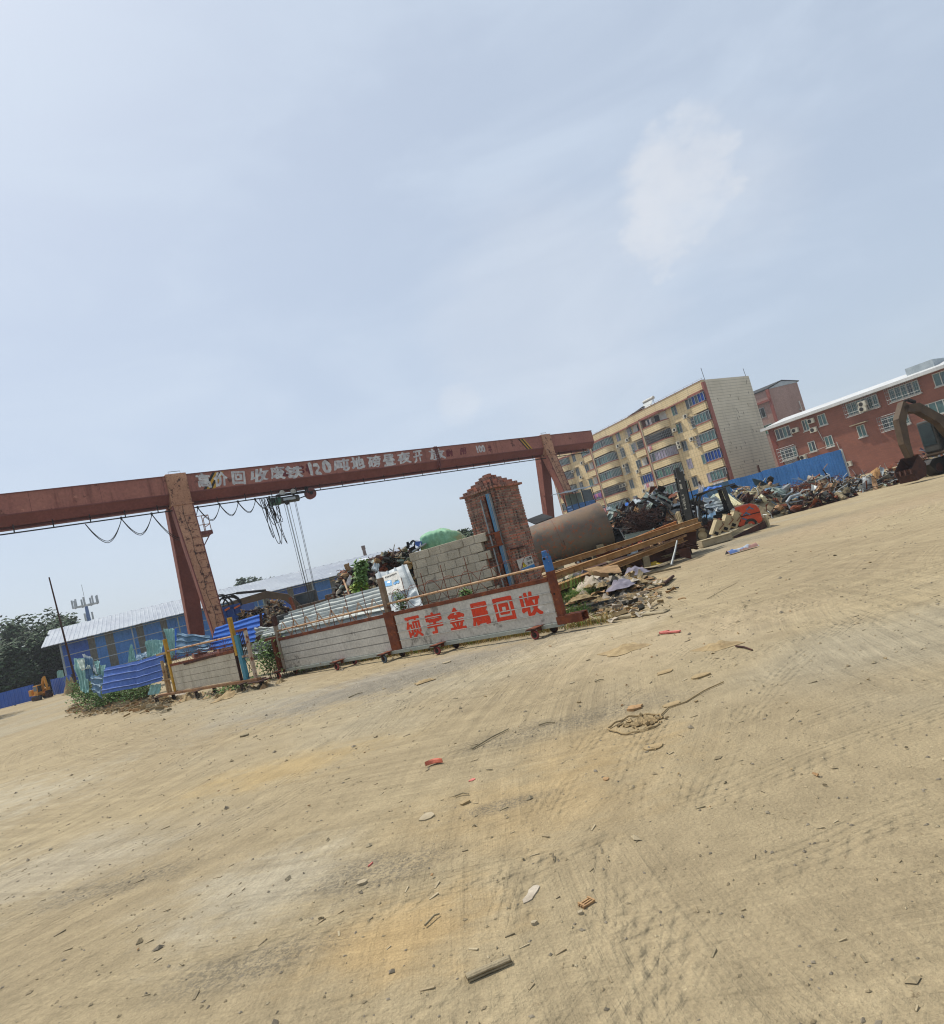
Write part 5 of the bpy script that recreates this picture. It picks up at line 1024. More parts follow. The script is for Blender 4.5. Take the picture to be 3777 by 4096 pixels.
g = V((15.9, 24.6, 0)); excavator((24.1, 31.6, 0), (-.95, -.3, 0), 1., [(.6, 1.3), (1.2, 2.6), (2.3, 3.4), (3.3, 3.5)], [(3.0, 3.75), (3.6, 3.0), (3.75, 1.9), (3.7, 1.2)], [(3.7, 1.25), (3.4, .75), (3.6, .2), (4.2, .1), (4.35, .7)], (M['cat'], M['blackpaint']), 'muddy excavator with raised stick at the right edge of the yard')
# ------------------------------------------------------------------ blue fence at right
def right_fence():
    F = Frame((14.6, 45.4), (26.5, 46.0)); F = F if F.n.y < 0 else Frame((14.6, 45.4), (26.5, 46.0), -1); t = thing('site_fence', F.w(6, 0, 0), 'weathered blue sheet fence with rusty posts before the brick building', 'fence'); n = 14; rng = random.Random(3)
    for k in range(n):
        a, b = F.L*k/n, F.L*(k+1)/n; q = MB(); j = rng.uniform(-.03, .03); sheet(q, F.w(a, j, .02), F.w(b+.02, j, .02), F.w(b+.02, j, 2.66+j+.012*k), F.w(a, j, 2.65+j+.012*k), 4, .035, .03, .014, 0, k, nu=32, nv=6); q.build('panel', M['fenceblue'] if k not in (2, 3) else M['bluefade'], t)
    for s in (1.5, 3.6, 5.9, 8.9): q = MB(); q.fbox(F, s-.05, s+.05, -.25, -.1, 0, 3.0+.12*(s % 2)); q.build('post', M['rust_dk'], t)
    q = MB(); q.fbox(F, F.L+.03, F.L+.1, -.1, .1, 0, 2.85); q.build('edge_post', M['white'], t); q = MB(); q.obox(F.w(F.L+.12, -.05, 0), F.d*.6-F.n*5, F.n*.03, V((0, 0, 2.6))); q.build('return_panel', M['fenceblue'], t)
    q = MB(); q.bar(F.w(1, -.2, .7), F.w(11, -.2, .7), .06); q.bar(F.w(1, -.2, 2.1), F.w(11, -.2, 2.1), .06); q.build('rail', M['rust_dk'], t)
right_fence()
# ------------------------------------------------------------------ forklift
def forklift():
    F = Frame((8.75, 26.9), (8.75+.955, 26.9-.2)); F = F if F.n.y < 0 else Frame((8.75, 26.9), (8.75+.955, 26.9-.2), -1); F.d = F.d*.8; t = thing('forklift', F.w(1.6, -.6, 0), 'forklift with tall black mast, open canopy and orange counterweight', 'forklift'); Wd = -1.15
    # mast: two nested channels, leaning back
    q = MB(); lean = .10
    def mp(s, z): return s+lean*(z-.2)
    for n in (.02, -.9):
        for o, w in ((0, .16), (.17, .12)): a, b = F.w(mp(-.30+o, .15), n-.03, .15), F.w(mp(-.30+o, 3.32-.2*(o > 0)), n-.03, 3.32-.2*(o > 0)); q.bar(a, b, .12, w, 0, F.d)
    mast = q.build('mast', M['blackpaint'], t, bevel=.01); q = MB()
    for z in (.5, 1.35, 2.35, 2.95): q.bar(F.w(mp(-.2, z), .03, z), F.w(mp(-.2, z), -1.0, z), .34 if z > 2 else .25, .06)
    q.build('crossbar', M['blackpaint'], mast); q = MB(); q.tube([F.w(mp(-.02, .3), -.25, .3), F.w(mp(-.02, 2.7), -.25, 2.7)], .06, 8); q.tube([F.w(mp(-.02, 2.7), -.25, 2.7), F.w(mp(-.02, 3.2), -.25, 3.2)], .035, 8, 1); q.tube([F.w(mp(-.02, .3), -.65, .3), F.w(mp(-.02, 2.7), -.65, 2.7)], .06, 8); q.tube([F.w(mp(.12, .6), -.1, .6), F.w(mp(.2, 1.6), -.06, 1.6), F.w(mp(.14, 2.6), -.1, 2.6)], .02, 5); q.tube([F.w(mp(.16, .6), -.3, .6), F.w(mp(.27, 1.5), -.3, 1.5), F.w(mp(.16, 2.7), -.3, 2.7)], .02, 5); q.build('lift_ram', [M['black'], M['galv']], mast)
    q = MB(); hgt = .62
    q.text('HELI', lambda u, v, z: F.w(mp(-.3, 1.55+hgt*u)-.055+.11*(1-v), .066+z, 1.55+hgt*u), 1, .02); q.fbox(F, mp(-.3, 2.5)-.05, mp(-.3, 2.5)+.05, .062, .067, 2.4, 2.62, 0); q.fbox(F, mp(-.3, 2.75)-.04, mp(-.3, 2.75)+.03, .062, .067, 2.72, 2.78, 0); q.build('lettering', M['acwhite'], mast)
    q = MB(); q.fbox(F, -.62, -.5, -.95, .1, .55, 1.15); q.fbox(F, -.56, -.48, -.95, .1, 1.0, 1.55); 
    for n in (0, -.8): q.fbox(F, -1.6, -.56, n-.12, n, .5, .56); q.fbox(F, -.62, -.55, n-.12, n, .55, 1.5)
    q.build('carriage', M['tan'], t, bevel=.01)
    # chassis, counterweight, hood
    q = MB(); q.fbox(F, .1, 2.3, Wd+.1, -.02, .3, .55); q.fbox(F, .05, .7, Wd+.02, .0, .55, .72); q.fbox(F, .7, 2.1, Wd+.15, -.05, .5, .82); ch = q.build('chassis', M['rust_dk'], t, bevel=.02)
    c = MB(); prof = [(2.1, .3), (2.1, 1.06), (2.2, 1.1), (2.95, 1.12), (3.2, 1.0), (3.3, .8), (3.3, .32), (3.1, .22)]; i = [c.add([F.w(s, n, z) for s, z in prof]) for n in (0.02, Wd)]
    for j in range(8): c.face((i[0]+j, i[0]+(j+1) % 8, i[1]+(j+1) % 8, i[1]+j))
    c.face([i[0]+j for j in range(8)][::-1]); c.face([i[1]+j for j in range(8)]); cw = c.build('counterweight', M['orange'], t, bevel=.05); q = MB(); q.fbox(F, 2.09, 3.28, .022, .03, .66, .7); q.build('seam', M['rust_dk'], cw); q = MB()
    for k in range(5): a = (2.45+.11*k, .62+.09*k); q.bar(F.w(a[0]-.1, .026, a[1]), F.w(a[0]+.12, .026, a[1]+(.1 if k % 2 else -.12)), .05, .012, 0, F.n)
    q.build('blue_scrawl', M['bluefade'], cw)
    q = MB(); q.fbox(F, 1.2, 2.1, Wd+.2, -.2, .82, 1.0); q.fbox(F, 1.35, 1.9, Wd+.35, -.35, 1.0, 1.1); q.fbox(F, 1.8, 1.95, Wd+.35, -.35, 1.1, 1.5); q.build('seat', M['black'], t, bevel=.03)
    for n in (Wd+.02, .0): q = MB(); q.tube([F.w(.38, n, .7), F.w(.42, n, 1.2), F.w(.58, n, 1.75), F.w(.78, n, 1.97), F.w(1.1, n, 2.03)], .05, 8); q.bar(F.w(2.12, n, .55), F.w(1.98, n, 1.3), .1, .2, 0, F.d); q.bar(F.w(1.98, n, 1.3), F.w(1.92, n, 2.0), .1, .16, 0, F.d); gd = q.build('guard_post', M['blackpaint'], t)
    q = MB(); q.obox(F.w(.55, .1, 2.0), F.d*1.95+V((0, 0, .03)), F.n*(Wd-.2), V((0, 0, .05))); q.obox(F.w(2.5, .1, 1.98), F.d*.12+V((0, 0, -.12)), F.n*(Wd-.2), V((0, 0, .05))); q.build('canopy', M['blackpaint'], gd, bevel=.015)
    q = MB(); q.disc(F.w(2.06, .065, 1.02), F.n, .075, .02, 14); q.build('badge', M['white'], gd); q = MB(); q.fbox(F, 2.1, 2.26, .02, .05, .5, .78); q.build('tail_lamp', M['black'], gd)
    q = MB(); q.tube([F.w(.7, -.5, .75), F.w(.95, -.5, 1.35)], .03, 6); q.tube([F.w(.95+.0, -.5, 1.36)+F.n*.18*math.cos(a)+(F.d*.15+V((0, 0, -.07)))*math.sin(a) for a in [2*PI*k/14 for k in range(15)]], .015, 5); q.tube([F.w(.62, -.15, .7), F.w(.66, -.13, 1.25)], .015, 5); q.tube([F.w(.72, -.2, .7), F.w(.8, -.2, 1.15)], .015, 5); q.fbox(F, .5, .75, Wd+.15, -.1, .7, 1.0); q.build('steering_wheel', M['black'], t)
    for s, r, w in ((.28, .33, .24), (2.7, .27, .2)):
        for n in (-.06, Wd+.08):
            q = MB(); q.wheel(F.w(s, n, r), F.n, r, w, 24); wl = q.build('wheel', M['tyre'], t, True); q = MB(); q.disc(F.w(s, n, r), F.n, r*.56, w*.6, 18); q.disc(F.w(s, n, r), F.n, r*.2, w*.95, 10); q.build('rim', M['tan'], wl)
    q = MB()
    for k in range(6): a0, a1 = PI*.12+PI*.76*k/6, PI*.12+PI*.76*(k+1)/6; q.bar(F.w(.28+.4*math.cos(a0), -.04, .33+.4*math.sin(a0)), F.w(.28+.4*math.cos(a1), -.04, .33+.4*math.sin(a1)), .26, .03, 0, (0, 0, 1))
    q.build('mudguard', M['rust_dk'], t)
forklift()
# ------------------------------------------------------------------ dismantled tan machine parts before the forklift
def tan_parts():
    ff = lambda x, y: (2600+x/3.08, 1850+y/3.08); Y = 25.4
    for k, (x0, y0, x1, y1, lab) in enumerate(((770, 745, 880, 900, 'tan steel cabinet leaning against trough, nearest the forklift wheel'), (880, 690, 1000, 840, 'tan steel cabinet with a knob, middle one on trough'), (980, 640, 1095, 800, 'tan steel cabinet highest on the trough by the counterweight'))):
        c = at(*ff((x0+x1)/2, (y0+y1)/2), Y+.1*k); t = thing('switch_cabinet', (c.x, c.y, 0), lab, 'cabinet', 'tan cabinets tipped on the trough'); ax = V((.80, .1, -.50)).normalized(); ay = V((.1, .98, .05)); az = ax.cross(ay).normalized(); az = az if az.z > 0 else -az; L, Wd, H = .30, .5, .62; o = c-ax*L/2-ay*Wd/2-az*H/2+V((0, 0, .05))
        q = MB(); q.obox(o, ax*L, ay*Wd, az*H); q.build('body', M['tan'], t, bevel=.012); q = MB(); q.obox(o+az*H-ax*.03, ax*(L+.06), ay*Wd, az*.02); q.obox(o+ax*L, ax*.02, ay*Wd*.9, az*H*.85); q.build('lid', M['tan'], t, bevel=.005); q = MB(); q.disc(o+ax*L*.5+ay*.1+az*(H+.05), az, .07, .06, 12); q.disc(o+ax*L*.5+ay*.3+az*(H+.04), az, .05, .05, 10); q.tube([o+ax*.1+ay*.1+az*(H+.03), o+ax*.3-ay*.05+az*(H-.1), o+ax*.2-ay*.06+az*(H-.35)], .018, 5); q.build('valve', M['rust'], t); q = MB(); q.obox(o+ax*.07-ay*.012+az*.04, ax*.16, ay*.01, az*.12); q.build('opening', M['dark'], t)
    a, b = at(*ff(990, 930), 25.2), at(*ff(1370, 740), 26.6); t = thing('machine_trough', (a.x, a.y, 0), 'long tan steel trough with an end plate lying under the cabinets', 'trough'); q = MB(); q.bar(a, b, .5, .06); q.bar(a+V((.05, -.27, -.09)), b+V((.05, -.27, -.09)), .05, .26, 1); q.bar(a+V((0, .27, .06)), b+V((0, .27, .06)), .05, .2); q.build('channel', [M['tan'], M['rust_dk']], t, bevel=.008); d = (b-a).normalized(); q = MB(); q.bar(b-d*.03+V((0, 0, -.12)), b+d*.1+V((0, 0, -.12)), .6, .62); q.build('end_plate', M['tan'], t, bevel=.01); q = MB()
    for k in range(3): p = a+(b-a)*(.2+.3*k); q.bar(V((p.x, p.y+.1, 0)), p+V((0, .1, -.1)), .12)
    q.build('foot', M['rust_dk'], t)
    a, b = at(*ff(615, 990), 24.3), at(*ff(1000, 960), 24.6); t = thing('steel_beam', (a.x, a.y, 0), 'short muddy grey beam lying before the forklift wheel', 'beam', 'loose steel sections on the ground'); a.z = b.z = .13; q = MB(); q.bar(a, b, .3, .24); q.build('web', M['concrete'], t, bevel=.02); q = MB(); q.bar(a+V((0, 0, .135)), b+V((0, 0, .135)), .36, .03); q.build('flange', M['tan'], t, bevel=.005)
tan_parts()
# ------------------------------------------------------------------ steel tank, black plate
def tank():
    c0, c1 = at(2139, 2201, 30), at(2423, 2097, 30); ax = (c1-c0).normalized(); r = 1.1; L = (c1-c0).length+.05; c0 = c1-ax*(L+1.6); t = thing('steel_tank', (c0.x, c0.y, 0), 'huge rusty grey steel pipe section lying behind the brick pillar', 'steel pipe')
    tm = NT('weathered_tank_steel'); X = tm.sep(); col = tm.mix(tm.ramp(tm.noise(.9, 6, .6), .35, .65), 0x635c52, 0x524c44); up = tm.ramp(X[2], .9, 2.7, 0, .6); col = tm.mix(tm.math('MULTIPLY', up, tm.ramp(tm.noise(1.3, 6, .65), .3, .6)), col, 0x886c50)
    st = tm.ramp(tm.noise(1., 5, .65, tm.mapv((5, 1.2, 1.2), (0, 0, 0), (0, 0, 0))), .5, .72, 0, .5); col = tm.mix(st, col, 0x655c54); rs = tm.math('MULTIPLY', tm.ramp(tm.noise(7, 8, .72), .52, .6), tm.ramp(tm.noise(.8, 3, .6, tm.mapv((1, 1, 1), (2, 5, 1))), .42, .55)); col = tm.mix(rs, col, 0x8d4f30); col = tm.gain(col, tm.ramp(tm.noise(30, 4, .6), .2, .8, .88, 1.12)); tm.bump(tm.noise(9, 6, .65), .25, .02)
    q = MB(); n = 64; u = V((0, 0, 1)); a = ax.cross(u).normalized(); b = a.cross(ax)
    def ring(p, rr): return q.add([p+a*rr*math.cos(2*PI*j/n)+b*rr*math.sin(2*PI*j/n) for j in range(n)])
    rs_ = [ring(c0, r-.03), ring(c0, r), ring(c0+ax*(L*.5+1.2), r+.004), ring(c1-ax*.05, r), ring(c1, r-.01), ring(c1, r-.04), ring(c0+ax*.02, r-.04)]
    for x, y in zip(rs_, rs_[1:]):
        for j in range(n): q.face((x+j, x+(j+1) % n, y+(j+1) % n, y+j))
    q.build('shell', tm.out(col, .6, .25, .35), t, True); q = MB(); p = c0+ax*(1.6+L*.34)
    for pp in (p, ): q.tube([pp+a*(r+.002)*math.cos(2*PI*j/n)+b*(r+.002)*math.sin(2*PI*j/n) for j in range(n+1)], .008, 5)
    q.build('weld_seam', M['rust'], t); q = MB(); h = c0+ax*(1.6+L*.37)
    e = (-a if a.y > 0 else a); base = h+e*r*.98; q.tube([base+V((0, 0, -.02)), base+e*.06+V((0, 0, -.02)), base+e*.06+V((.02, 0, -.25)), base+V((.02, 0, -.25))], .012, 5); q.build('lifting_lug', M['rust_dk'], t)
    for f in (.25, .8):
        p = c0+ax*(1.6+L*f); w = solid('timber_chock', [(p.x-.15, p.y-1.1, 0), (p.x+.15, p.y-1.1, 0), (p.x+.15, p.y-1.1, max(.2, p.z-.75)), (p.x-.15, p.y-1.1, max(.2, p.z-.75))], (0, 2.2, 0), M['wood'], 'timber chock under the %s of the steel pipe' % ('left half' if f < .5 else 'right half'), 'chock')
    P = [at(1800+x/3.644, 1850+y/3.644, yy) for x, y, yy in ((1110, 835, 31.4), (1245, 893, 31.0), (1505, 795, 31.9), (1350, 745, 32.4))]; solid('steel_plate', P, (0, 0, -.05), M['steel_dk'], 'tilted black steel plate resting above the tank left end', 'plate'); s = [P[1]+(P[3]-P[1])*.3, P[0]]; a1 = V((P[1].x, P[1].y, 0))
    solid('steel_trestle', [(P[0].x+.3, 31.6, 0), (P[2].x-.2, 31.9, 0), (P[2].x-.5, 31.8, P[1].z-.1), (P[0].x+.5, 31.6, P[0].z-.12)], (0, .2, 0), M['rust_dk'], 'rusty trestle holding up the tilted black plate', 'trestle')
tank()
# ------------------------------------------------------------------ stack of steel beams, dark box, small sections
def ibeam(a, b, h, w, m, label, nm='steel_beam', roll=0., group='long steel sections stacked in front of the pipe'):
    a, b = V(a), V(b); d = (b-a).normalized(); s = d.cross(V((0, 0, 1))).normalized(); u = s.cross(d); s2 = s*math.cos(roll)+u*math.sin(roll); u2 = u*math.cos(roll)-s*math.sin(roll); t = thing(nm, (a.x, a.y, min(a.z, b.z)), label, 'beam', group); q = MB(); q.obox(a-s2*.01-u2*h*.46, s2*.02, u2*h*.92, b-a); q.build('web', m, t); q = MB()
    for e in (-h/2, h/2-.018): q.obox(a-s2*w/2+u2*e, s2*w, u2*.018, b-a)
    q.build('flange', m, t, bevel=.004); return t
def beams():
    r6 = lambda x, y: (2100+x/1.848, 1800+y/1.848); z5 = lambda x, y: (2350+x/3.08, 1900+y/3.08)
    def B(p, q, ya, yb, *k, **kw): return ibeam(at(*z5(*p), ya), at(*z5(*q), yb), *k, **kw)
    B((-620, 1325), (1400, 610), 16.6, 22.5, .17, .14, M['rust_or'], 'front orange brown steel beam, longest of the stack')
    B((-620, 1180), (1360, 555), 17.6, 23.2, .16, .13, M['rust_or'], 'orange brown beam just behind the longest one')
    B((380, 875), (1095, 590), 21., 24, .13, .1, mat('bright_orange_rust', 0xb5763f, 0x9c5f30, 3, .8), 'short bright orange angle lying on top of the beam stack', 'steel_angle')
    B((470, 770), (820, 700), 24, 24.6, .2, .1, M['greygreen'], 'pale grey channel sloping behind the stacked beams', 'steel_channel')
    B((-450, 1420), (1180, 790), 16.2, 21.8, .16, .3, M['rust_or'], 'wide flat rusty beam low in the stack')
    B((-420, 1500), (1000, 930), 16.6, 21.5, .24, .14, M['rust_dk'], 'dark beam in the shadow under the stack')
    B((0, 1290), (1130, 920), 18.2, 21.2, .2, .14, M['rust_dk'], 'second dark beam below, near the ground')
    for k, (p, q, ya, yb, h, w, m, lab) in enumerate((((-560, 1250), (1240, 690), 17., 22.2, .07, .1, 'rust_pale', 'thin tan bar between the two front beams'), ((-300, 1090), (1180, 600), 18.6, 23.6, .06, .12, 'rust_or', 'thin flat bar on the rear beam, slightly skewed'), ((120, 1000), (1290, 660), 19.4, 23, .06, .08, 'rust', 'narrow rust bar lying crooked over the stack'), ((-150, 1260), (1210, 740), 17.4, 22, .05, .1, 'rust_pale', 'pale flat bar fanned out below the front beam'), ((-500, 1460), (1040, 850), 16.3, 21.6, .08, .2, 'rust_or', 'wide tan strip low at the front of the stack'), ((250, 1180), (1120, 880), 19, 21.4, .06, .08, 'rust', 'short thin bar poking from the shadow under the stack'), ((-560, 1130), (300, 905), 18.4, 20.6, .05, .1, 'rust_pale', 'short pale strip at the left end against the pipe'))):
        B(p, q, ya, yb, h, w, M[m], lab, 'steel_bar')
    # dark steel box at the stack's end
    P = [at(*z5(x, y), 22.3) for x, y in ((960, 960), (1350, 905), (1340, 690), (950, 760))]; t = solid('steel_box', P, (.15, .9, 0), M['rust_dk'], 'dark rust box plate standing at the right end of the beams', 'steel box'); 
    solid('steel_sheet', [at(*z5(x, y), 22.25)+V((0, -.05, 0)) for x, y in ((1090, 735), (1345, 690), (1320, 665), (1130, 700))], (.0, .95, .05), M['rust_or'], 'rust orange lid on top of the dark steel box', 'sheet')
    # brown plate, frame, props
    solid('steel_plate', [at(*z5(x, y), 20.2) for x, y in ((1150, 1010), (1285, 1035), (1255, 890), (1110, 925))], (.02, .04, .0), M['rust_dk'], 'brown square plate leaning low before the beam stack', 'plate')
    for k, (p, q, lab) in enumerate((((960, 945), (1240, 880), 'upper rail of a bent brown angle by the square plate'), ((770, 1060), (1150, 950), 'long grey brown angle lying in front of the stack'), ((1180, 850), (1360, 900), 'short brown channel beside the box'), ((640, 1175), (1380, 1085), 'thin bar lying flat on the dirt before the stack'))):
        ibeam(at(*z5(*p), 20.4), at(*z5(*q), 20.9), .09, .12, M['rust_dk'] if k != 1 else M['wood'], lab, 'angle_iron', group='small bars round the beam stack')
    a, b = at(*z5(1035, 1110), 19.8), at(*z5(1105, 810), 20.2); t = thing('prop_bar', (a.x, a.y, 0), 'bent silver bar propped upright against the beams', 'bar'); q = MB(); q.tube([a, (a+b)/2+V((.04, 0, .05)), b], .035, 7, r1=.025); tag(t, 'bent silver bar propped upright against the beams', 'bar'); q.build('shaft', M['galv'], t, True)
    a, b = at(*z5(745, 1130), 19.3), at(*z5(720, 1005), 19.3); solid('timber_post', [a+V((-.1, 0, 0)), a+V((.1, 0, 0)), b+V((.1, 0, 0)), b+V((-.1, 0, 0))], (0, .14, 0), M['wood'], 'short timber post standing under the beams', 'post')
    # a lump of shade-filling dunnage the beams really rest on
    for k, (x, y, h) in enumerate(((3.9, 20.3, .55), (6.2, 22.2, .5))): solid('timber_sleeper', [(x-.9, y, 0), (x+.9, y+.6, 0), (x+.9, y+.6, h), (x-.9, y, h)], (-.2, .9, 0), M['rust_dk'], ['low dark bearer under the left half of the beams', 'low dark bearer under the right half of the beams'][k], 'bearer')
beams()
# ------------------------------------------------------------------ scrap heaps (uncountable) and the pieces that stand out of them
z5 = lambda x, y: (2350+x/3.08, 1900+y/3.08)
r7 = lambda x, y: (2777+x/1.848, 1400+y/1.848)
ff = lambda x, y: (2600+x/3.08, 1850+y/3.08)
z3 = lambda x, y: (1300+x/3.08, 2050+y/3.08)
r1 = lambda x, y: (x/1.848, 2200+y/1.848)
z6 = lambda x, y: (700+x/3.696, 2400+y/3.696)
z5l = lambda x, y: (200+x/3.08, 2400+y/3.08)
def quadp(f, pts, ys): return [at(*f(x, y), yy) for (x, y), yy in zip(pts, ys)]
MIX = ['rust_dk', 'steel_dk', 'rust', 'bluescrap', 'greygreen', 'steel_dk', 'galv', 'rust_pale', 'whitesheet', 'galv', 'steel_dk', 'rust_dk']
heap('scrap_heap', 8.7, 33.5, 4.2, 2.6, 3.3, 900, (.4, 1.4), ('sheet', 'sheet', 'sheet', 'rod', 'angle', 'tube'), MIX, 'tall tangled scrap metal heap between the pipe and the forklift', 21, .1, 'steel_dk', cap=2.3)
heap('scrap_heap', 7.4, 30.2, 2.3, 1.2, 1.0, 240, (.25, .8), ('sheet', 'rod', 'angle', 'lump', 'tube'), MIX+['red', 'red', 'orange'], 'low heap of red and rusty scrap right of the pipe end', 22)
heap('scrap_heap', 14.2, 35.5, 4.6, 3.2, 2.1, 520, (.35, 1.1), ('sheet', 'angle', 'rod', 'lump', 'tube'), MIX+['whitesheet', 'creamsheet', 'bluefade'], 'scrap heap of pale sheets seen through the forklift canopy', 23, 0., 'wood')
heap('scrap_heap', 20.5, 38.5, 4.6, 2.0, 1.1, 620, (.35, 1.2), ('sheet', 'sheet', 'angle', 'rod', 'rod', 'tube'), MIX+['whitesheet', 'clothw', 'galv', 'wood', 'rust_pale', 'card', 'whitesheet'], 'broad scrap heap along the blue fence at right', 24, 0., 'wood')
heap('scrap_heap', 24.5, 34.5, 4.0, 2.0, 1.1, 460, (.35, 1.2), ('sheet', 'angle', 'rod', 'rod', 'sheet'), MIX+['rust_or', 'clothw', 'wood', 'galv', 'rust_pale'], 'scrap heap with rusty rods at the far right of the yard', 25, 0., 'wood')
heap('scrap_heap', 16.6, 33.0, 2.6, .9, .55, 200, (.25, .8), ('sheet', 'angle', 'lump', 'tube'), ['rust_dk', 'steel_dk', 'rust', 'wood', 'concrete', 'black'], 'low dark scrap strip behind the counterweight', 26)
BLK = ['steel_dk', 'black', 'rust_dk', 'clothd', 'wood', 'card', 'greygreen', 'rust_dk', 'clothw', 'rust']
heap('scrap_heap', -3.45, 20.7, 2.3, 1.5, 4.2, 1300, (.16, .55), ('sheet', 'sheet', 'lump', 'lump', 'rod'), BLK, 'dark heap of shredded scrap left of the block wall', 31, -.15, 'clothd', cap=2.42)
heap('scrap_heap', -1.9, 21.0, 2.0, 1.4, 2.2, 400, (.16, .55), ('sheet', 'sheet', 'lump', 'lump', 'rod'), BLK, 'shredded scrap heap rising directly behind the block wall', 32, -.2, 'clothd')
heap('scrap_heap', -12.2, 34.3, 2.2, 1.5, 3.4, 900, (.2, .6), ('sheet', 'sheet', 'angle', 'tube'), ['rust_dk', 'wood', 'card', 'steel_dk', 'rust_pale', 'clothw', 'black'], 'brown scrap heap before the excavator boom at left', 33, cap=2.2)
def lumpy(nm, pts, ys, m, label, cat, thick=.02, crumple=.12, ribs=0, amp=.03, seed=0, along='u', f=z5, group=None, nu=30, nv=10):
    P = quadp(f, pts, ys); b = V(sum((p for p in P), V())/4); b.z = min(p.z for p in P); q = MB(); sheet(q, P[0], P[1], P[2], P[3], max(1, ribs), amp if ribs else 0, crumple, thick, 0, seed, along, nu=nu, nv=nv); return tag(q.build(nm, m, None, loc=b), label, cat, group)
lumpy('metal_sheet', ((490, 390), (640, 330), (665, 300), (560, 295)), (32.6, 32.4, 33, 33.2), M['whitesheet'], 'white crumpled sheet on top of the tall scrap heap', 'metal sheet', seed=2)
lumpy('plastic_drum', ((465, 385), (500, 380), (505, 335), (470, 340)), (32.3, 32.3, 32.6, 32.6), M['bluebright'], 'small bright blue plastic piece at the left shoulder of the tall heap', 'plastic scrap', .2, .03)
G1 = 'bent roofing strips jutting from the tall heap'
for k, (a, b, w, m, lab) in enumerate((((680, 285), (950, 400), 26, 'steel_dk', 'dark strip jutting farthest left from the heap top'), ((790, 270), (960, 350), 22, 'galv', 'pale thin strip jutting at the heap top, second from left'), ((870, 250), (1040, 345), 30, 'greygreen', 'grey green ribbed strip lying over the heap top'), ((830, 190), (985, 260), 12, 'steel_dk', 'thin dark strip highest above the heap'), ((1060, 390), (1190, 355), 34, 'whitesheet', 'pale blue grey sheet pointing at the forklift mast'), ((860, 330), (1110, 350), 40, 'bluescrap', 'navy sheet lying flat below the heap top'), ((950, 420), (1080, 390), 46, 'black', 'black bundle below the navy sheet'), ((730, 560), (820, 390), 26, 'galv', 'white bent gutter hanging down the heap front'), ((840, 600), (970, 470), 24, 'rust_pale', 'pink brown board leaning low on the heap'), ((400, 400), (430, 490), 16, 'galv', 'short pale strip upright at the left end of the heap'))):
    dx, dy = b[0]-a[0], b[1]-a[1]; l = math.hypot(dx, dy); n = (-dy/l*w, dx/l*w); y0 = 31.4+.12*k; lumpy('roofing_strip', (a, b, (b[0]-n[0], b[1]-n[1]), (a[0]-n[0]*.6, a[1]-n[1]*.6)), (y0, y0+.5, y0+.8, y0+.3), M[m], lab, 'metal strip', .02, .07, 2, .03, k, 'v', group=G1, nu=20, nv=6)
for k, (pts, m, lab) in enumerate(((((270, 430), (400, 470), (420, 500), (330, 380)), 'greygreen', 'olive bent panel at the left end of the tall heap'), (((235, 440), (280, 440), (300, 405), (240, 400)), 'whitesheet', 'small white box end beside the pipe rim'), (((430, 480), (540, 470), (560, 395), (480, 400)), 'steel_dk', 'dark curled panel beside the rod tangle'), (((880, 650), (1090, 620), (1130, 540), (960, 560)), 'rust_dk', 'dark curved scoop plate behind the beams'), (((570, 455), (640, 470), (640, 400), (590, 385)), 'rust_or', 'ochre crumpled sheet over the rod tangle'))):
    lumpy('bent_panel', pts, (31.2-.1*k, 31.2-.1*k, 31.7, 31.7), M[m], lab, 'bent panel', .03, .16, seed=40+k, group='bent panels in the tall heap')
def tangle(c, r, n, label, seed, m='rust', sc=(1, .7, .8), th=.012):
    rng = random.Random(seed); q = MB(); c = V(c)
    for _ in range(n):
        p = V((rng.gauss(0, .45), rng.gauss(0, .45), rng.gauss(0, .4))); d = V((rng.gauss(0, 1), rng.gauss(0, 1), rng.gauss(0, 1))).normalized(); pts = []
        for k in range(7): pts.append(c+V((p.x*r*sc[0], p.y*r*sc[1], p.z*r*sc[2]))); d = (d+V((rng.gauss(0, .6), rng.gauss(0, .6), rng.gauss(0, .6)))).normalized(); p = p+d*.22
        pts = [V((a.x, a.y, max(.03, a.z))) for a in pts]; q.tube(pts, th, 4)
    o = q.build('wire_tangle', M[m], None, loc=(c.x, c.y, 0)); return tag(o, label, 'wire tangle')
c = at(*z5(660, 560), 30.6); tangle(c, .62, 230, 'rusty brown tangle of wire in the front of the tall heap', 3, 'rust_dk', sc=(1.2, .6, .8))
c = at(*r7(790, 1045), 38.2); tangle(c, .9, 200, 'red brown heap of rods below the blue fence', 4, sc=(1.9, .8, .5))
# pale sheets behind the forklift, white wrap, blue tarp
lumpy('roof_panel', ((660, 430), (700, 640), (925, 590), (860, 420)), (33.6, 32.6, 32.8, 34), M['whitesheet'], 'big white ribbed panel seen through the forklift canopy', 'metal sheet', .03, .1, 5, .05, 3, f=ff)
lumpy('roof_panel', ((800, 400), (970, 540), (1145, 520), (905, 335)), (33.4, 32.4, 32.6, 33.8), M['creamsheet'], 'cream ribbed panel sloping behind the canopy post', 'metal sheet', .03, .04, 4, .06, 4, 'v', f=ff)
lumpy('plastic_wrap', ((590, 400), (650, 380), (660, 300), (600, 265)), (34, 34, 34.2, 34.2), M['whitecl'], 'upright white plastic wrap beside the mast', 'plastic wrap', .05, .25, seed=7, f=ff)
lumpy('plastic_wrap', ((570, 690), (612, 690), (600, 545), (572, 545)), (30.4, 30.4, 30.8, 30.8), M['whitesheet'], 'silvery white wrap low between mast and canopy post', 'plastic wrap', .08, .14, seed=8, f=ff)
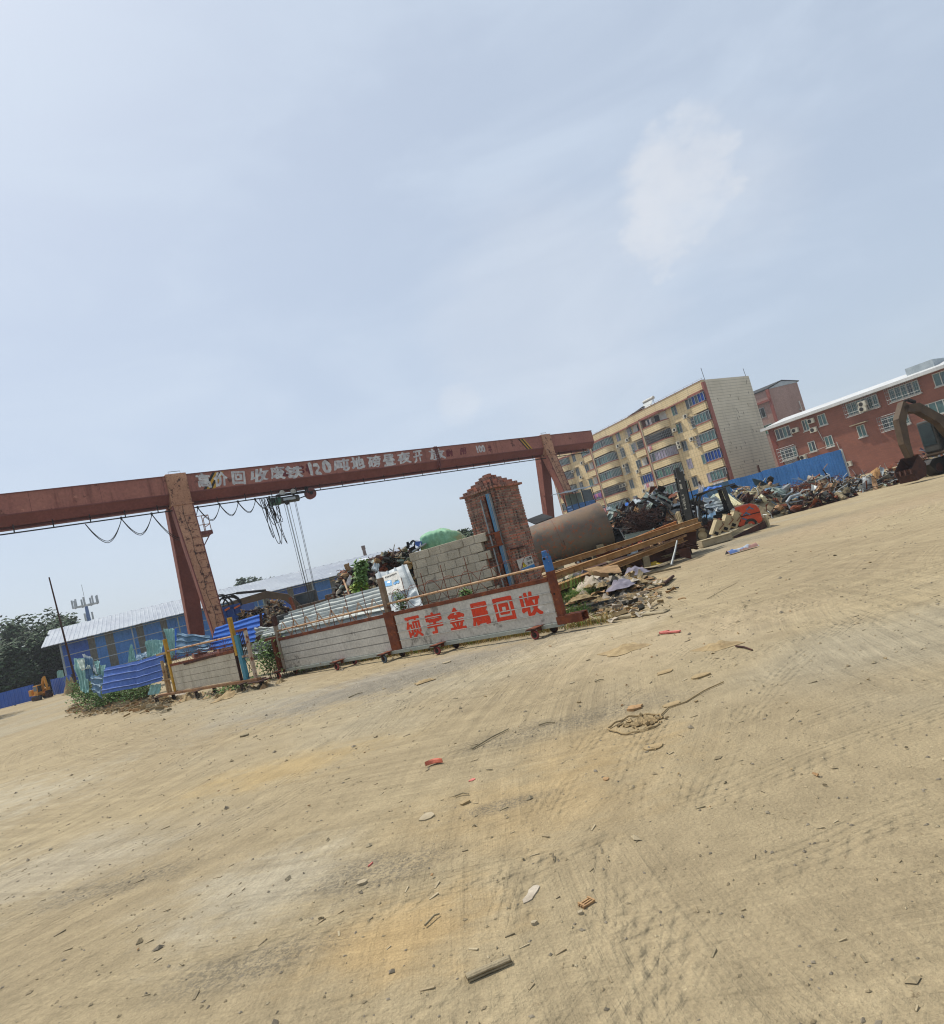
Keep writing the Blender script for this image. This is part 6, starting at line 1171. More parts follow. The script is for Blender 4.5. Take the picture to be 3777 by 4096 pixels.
lumpy('blue_tarp', ((660, 360), (870, 305), (885, 280), (720, 312)), (40, 40, 41, 41), M['bluebright'], 'bright blue tarp edge before the blue fence', 'tarpaulin', .05, .12, seed=9, f=ff)
lumpy('blue_bag', ((640, 700), (820, 660), (810, 615), (660, 635)), (31, 31, 31.6, 31.6), M['bluefade'], 'pale blue bag on the ground under the canopy', 'bag', .08, .16, seed=10, f=ff)
lumpy('drain_grate', ((1000, 390), (1095, 440), (1115, 375), (1015, 355)), (36, 36, 36.2, 36.2), M['rust_dk'], 'dark brown slatted grate right of the canopy', 'grate', .1, .03, 5, .08, 11, f=ff)
lumpy('timber_board', ((1255, 530), (1500, 445), (1490, 415), (1270, 505)), (34, 35.5, 35.6, 34.1), M['rust_or'], 'long brown board lying on scrap right of the counterweight', 'board', .06, .03, f=ff)
lumpy('white_panel', ((1550, 470), (1680, 500), (1610, 430), (1545, 445)), (36, 36, 37, 37), M['whitesheet'], 'white flat panel in the right scrap heap', 'metal sheet', .05, .04, f=ff)
lumpy('lime_plastic', ((660, 1110), (755, 1095), (745, 1082), (680, 1092)), (35.5, 35.5, 36.2, 36.2), M['lime'], 'lime green plastic pieces on the right scrap heap', 'plastic scrap', .08, .12, f=r7, seed=3)
# patterned cloth over a bumper frame
def pattern_cloth():
    P = quadp(r7, ((745, 1190), (915, 1160), (945, 1105), (770, 1095)), (32.6, 33.2, 34.6, 34.4)); b = P[0].copy(); b.z = 0; tm = NT('black_white_pattern'); f = tm.math('SINE', tm.math('MULTIPLY', tm.math('ADD', tm.noise(3.2, 3, .5, None, 1.5), tm.math('MULTIPLY', tm.sep()[0], .12)), 75)); q = MB(); P = [p+V((0, 0, .1)) for p in P]; sheet(q, *P, 1, 0, .2, .02, 0, 4, nu=34, nv=14); o = q.build('patterned_cloth', tm.out(tm.mix(tm.ramp(f, -.2, .2), 0x4c4c4a, 0xb9b7b0), .8), None, loc=b); tag(o, 'black and white patterned cloth thrown over scrap at right', 'cloth')
    a, b2 = at(*r7(685, 1125), 32.6), at(*r7(770, 1190), 32.4); a.z = max(.5, a.z); t = thing('car_bumper', (a.x, a.y, 0), 'white curved bumper frame left of the patterned cloth', 'bumper'); q = MB(); q.tube([a+V((.9, .4, .22)), a+V((.3, .1, .2)), a, a+V((.05, -.05, -.3)), a+V((.35, -.1, -.48)), a+V((.9, 0, -.52))], .07, 8); q.tube([a+V((.12, 0, -.05)), a+V((.5, .05, -.1)), a+V((.95, .2, -.12))], .03, 6); q.build('shell', M['whitesheet'], t, True)
pattern_cloth()
for k, (x, y, L, m, lab) in enumerate(((1545, 640, .9, 'whitecl', 'grey white sack at the foot of the right heap'), (1680, 600, .8, 'rust', 'dull pink brown flat plate by the right heap'), (1470, 560, .5, 'tan', 'upright tan pipe stub right of the counterweight'))):
    p = gr(*ff(x, y)) if k != 2 else gr(*ff(1490, 660)); q = MB(); rng = random.Random(k)
    if k == 2: q.tube([p, p+V((-.1, 0, .9))], .12, 10); q.tube([p+V((-.08, 0, .7)), p+V((-.1, 0, .95))], .17, 10)
    else: cloth(q, p, L*1.4, L, .4 if k == 0 else .08, rng)
    tag(q.build(('sack', 'flat_plate', 'pipe_stub')[k], M[m], None, k == 0, loc=p), lab, ('sack', 'plate', 'pipe')[k])
for k, (x0, y0, x1, y1, m, lab) in enumerate(((1500, 400, 1555, 280, 'rust', 'thin rod leaning steeply before the blue fence'), (1525, 490, 1530, 420, 'rust_dk', 'short dark post upright in the right heap'), (1720, 430, 1670, 335, 'rust', 'reddish rod leaning left in the right heap'))):
    a, b = at(*ff(x0, y0), 36.5), at(*ff(x1, y1), 36.6); q = MB(); q.tube([V((a.x, a.y, .3)), a, b], .03 if k != 1 else .06, 6); tag(q.build('steel_rod', M[m], None, loc=(a.x, a.y, .3)), lab, 'rod')
# ------------------------------------------------------------------ things behind the left gate
GS = 'galvanised roofing sheets piled behind the gate'
for k, (pts, ys, lab) in enumerate(((((195, 460), (1470, 130), (1440, -10), (360, 290)), (18.4, 16.2, 17.4, 18.9), 'uppermost long galvanised roofing sheet in the pile behind the gate'), (((-20, 590), (1520, 250), (1480, 120), (190, 470)), (17.9, 15.7, 16.3, 18.4), 'middle galvanised roofing sheet, rust streaked, in the pile'), (((60, 760), (1530, 420), (1520, 250), (-20, 600)), (17.6, 15.4, 15.7, 17.9), 'lowest galvanised roofing sheet in the pile behind the gate'))):
    P = [at(1050+x/3.08, 2350+y/3.08, yy) for (x, y), yy in zip(pts, ys)]; q = MB(); sheet(q, *P, 3, .06, .022, .015, 0, 11+k, 'v', nu=60, nv=18); b = sum(P, V())/4; b.z = min(p.z for p in P); tag(q.build('roofing_sheet', M['greysheet'], None, loc=b), lab, 'roofing sheet', GS)
for k, (pts, ys, lab) in enumerate(((((1185, 540), (1500, 430), (1480, 400), (1165, 400)), (18.6, 18.2, 18.4, 18.8), 'torn grey sheet edge above the bush between gates'), (((1130, 760), (1520, 670), (1500, 560), (1140, 640)), (18.3, 17.9, 17.9, 18.3), 'grey dented sheet in the gap between the two gates'), (((1160, 900), (1530, 820), (1520, 690), (1140, 770)), (18.2, 17.8, 17.8, 18.2), 'lowest grey sheet in the gap between the two gates'), (((950, 900), (1100, 850), (1090, 690), (950, 710)), (19, 18.7, 18.8, 19.1), 'pale sheet seen through the left gate end bars'))):
    P = [at(*z6(x, y), yy) for (x, y), yy in zip(pts, ys)]; q = MB(); sheet(q, *P, 2, .06, .1, .015, 0, 31+k, 'v', nu=34, nv=14); b = sum(P, V())/4; b.z = min(p.z for p in P); tag(q.build('roofing_sheet', M['greysheet'], None, loc=b), lab, 'roofing sheet', 'grey sheets in the gap between gates')
# white sheet with company banner
def banner():
    P = [at(*z3(x, y), yy) for (x, y), yy in zip(((760, 1240), (1205, 1130), (1010, 640), (620, 760)), (15.2, 14.9, 15.9, 16.2))]; q = MB(); sheet(q, *P, 4, .035, .05, .02, 0, 5, nu=50, nv=14); b = sum(P, V())/4; b.z = P[0].z; t = thing('metal_sheet', b, 'dented pale metal sheet leaning by the block wall', 'metal sheet'); q.build('sheet', M['whitesheet'], t)
    B = [at(*z3(x, y), yy) for (x, y), yy in zip(((790, 1050), (1000, 970), (910, 735), (715, 810)), (15.12, 15.05, 15.6, 15.7))]; n = (B[1]-B[0]).cross(B[3]-B[0]).normalized(); n = n if n.y < 0 else -n; t = thing('banner', B[0], 'small white company banner with a blue truck picture', 'banner')
    def W2(u, v, h=0): p = (B[0]*(1-u)+B[1]*u)*(1-v)+(B[3]*(1-u)+B[2]*u)*v; return p+n*(.06+h+.012*nz((u*4, v*4, 0), 1))
    q = MB(); q.grid(lambda u, v: W2(u, v), 14, 16, 0, .006); q.build('cloth', M['white'], t); q = MB(); q.text('移动板房有限公司', lambda u, v, z: W2(.16+.72*u, .84+.08*v, .008+z*.2), 1, .012); q.text('电话', lambda u, v, z: W2(.08+.16*u, .05+.06*v, .008+z*.2), 1, .0)
    q.build('lettering', M['black'], t); q = MB(); BL = mat('print_pale_blue', 0x7fb2d6, 0x6a9fc8)
    for pts, m in (([(.05, .45), (.42, .40), (.47, .66), (.1, .72)], 0), ([(.05, .45), (.1, .72), (.02, .68), (.0, .46)], 1), ([(.2, .6), (.36, .58), (.38, .68), (.22, .7)], 2), ([(.5, .42), (.85, .40), (.88, .52), (.52, .5)], 1), ([(.62, .5), (.84, .52), (.82, .57), (.64, .57)], 2)): q.poly([W2(u, v, .007) for u, v in pts], m)
    for c in (.58, .78): q.poly([W2(c+.05*math.cos(a), .42+.04*math.sin(a), .012) for a in [2*PI*k/10 for k in range(10)]], 0)
    q.build('printed_picture', [BL, mat('print_mid_blue', 0x4f8fc0, 0x4a86b4), M['glass_teal']], t)
    q = MB(); P = [at(*z3(x, y), yy) for (x, y), yy in zip(((800, 1235), (1205, 1135), (1100, 930), (820, 1000)), (14.75, 14.6, 15.0, 15.1))]; sheet(q, *P, 1, 0, .13, .02, 0, 8, nu=30, nv=20); tag(q.build('plastic_wrap', M['whitesheet'], None, loc=P[0]), 'crumpled silver grey wrap below the company banner', 'plastic wrap')
banner()
# green tarp over a load, blue seat canopy
def tarp():
    P = {k: at(*z3(x, y), 19.3) for k, (x, y) in {'bl': (1160, 480), 'tl': (1185, 275), 'tm': (1500, 197), 'br': (1700, 335)}.items()}; z0, zt = 1.2, P['tm'].z+.13; x0, x1 = P['bl'].x-.05, P['br'].x+.15; q = MB()
    def fn(u, v):
        a = u*2*PI; ca, sa = math.cos(a), math.sin(a); r = 1-.999*max(0, (v-.8)/.2)**.9; sq = 1/max(abs(ca), abs(sa))**.75; xx = (x0+x1)/2+(x1-x0)/2*ca*sq*r*(.9+.1*(1-v))*.93; yy = 20.3+.95*sa*sq*r
        hz = min(1, v/.8); zz = z0+(zt-z0)*(hz*.93+.07*(1-r)); zz += .0-(.34*max(0, (xx-x1+.9)/.9)**1.4+.05*max(0, (x0+.4-xx)/.4))*hz
        f = .045*math.sin(a*23+3*nz((ca, sa, v), 2))*(1-r*0)*(1-min(1, max(0, (v-.5)/.3)))*(.4+v); d = .06*nz((xx, yy, zz), 3.2, 2)+.03*nz((xx, yy, zz), 8, 4)
        return V((xx+ca*(f+d), yy+sa*(f+d), zz+d))
    q.grid(fn, 110, 26, 0); t = thing('covered_load', ((x0+x1)/2, 20.3, 0), 'bulky load under a draped green tarpaulin above the block wall', 'covered load'); q.build('tarpaulin', M['tarp'], t, 'all'); q = MB(); q.obox(V((x0+.25, 19.6, 0)), V((x1-x0-.5, 0, 0)), V((0, 1.4, 0)), V((0, 0, 1.6))); q.build('crate', M['wood'], t)
    o = at(*z3(1110, 440), 19.0); t = thing('tricycle_canopy', (o.x, o.y, o.z), 'small blue machine canopy on black frame beside green tarp', 'machine'); A = lambda x, y, yy=19.: at(*z3(x, y), yy); q = MB(); pts = [(1040, 385), (1060, 350), (1085, 337), (1135, 345), (1175, 352), (1178, 385)]
    a = [A(x, y) for x, y in pts]; i = q.add(a); j = q.add([p+V((0, .5, 0)) for p in a])
    for k in range(5): q.face((i+k, i+k+1, j+k+1, j+k))
    i = q.add([p+V((0, 0, -.03)) for p in a]); j = q.add([p+V((0, .5, -.03)) for p in a])
    for k in range(5): q.face((j+k, j+k+1, i+k+1, i+k))
    q.poly([A(1115, 355), A(1176, 355), A(1165, 430), A(1110, 400)], 0); q.poly([A(1110, 400, 19.02), A(1165, 430, 19.02), A(1176, 355, 19.02), A(1115, 355, 19.02)], 0); q.build('canopy', M['bluesheet'], t); q = MB()
    for p in (((1045, 380), (1020, 430)), ((1020, 430), (1010, 365)), ((1028, 420), (1026, 360)), ((1110, 350), (1100, 470)), ((1165, 425), (1150, 475)), ((1060, 440), (1100, 425)), ((1040, 440), (1060, 470)), ((1100, 430), (1150, 470))): q.tube([A(*p[0], 19.1), A(*p[1], 19.1)], .022, 6)
    q.tube([A(1008, 415, 19.1), A(1040, 428, 19.1)], .055, 8); q.tube([A(1065, 430, 19.2), A(1090, 478, 19.2)], .1, 8); q.build('frame', M['black'], t); q = MB(); q.obox(A(1075, 492), V((.45, 0, .14)), V((0, .5, 0)), V((0, 0, .04))); q.build('tray', M['whitesheet'], t)
tarp()
lumpy('shed_roof', ((430, 615), (900, 480), (1060, 470), (760, 485)), (34, 31, 33, 36), M['rust_dk'], 'low rusty roof edge rising behind the dark scrap heap', 'roof', .2, .05, f=z3)
lumpy('timber_board', ((290, 1015), (305, 1010), (235, 820), (215, 830)), (18.5, 18.5, 19, 19), M['rust_pale'], 'pale brown board leaning left of the climbing weed', 'board', .05, .01, f=z3)
lumpy('plastic_wrap', ((255, 880), (300, 885), (335, 790), (300, 770)), (18.9, 18.9, 19.2, 19.2), M['whitecl'], 'dirty white bag low on the left slope of the dark heap', 'bag', .06, .1, seed=3, f=z3)
lumpy('plastic_wrap', ((570, 700), (660, 720), (670, 650), (610, 640)), (19.2, 19.2, 19.5, 19.5), M['whitesheet'], 'white plastic sheet on the front of the dark heap', 'plastic wrap', .06, .14, seed=5, f=z3)
def vine():
    b = at(*z3(430, 975), 18.3); tp = at(*z3(440, 620), 18.3); rng = random.Random(4); t = thing('climbing_weed', (b.x, b.y, b.z), 'tall leafy weed growing up in front of the dark scrap heap', 'weed'); q = MB(); q.tube([V((b.x, b.y, .0)), b, (b+tp)/2+V((.04, 0, 0)), tp], .02, 6, r1=.008); q.build('stem', M['bark'], t); l = MB()
    for m, n, f0, f1 in ((0, 420, .25, 1.03), (1, 260, .0, .4)):
        pts = []
        for _ in range(n): f = rng.uniform(f0, f1); w = .17*(1-.35*f); pts.append(b+(tp-b)*f+V((rng.gauss(0, w*.55), rng.gauss(0, w*.5), rng.gauss(0, .05))))
        leaves(l, pts, .16, rng, m, .9)
    l.build('foliage', [M['leaf'], M['leaf_y']], t)
vine()
# blue corrugated sheets behind and beside the left gate
def csheet(nm, f, pts, ys, m, label, ribs, amp, crumple, seed, along='v', group=None, nu=40, nv=20, wave=False, cat='sheet metal'):
    P = quadp(f, pts, ys); q = MB(); sheet(q, *P, ribs, amp, crumple, .014, 0, seed, along, wave, nu, nv); b = sum(P, V())/4; b.z = min(p.z for p in P); return tag(q.build(nm, M[m], None, loc=b), label, cat, group)
csheet('blue_sheet', z6, ((510, 750), (1180, 610), (1315, 190), (600, 410)), (20.5, 19.2, 19.6, 21), 'bluebright', 'bright blue ribbed sheet standing behind the left gate right end', 5, .045, .02, 3, nu=60)
t = at(*z6(1260, 195), 19.3); b_ = at(*z6(1285, 620), 19.2); solid('edge_post', [b_+V((-.03, 0, 0)), b_+V((.04, 0, 0)), t+V((.04, 0, 0)), t+V((-.03, 0, 0))], (0, .05, 0), M['rust_dk'], 'thin dark post at the right edge of the bright blue sheet', 'post')
csheet('blue_sheet', z6, ((20, 830), (500, 760), (520, 530), (20, 490)), (20.6, 20.0, 20.5, 21.), 'bluefade', 'faded grey blue dented sheet behind the left gate handrail', 4, .05, .1, 5)
csheet('blue_sheet', r1, ((750, 1064), (1010, 1018), (1015, 822), (775, 872)), (21.6, 21.0, 21.2, 22.0), 'bluesheet', 'blue ribbed sheet fencing, left panel beside the weeds', 4, .045, .018, 7, group='blue ribbed sheets left of the gate')
csheet('blue_sheet', r1, ((1010, 1018), (1205, 965), (1212, 757), (1013, 826)), (20.95, 20.3, 20.4, 21.15), 'bluesheet', 'blue ribbed sheet fencing, right panel touching the gate end frame', 4, .045, .018, 8, group='blue ribbed sheets left of the gate')
csheet('blue_sheet', r1, ((690, 1040), (740, 1100), (745, 925), (672, 930)), (22.1, 21.7, 22.0, 22.4), 'bluefade', 'narrow bent blue grey sheet end facing the road', 3, .04, .1, 9)
GG = 'pale green sheets stacked on end at left'
for k, (pts, ys, m, lab, rb) in enumerate((
    (((590, 1040), (660, 1060), (640, 800), (545, 805)), (23.2, 23, 23.6, 23.8), 'greensheet', 'leftmost pale green sheet, leaning and buckled', 3), (((600, 890), (680, 880), (645, 790), (560, 810)), (22.9, 22.7, 23.2, 23.4), 'greygreen', 'grey green sheet folded over the leftmost bundle', 3), (((650, 870), (720, 925), (680, 790), (610, 775)), (22.8, 22.6, 23, 23.2), 'whitesheet', 'dirty white sheet topping the left bundle', 2), (((640, 950), (690, 960), (680, 800), (620, 800)), (22.7, 22.5, 22.9, 23), 'bluefade', 'blue green sheet in the middle of the left bundle', 3),
    (((700, 920), (742, 920), (735, 822), (686, 826)), (22.9, 22.7, 23, 23.1), 'greensheet', 'short pale green sheet just above the bent blue one', 3), (((745, 1000), (775, 990), (772, 850), (740, 855)), (22.8, 22.6, 23, 23.1), 'greensheet', 'narrow pale green sheet between blue sheets', 2), (((940, 825), (1003, 818), (978, 704), (966, 706)), (23.5, 23.3, 23.6, 23.8), 'greensheet', 'pointed pale green sheet like a spire above the blue panels', 3),
    (((1085, 790), (1130, 780), (1120, 665), (1070, 675)), (23.2, 23, 23.2, 23.4), 'greensheet', 'pale green sheet with torn top, left of a pair', 3), (((1125, 782), (1210, 755), (1205, 668), (1118, 660)), (23, 22.6, 22.8, 23.2), 'greensheet', 'pale green sheet with torn top, right of a pair', 4), (((1240, 800), (1310, 770), (1300, 585), (1204, 582)), (22.2, 21.8, 22, 22.4), 'greensheet', 'tallest pale green sheet, upright behind yellow post', 4), (((1010, 820), (1110, 790), (1100, 750), (1005, 770)), (24, 23.6, 24, 24.4), 'bluefade', 'pale blue bent sheet lying behind the spire shaped one', 2),
    (((1095, 1075), (1180, 1060), (1190, 985), (1110, 1000)), (20.9, 20.5, 20.5, 20.9), 'greensheet', 'pale green sheet scrap under the right blue panel', 2), (((425, 945), (475, 940), (465, 885), (420, 895)), (36, 36, 36, 36), 'greensheet', 'far pale green sheet beside the shed corner', 2))):
    csheet('green_sheet', r1, pts, ys, m, lab, rb, .05, .09, 50+k, 'u', GG, 26, 12)
csheet('blue_sheet', z6, ((0, 830), (30, 820), (20, 420), (-5, 430)), (21.3, 21.2, 21.4, 21.5), 'bluebright', 'thin blue sheet edge left of the faded blue one', 1, .02, .02, 4, 'u')
# blue baler with hoses and orange plates
def baler():
    A = lambda x, y, yy=36.: at(*z6(x, y), yy); a, b = A(640, 330), A(1000, 250); top = A(800, 90).z; o = V((a.x, 36, 0)); t = thing('baling_press', o, 'blue baling press with black hoses and orange plates behind the gantry leg', 'machine'); d = V((b.x-a.x, 0, 0)); q = MB(); q.obox(o, d, V((0, 2.2, 0)), V((0, 0, top-.1))); 
    for z in (top-.75, top-.12): q.obox(o+V((-.05, -.08, z)), d+V((.1, 0, 0)), V((0, .08, 0)), V((0, 0, .14)))
    for f in (0, .33, .66, .97): q.obox(o+V((d.x*f, -.07, .3)), V((.12, 0, 0)), V((0, .07, 0)), V((0, 0, top-.5)))
    q.build('body', mat('press_blue_paint', 0x2a4f94, 0x244684, 1, .55, spots=(0x5a4a52, .64, 3)), t, bevel=.01); q = MB()
    for x0, y0, x1, y1 in ((738, 110, 802, 170), (877, 75, 957, 135)): p0, p1 = A(x0, y1, 35.7), A(x1, y0, 35.7); q = MB(); q.obox(p0, V((p1.x-p0.x, 0, .08)), V((0, .06, 0)), V((0, 0, p1.z-p0.z-.05))); q.build('plate', mat('bright_orange_plate', 0xc9682c, 0xb85c26, 2, .5), t)
    q = MB()
    for x, w, h in ((680, 55, 1.0), (700, 30, .7), (740, 40, .8), (800, 60, 1.0), (830, 45, .9), (760, 70, .8)):
        c = A(x, 95); r = w*.0038*3.0; q.tube([c+V((r*math.cos(k), .1, h*.75*math.sin(k)-.1)) for k in [PI*j/10 for j in range(11)]], .045, 6)
    q.build('hose', M['black'], t, True)
baler()
# a pole and board in the gap before the shed
for k, (x0, y0, x1, y1, yy, m, lab) in enumerate(((1790, 145, 1700, -40, 30, 'rust', 'rusty plank leaning before the blue shed near the gate'), )):
    a, b = at(*z6(x0, y0), yy), at(*z6(x1, y1), yy); q = MB(); q.bar(V((a.x+.15, a.y, .0)), b, .22, .1); tag(q.build('timber_board', M[m], None, loc=(a.x, a.y, 0)), lab, 'plank')
p = at(*z6(1670, 160), 33); t = thing('loader_cab', (p.x, p.y, 0), 'dark machine cab showing behind the left scrap heap', 'machine'); q = MB(); q.obox(V((p.x-.7, p.y, 0)), V((1.5, 0, 0)), V((0, 1.2, 0)), V((0, 0, p.z-.1))); q.build('body', M['blackpaint'], t, bevel=.1); q = MB(); q.obox(V((p.x-.5, p.y-.02, p.z-.9)), V((1.1, 0, 0)), V((0, .02, 0)), V((0, 0, .65))); q.build('window', M['glass'], t)
# ------------------------------------------------------------------ weeds and grass
for k, (x, y, w, d, h, n, ls, lab) in enumerate(((*gr(*r1(680, 1130))[:2], .95, .6, 1.2, 1500, .1, 'leafy green weed clump in front of the bent blue sheet'), (*gr(*r1(850, 1145))[:2], 1.7, .6, .75, 1900, .09, 'low spreading weeds along the left blue panel'), (*gr(*r1(1040, 1120))[:2], .9, .5, .65, 900, .085, 'small weed clump beside the brown sacking'), (-6.0, 17.7, 1.1, .8, 1.15, 1700, .085, 'dense green bush in the gap between the two gates'), (-6.9, 16.95, 1.4, .35, .32, 500, .07, 'low weeds behind the short gate wheels'), (*gr(*r1(560, 1110))[:2], .5, .5, 1.2, 260, .06, 'sparse tall weed by the tumbled sacks at left'), (-5.2, 17.0, .4, .4, .35, 200, .05, 'small weeds by the long gate left end'))):
    bush('weed_clump', (x, y, 0), w, d, h, lab, 'weeds along the gates', 60+k, n, ls)
for k, (px, py, yy, h, lab) in enumerate(((*z3(1745, 1010), 13.9, .28, 'tiny weed growing out of the block wall'), (*z3(990, 1190), 14.5, .6, 'thin weed rising before the silver wrap'))):
    p = at(px, py, yy); p.z = p.z-.12; bush('weed_sprig', p, .22, .15, h, lab, None, 80+k, 110, .055)
def drygrass():
    rng = random.Random(7); mb = MB(); F = GF
    for _ in range(5200):
        s = rng.uniform(.2, 9.2); n = -rng.gauss(.55, .16) if s > 3.2 else -rng.gauss(.8, .2)
        if n > -.28: n = -.3-rng.random()*.3
        if nz((s*1.3, 0, 0), 1) < -.25 and rng.random() < .7: continue
        blades(mb, [F.w(s, n, 0)], rng.uniform(.05, .2), rng, 0 if rng.random() < .82 else 1, .006)
    o = mb.build('dry_grass', [M['drygrass'], M['grass']]); tag(o, 'strip of dry yellow grass behind the long gate', 'grass', kind='stuff')
    for k, (px, py, yy, w, n, h, lab) in enumerate(((2310, 2300, 15.8, .5, 900, .42, 'bright green grass tuft before the beam stack'), (2288, 2410, 13.6, .3, 200, .3, 'green grass tuft low beside the gate end post'), (2265, 2260, 15.2, .35, 60, .35, 'few tall grass stalks before the rusty beams'))):
        g = at(px, py, yy); g.z = 0 if k != 2 else .5; mb = MB(); blades(mb, [g+V((rng.gauss(0, w*.5), rng.gauss(0, w*.4), 0)) for _ in range(n)], h, rng, 0, .0045); tag(mb.build('grass_tuft', M['grass'], None, loc=g), lab, 'grass')
drygrass()
# ------------------------------------------------------------------ rubbish by the gate end
def rubbish():
    rng = random.Random(12); z = lambda x, y: (2150+x/2.31, 2250+y/2.31); mb = MB()
    for _ in range(2300):
        px, py = rng.gauss(540, 230), rng.gauss(300, 85); g = gr(*z(max(200, px), max(110, py)))
        if g.y > 26 or g.x < 1.35: continue
        piece(mb, (g.x, g.y, .02+rng.random()*.03), rng.uniform(.05, .26), rng.choice(('sheet', 'sheet', 'angle', 'rod')), rng, rng.randrange(7), .12)
    for _ in range(900):
        px, py = rng.gauss(430, 150), rng.gauss(375, 55); g = gr(*z(max(215, px), max(200, py)))
        if g.x < 1.4: continue
        piece(mb, (g.x, g.y, .015+rng.random()*.03), rng.uniform(.08, .3), 'sheet', rng, rng.choice((0, 1, 1, 4, 6, 3)), .1)
    for _ in range(330):
        th, r = rng.uniform(0, 2*PI), math.sqrt(rng.random()); x, y = 2.75+1.25*r*math.cos(th), 15.9+1.4*r*math.sin(th); h = .55*(1-r*r)*rng.random()
        if rng.random() < .5: piece(mb, (x, y, .03+h), rng.uniform(.1, .4), 'sheet', rng, rng.randrange(7), .35)
        else: cloth(mb, (x, y, h*.8), rng.uniform(.2, .4), rng.uniform(.15, .3), rng.uniform(.06, .16), rng, rng.randrange(7), 6)
    tag(mb.build('litter', [M['card'], M['dirtcloth'], M['clothd'], M['wood'], M['clothw'], M['clothw'], M['dirtcloth']]), 'mixed rags, cardboard and splinters heaped beside the gate end', 'litter', kind='stuff')
    for k, (x, y, w, d, h, m, lab) in enumerate(((520, 300, .9, .6, .28, 'clothw', 'pale rag at the front of the rubbish heap'), (450, 250, .75, .5, .34, 'clothp', 'grey violet rag hanging in the middle of the rubbish'), (560, 280, .7, .55, .26, 'clothp', 'second grey violet rag, nearest the camera'), (370, 200, .6, .45, .36, 'clothw', 'dirty white bag beside the grass tuft'), (480, 205, .6, .5, .3, 'clothd', 'dark crumpled bag in the middle of the rubbish'), (720, 250, .95, .7, .22, 'clothw', 'long pale rag at the right side of rubbish heap'), (800, 270, .9, .55, .18, 'clothp', 'flat grey violet cloth at the right foot of the heap'), (830, 110, .7, .5, .26, 'dirtcloth', 'white brown sack at the top right of the rubbish'), (930, 160, .7, .55, .26, 'clothp', 'violet white sack beside the flat cardboard'), (600, 190, .8, .6, .3, 'clothg', 'olive rag on top of the rubbish heap'), (310, 260, .6, .45, .24, 'clothd', 'black rag close to the gate post'), (700, 160, .8, .5, .3, 'clothd', 'dark rag under the cardboard box'), (420, 370, .5, .4, .12, 'dirtcloth', 'tan cloth lying low near the gate bracket'), (240, 310, .45, .35, .2, 'card', 'small tan cardboard scrap behind the gate post'))):
        g = gr(*z(x, y+42)); q = MB(); cloth(q, V((g.x, g.y, min(.42, .12+h*.6))), w*1.15, d*1.15, h, random.Random(k+3), n=16); tag(q.build('rag', M[m], None, True, loc=(g.x, g.y, 0)), lab, 'rag', 'rags in the rubbish by the gate')
    for k, (pts, ys, m, lab) in enumerate((([(430, 60), (600, 110), (780, 85), (740, 20)], (16.6, 16.2, 16.9, 17.6), 'card', 'large flattened cardboard box on the rubbish heap'), ([(470, 110), (660, 140), (650, 100), (480, 75)], (15.6, 15.3, 15.3, 15.6), 'card', 'tilted cardboard flap below the big box'), ([(990, 250), (1180, 225), (1260, 150), (1050, 165)], (17.2, 18.2, 20.2, 18.6), 'dirtcloth', 'pale flat board lying right of the rubbish heap'))):
        P = [at(*z(x, y), yy) for (x, y), yy in zip(pts, ys)]
        if k == 2: P = [V((gr(*z(x, y)).x, gr(*z(x, y)).y, .05)) for x, y in pts]
        q = MB(); sheet(q, *P, 1, 0, .04, .02, 0, k, nu=16, nv=8); b = P[0].copy(); b.z = min(p.z for p in P); tag(q.build('cardboard', M[m], None, loc=b), lab, 'cardboard')
    for k, (a, b, m, lab) in enumerate((((600, 110), (760, 180), 'wood', 'dark timber batten lying on the rags'), ((470, 95), (640, 105), 'wood', 'short timber batten below the cardboard'), ((1000, 130), (1330, 60), 'wood', 'long thin stick beyond the flat board'), ((1180, 222), (1265, 150), 'rust_dk', 'dark rod at the edge of the pale flat board'))):
        A, B = gr(*z(*a)), gr(*z(*b)); hz = (.5, .4, .06, .07)[k]; q = MB(); q.bar(A+V((0, 0, hz)), B+V((0, 0, hz+(.1 if k < 2 else 0))), .08 if k < 2 else .05, .05); tag(q.build('batten', M[m], None, loc=(A.x, A.y, hz-.05)), lab, 'stick')
    g = gr(2600, 2262); q = MB(); cloth(q, (g.x, g.y, .0), 1.0, .5, .28, random.Random(3), n=12); tag(q.build('plastic_bag', mat('yellow_plastic', 0xc9ac2c, 0xb0952a, 5, .5), None, True, loc=(g.x, g.y, 0)), 'yellow plastic bag on the ground under the beams', 'bag')
    g = gr(2970, 2205); q = MB(); d = V((.95, .25, 0)).normalized(); e = V((-d.y, d.x, 0)); q.grid(lambda u, v: g+d*(u-.5)*1.0+e*(v-.5)*.22*(1+.2*nz((u*4, 0, 0), 1))+V((0, 0, .03+.13*math.sin(PI*v)*(.6+.5*abs(nz((u*5, v*3, 2), 1))))), 22, 8); tm = NT('printed_wrapper'); tag(q.build('food_wrapper', tm.out(tm.mix(tm.ramp(tm.noise(4, 3), .5, .54), tm.mix(tm.ramp(tm.noise(3, 2, .5, tm.mapv((1, 1, 1), (5, 2, 1))), .48, .56), 0xaab2ba, 0x5870a0), 0xa0786a), .4), None, True, loc=g), 'blue and white printed plastic wrapper on the dirt before the forklift', 'wrapper')
rubbish()
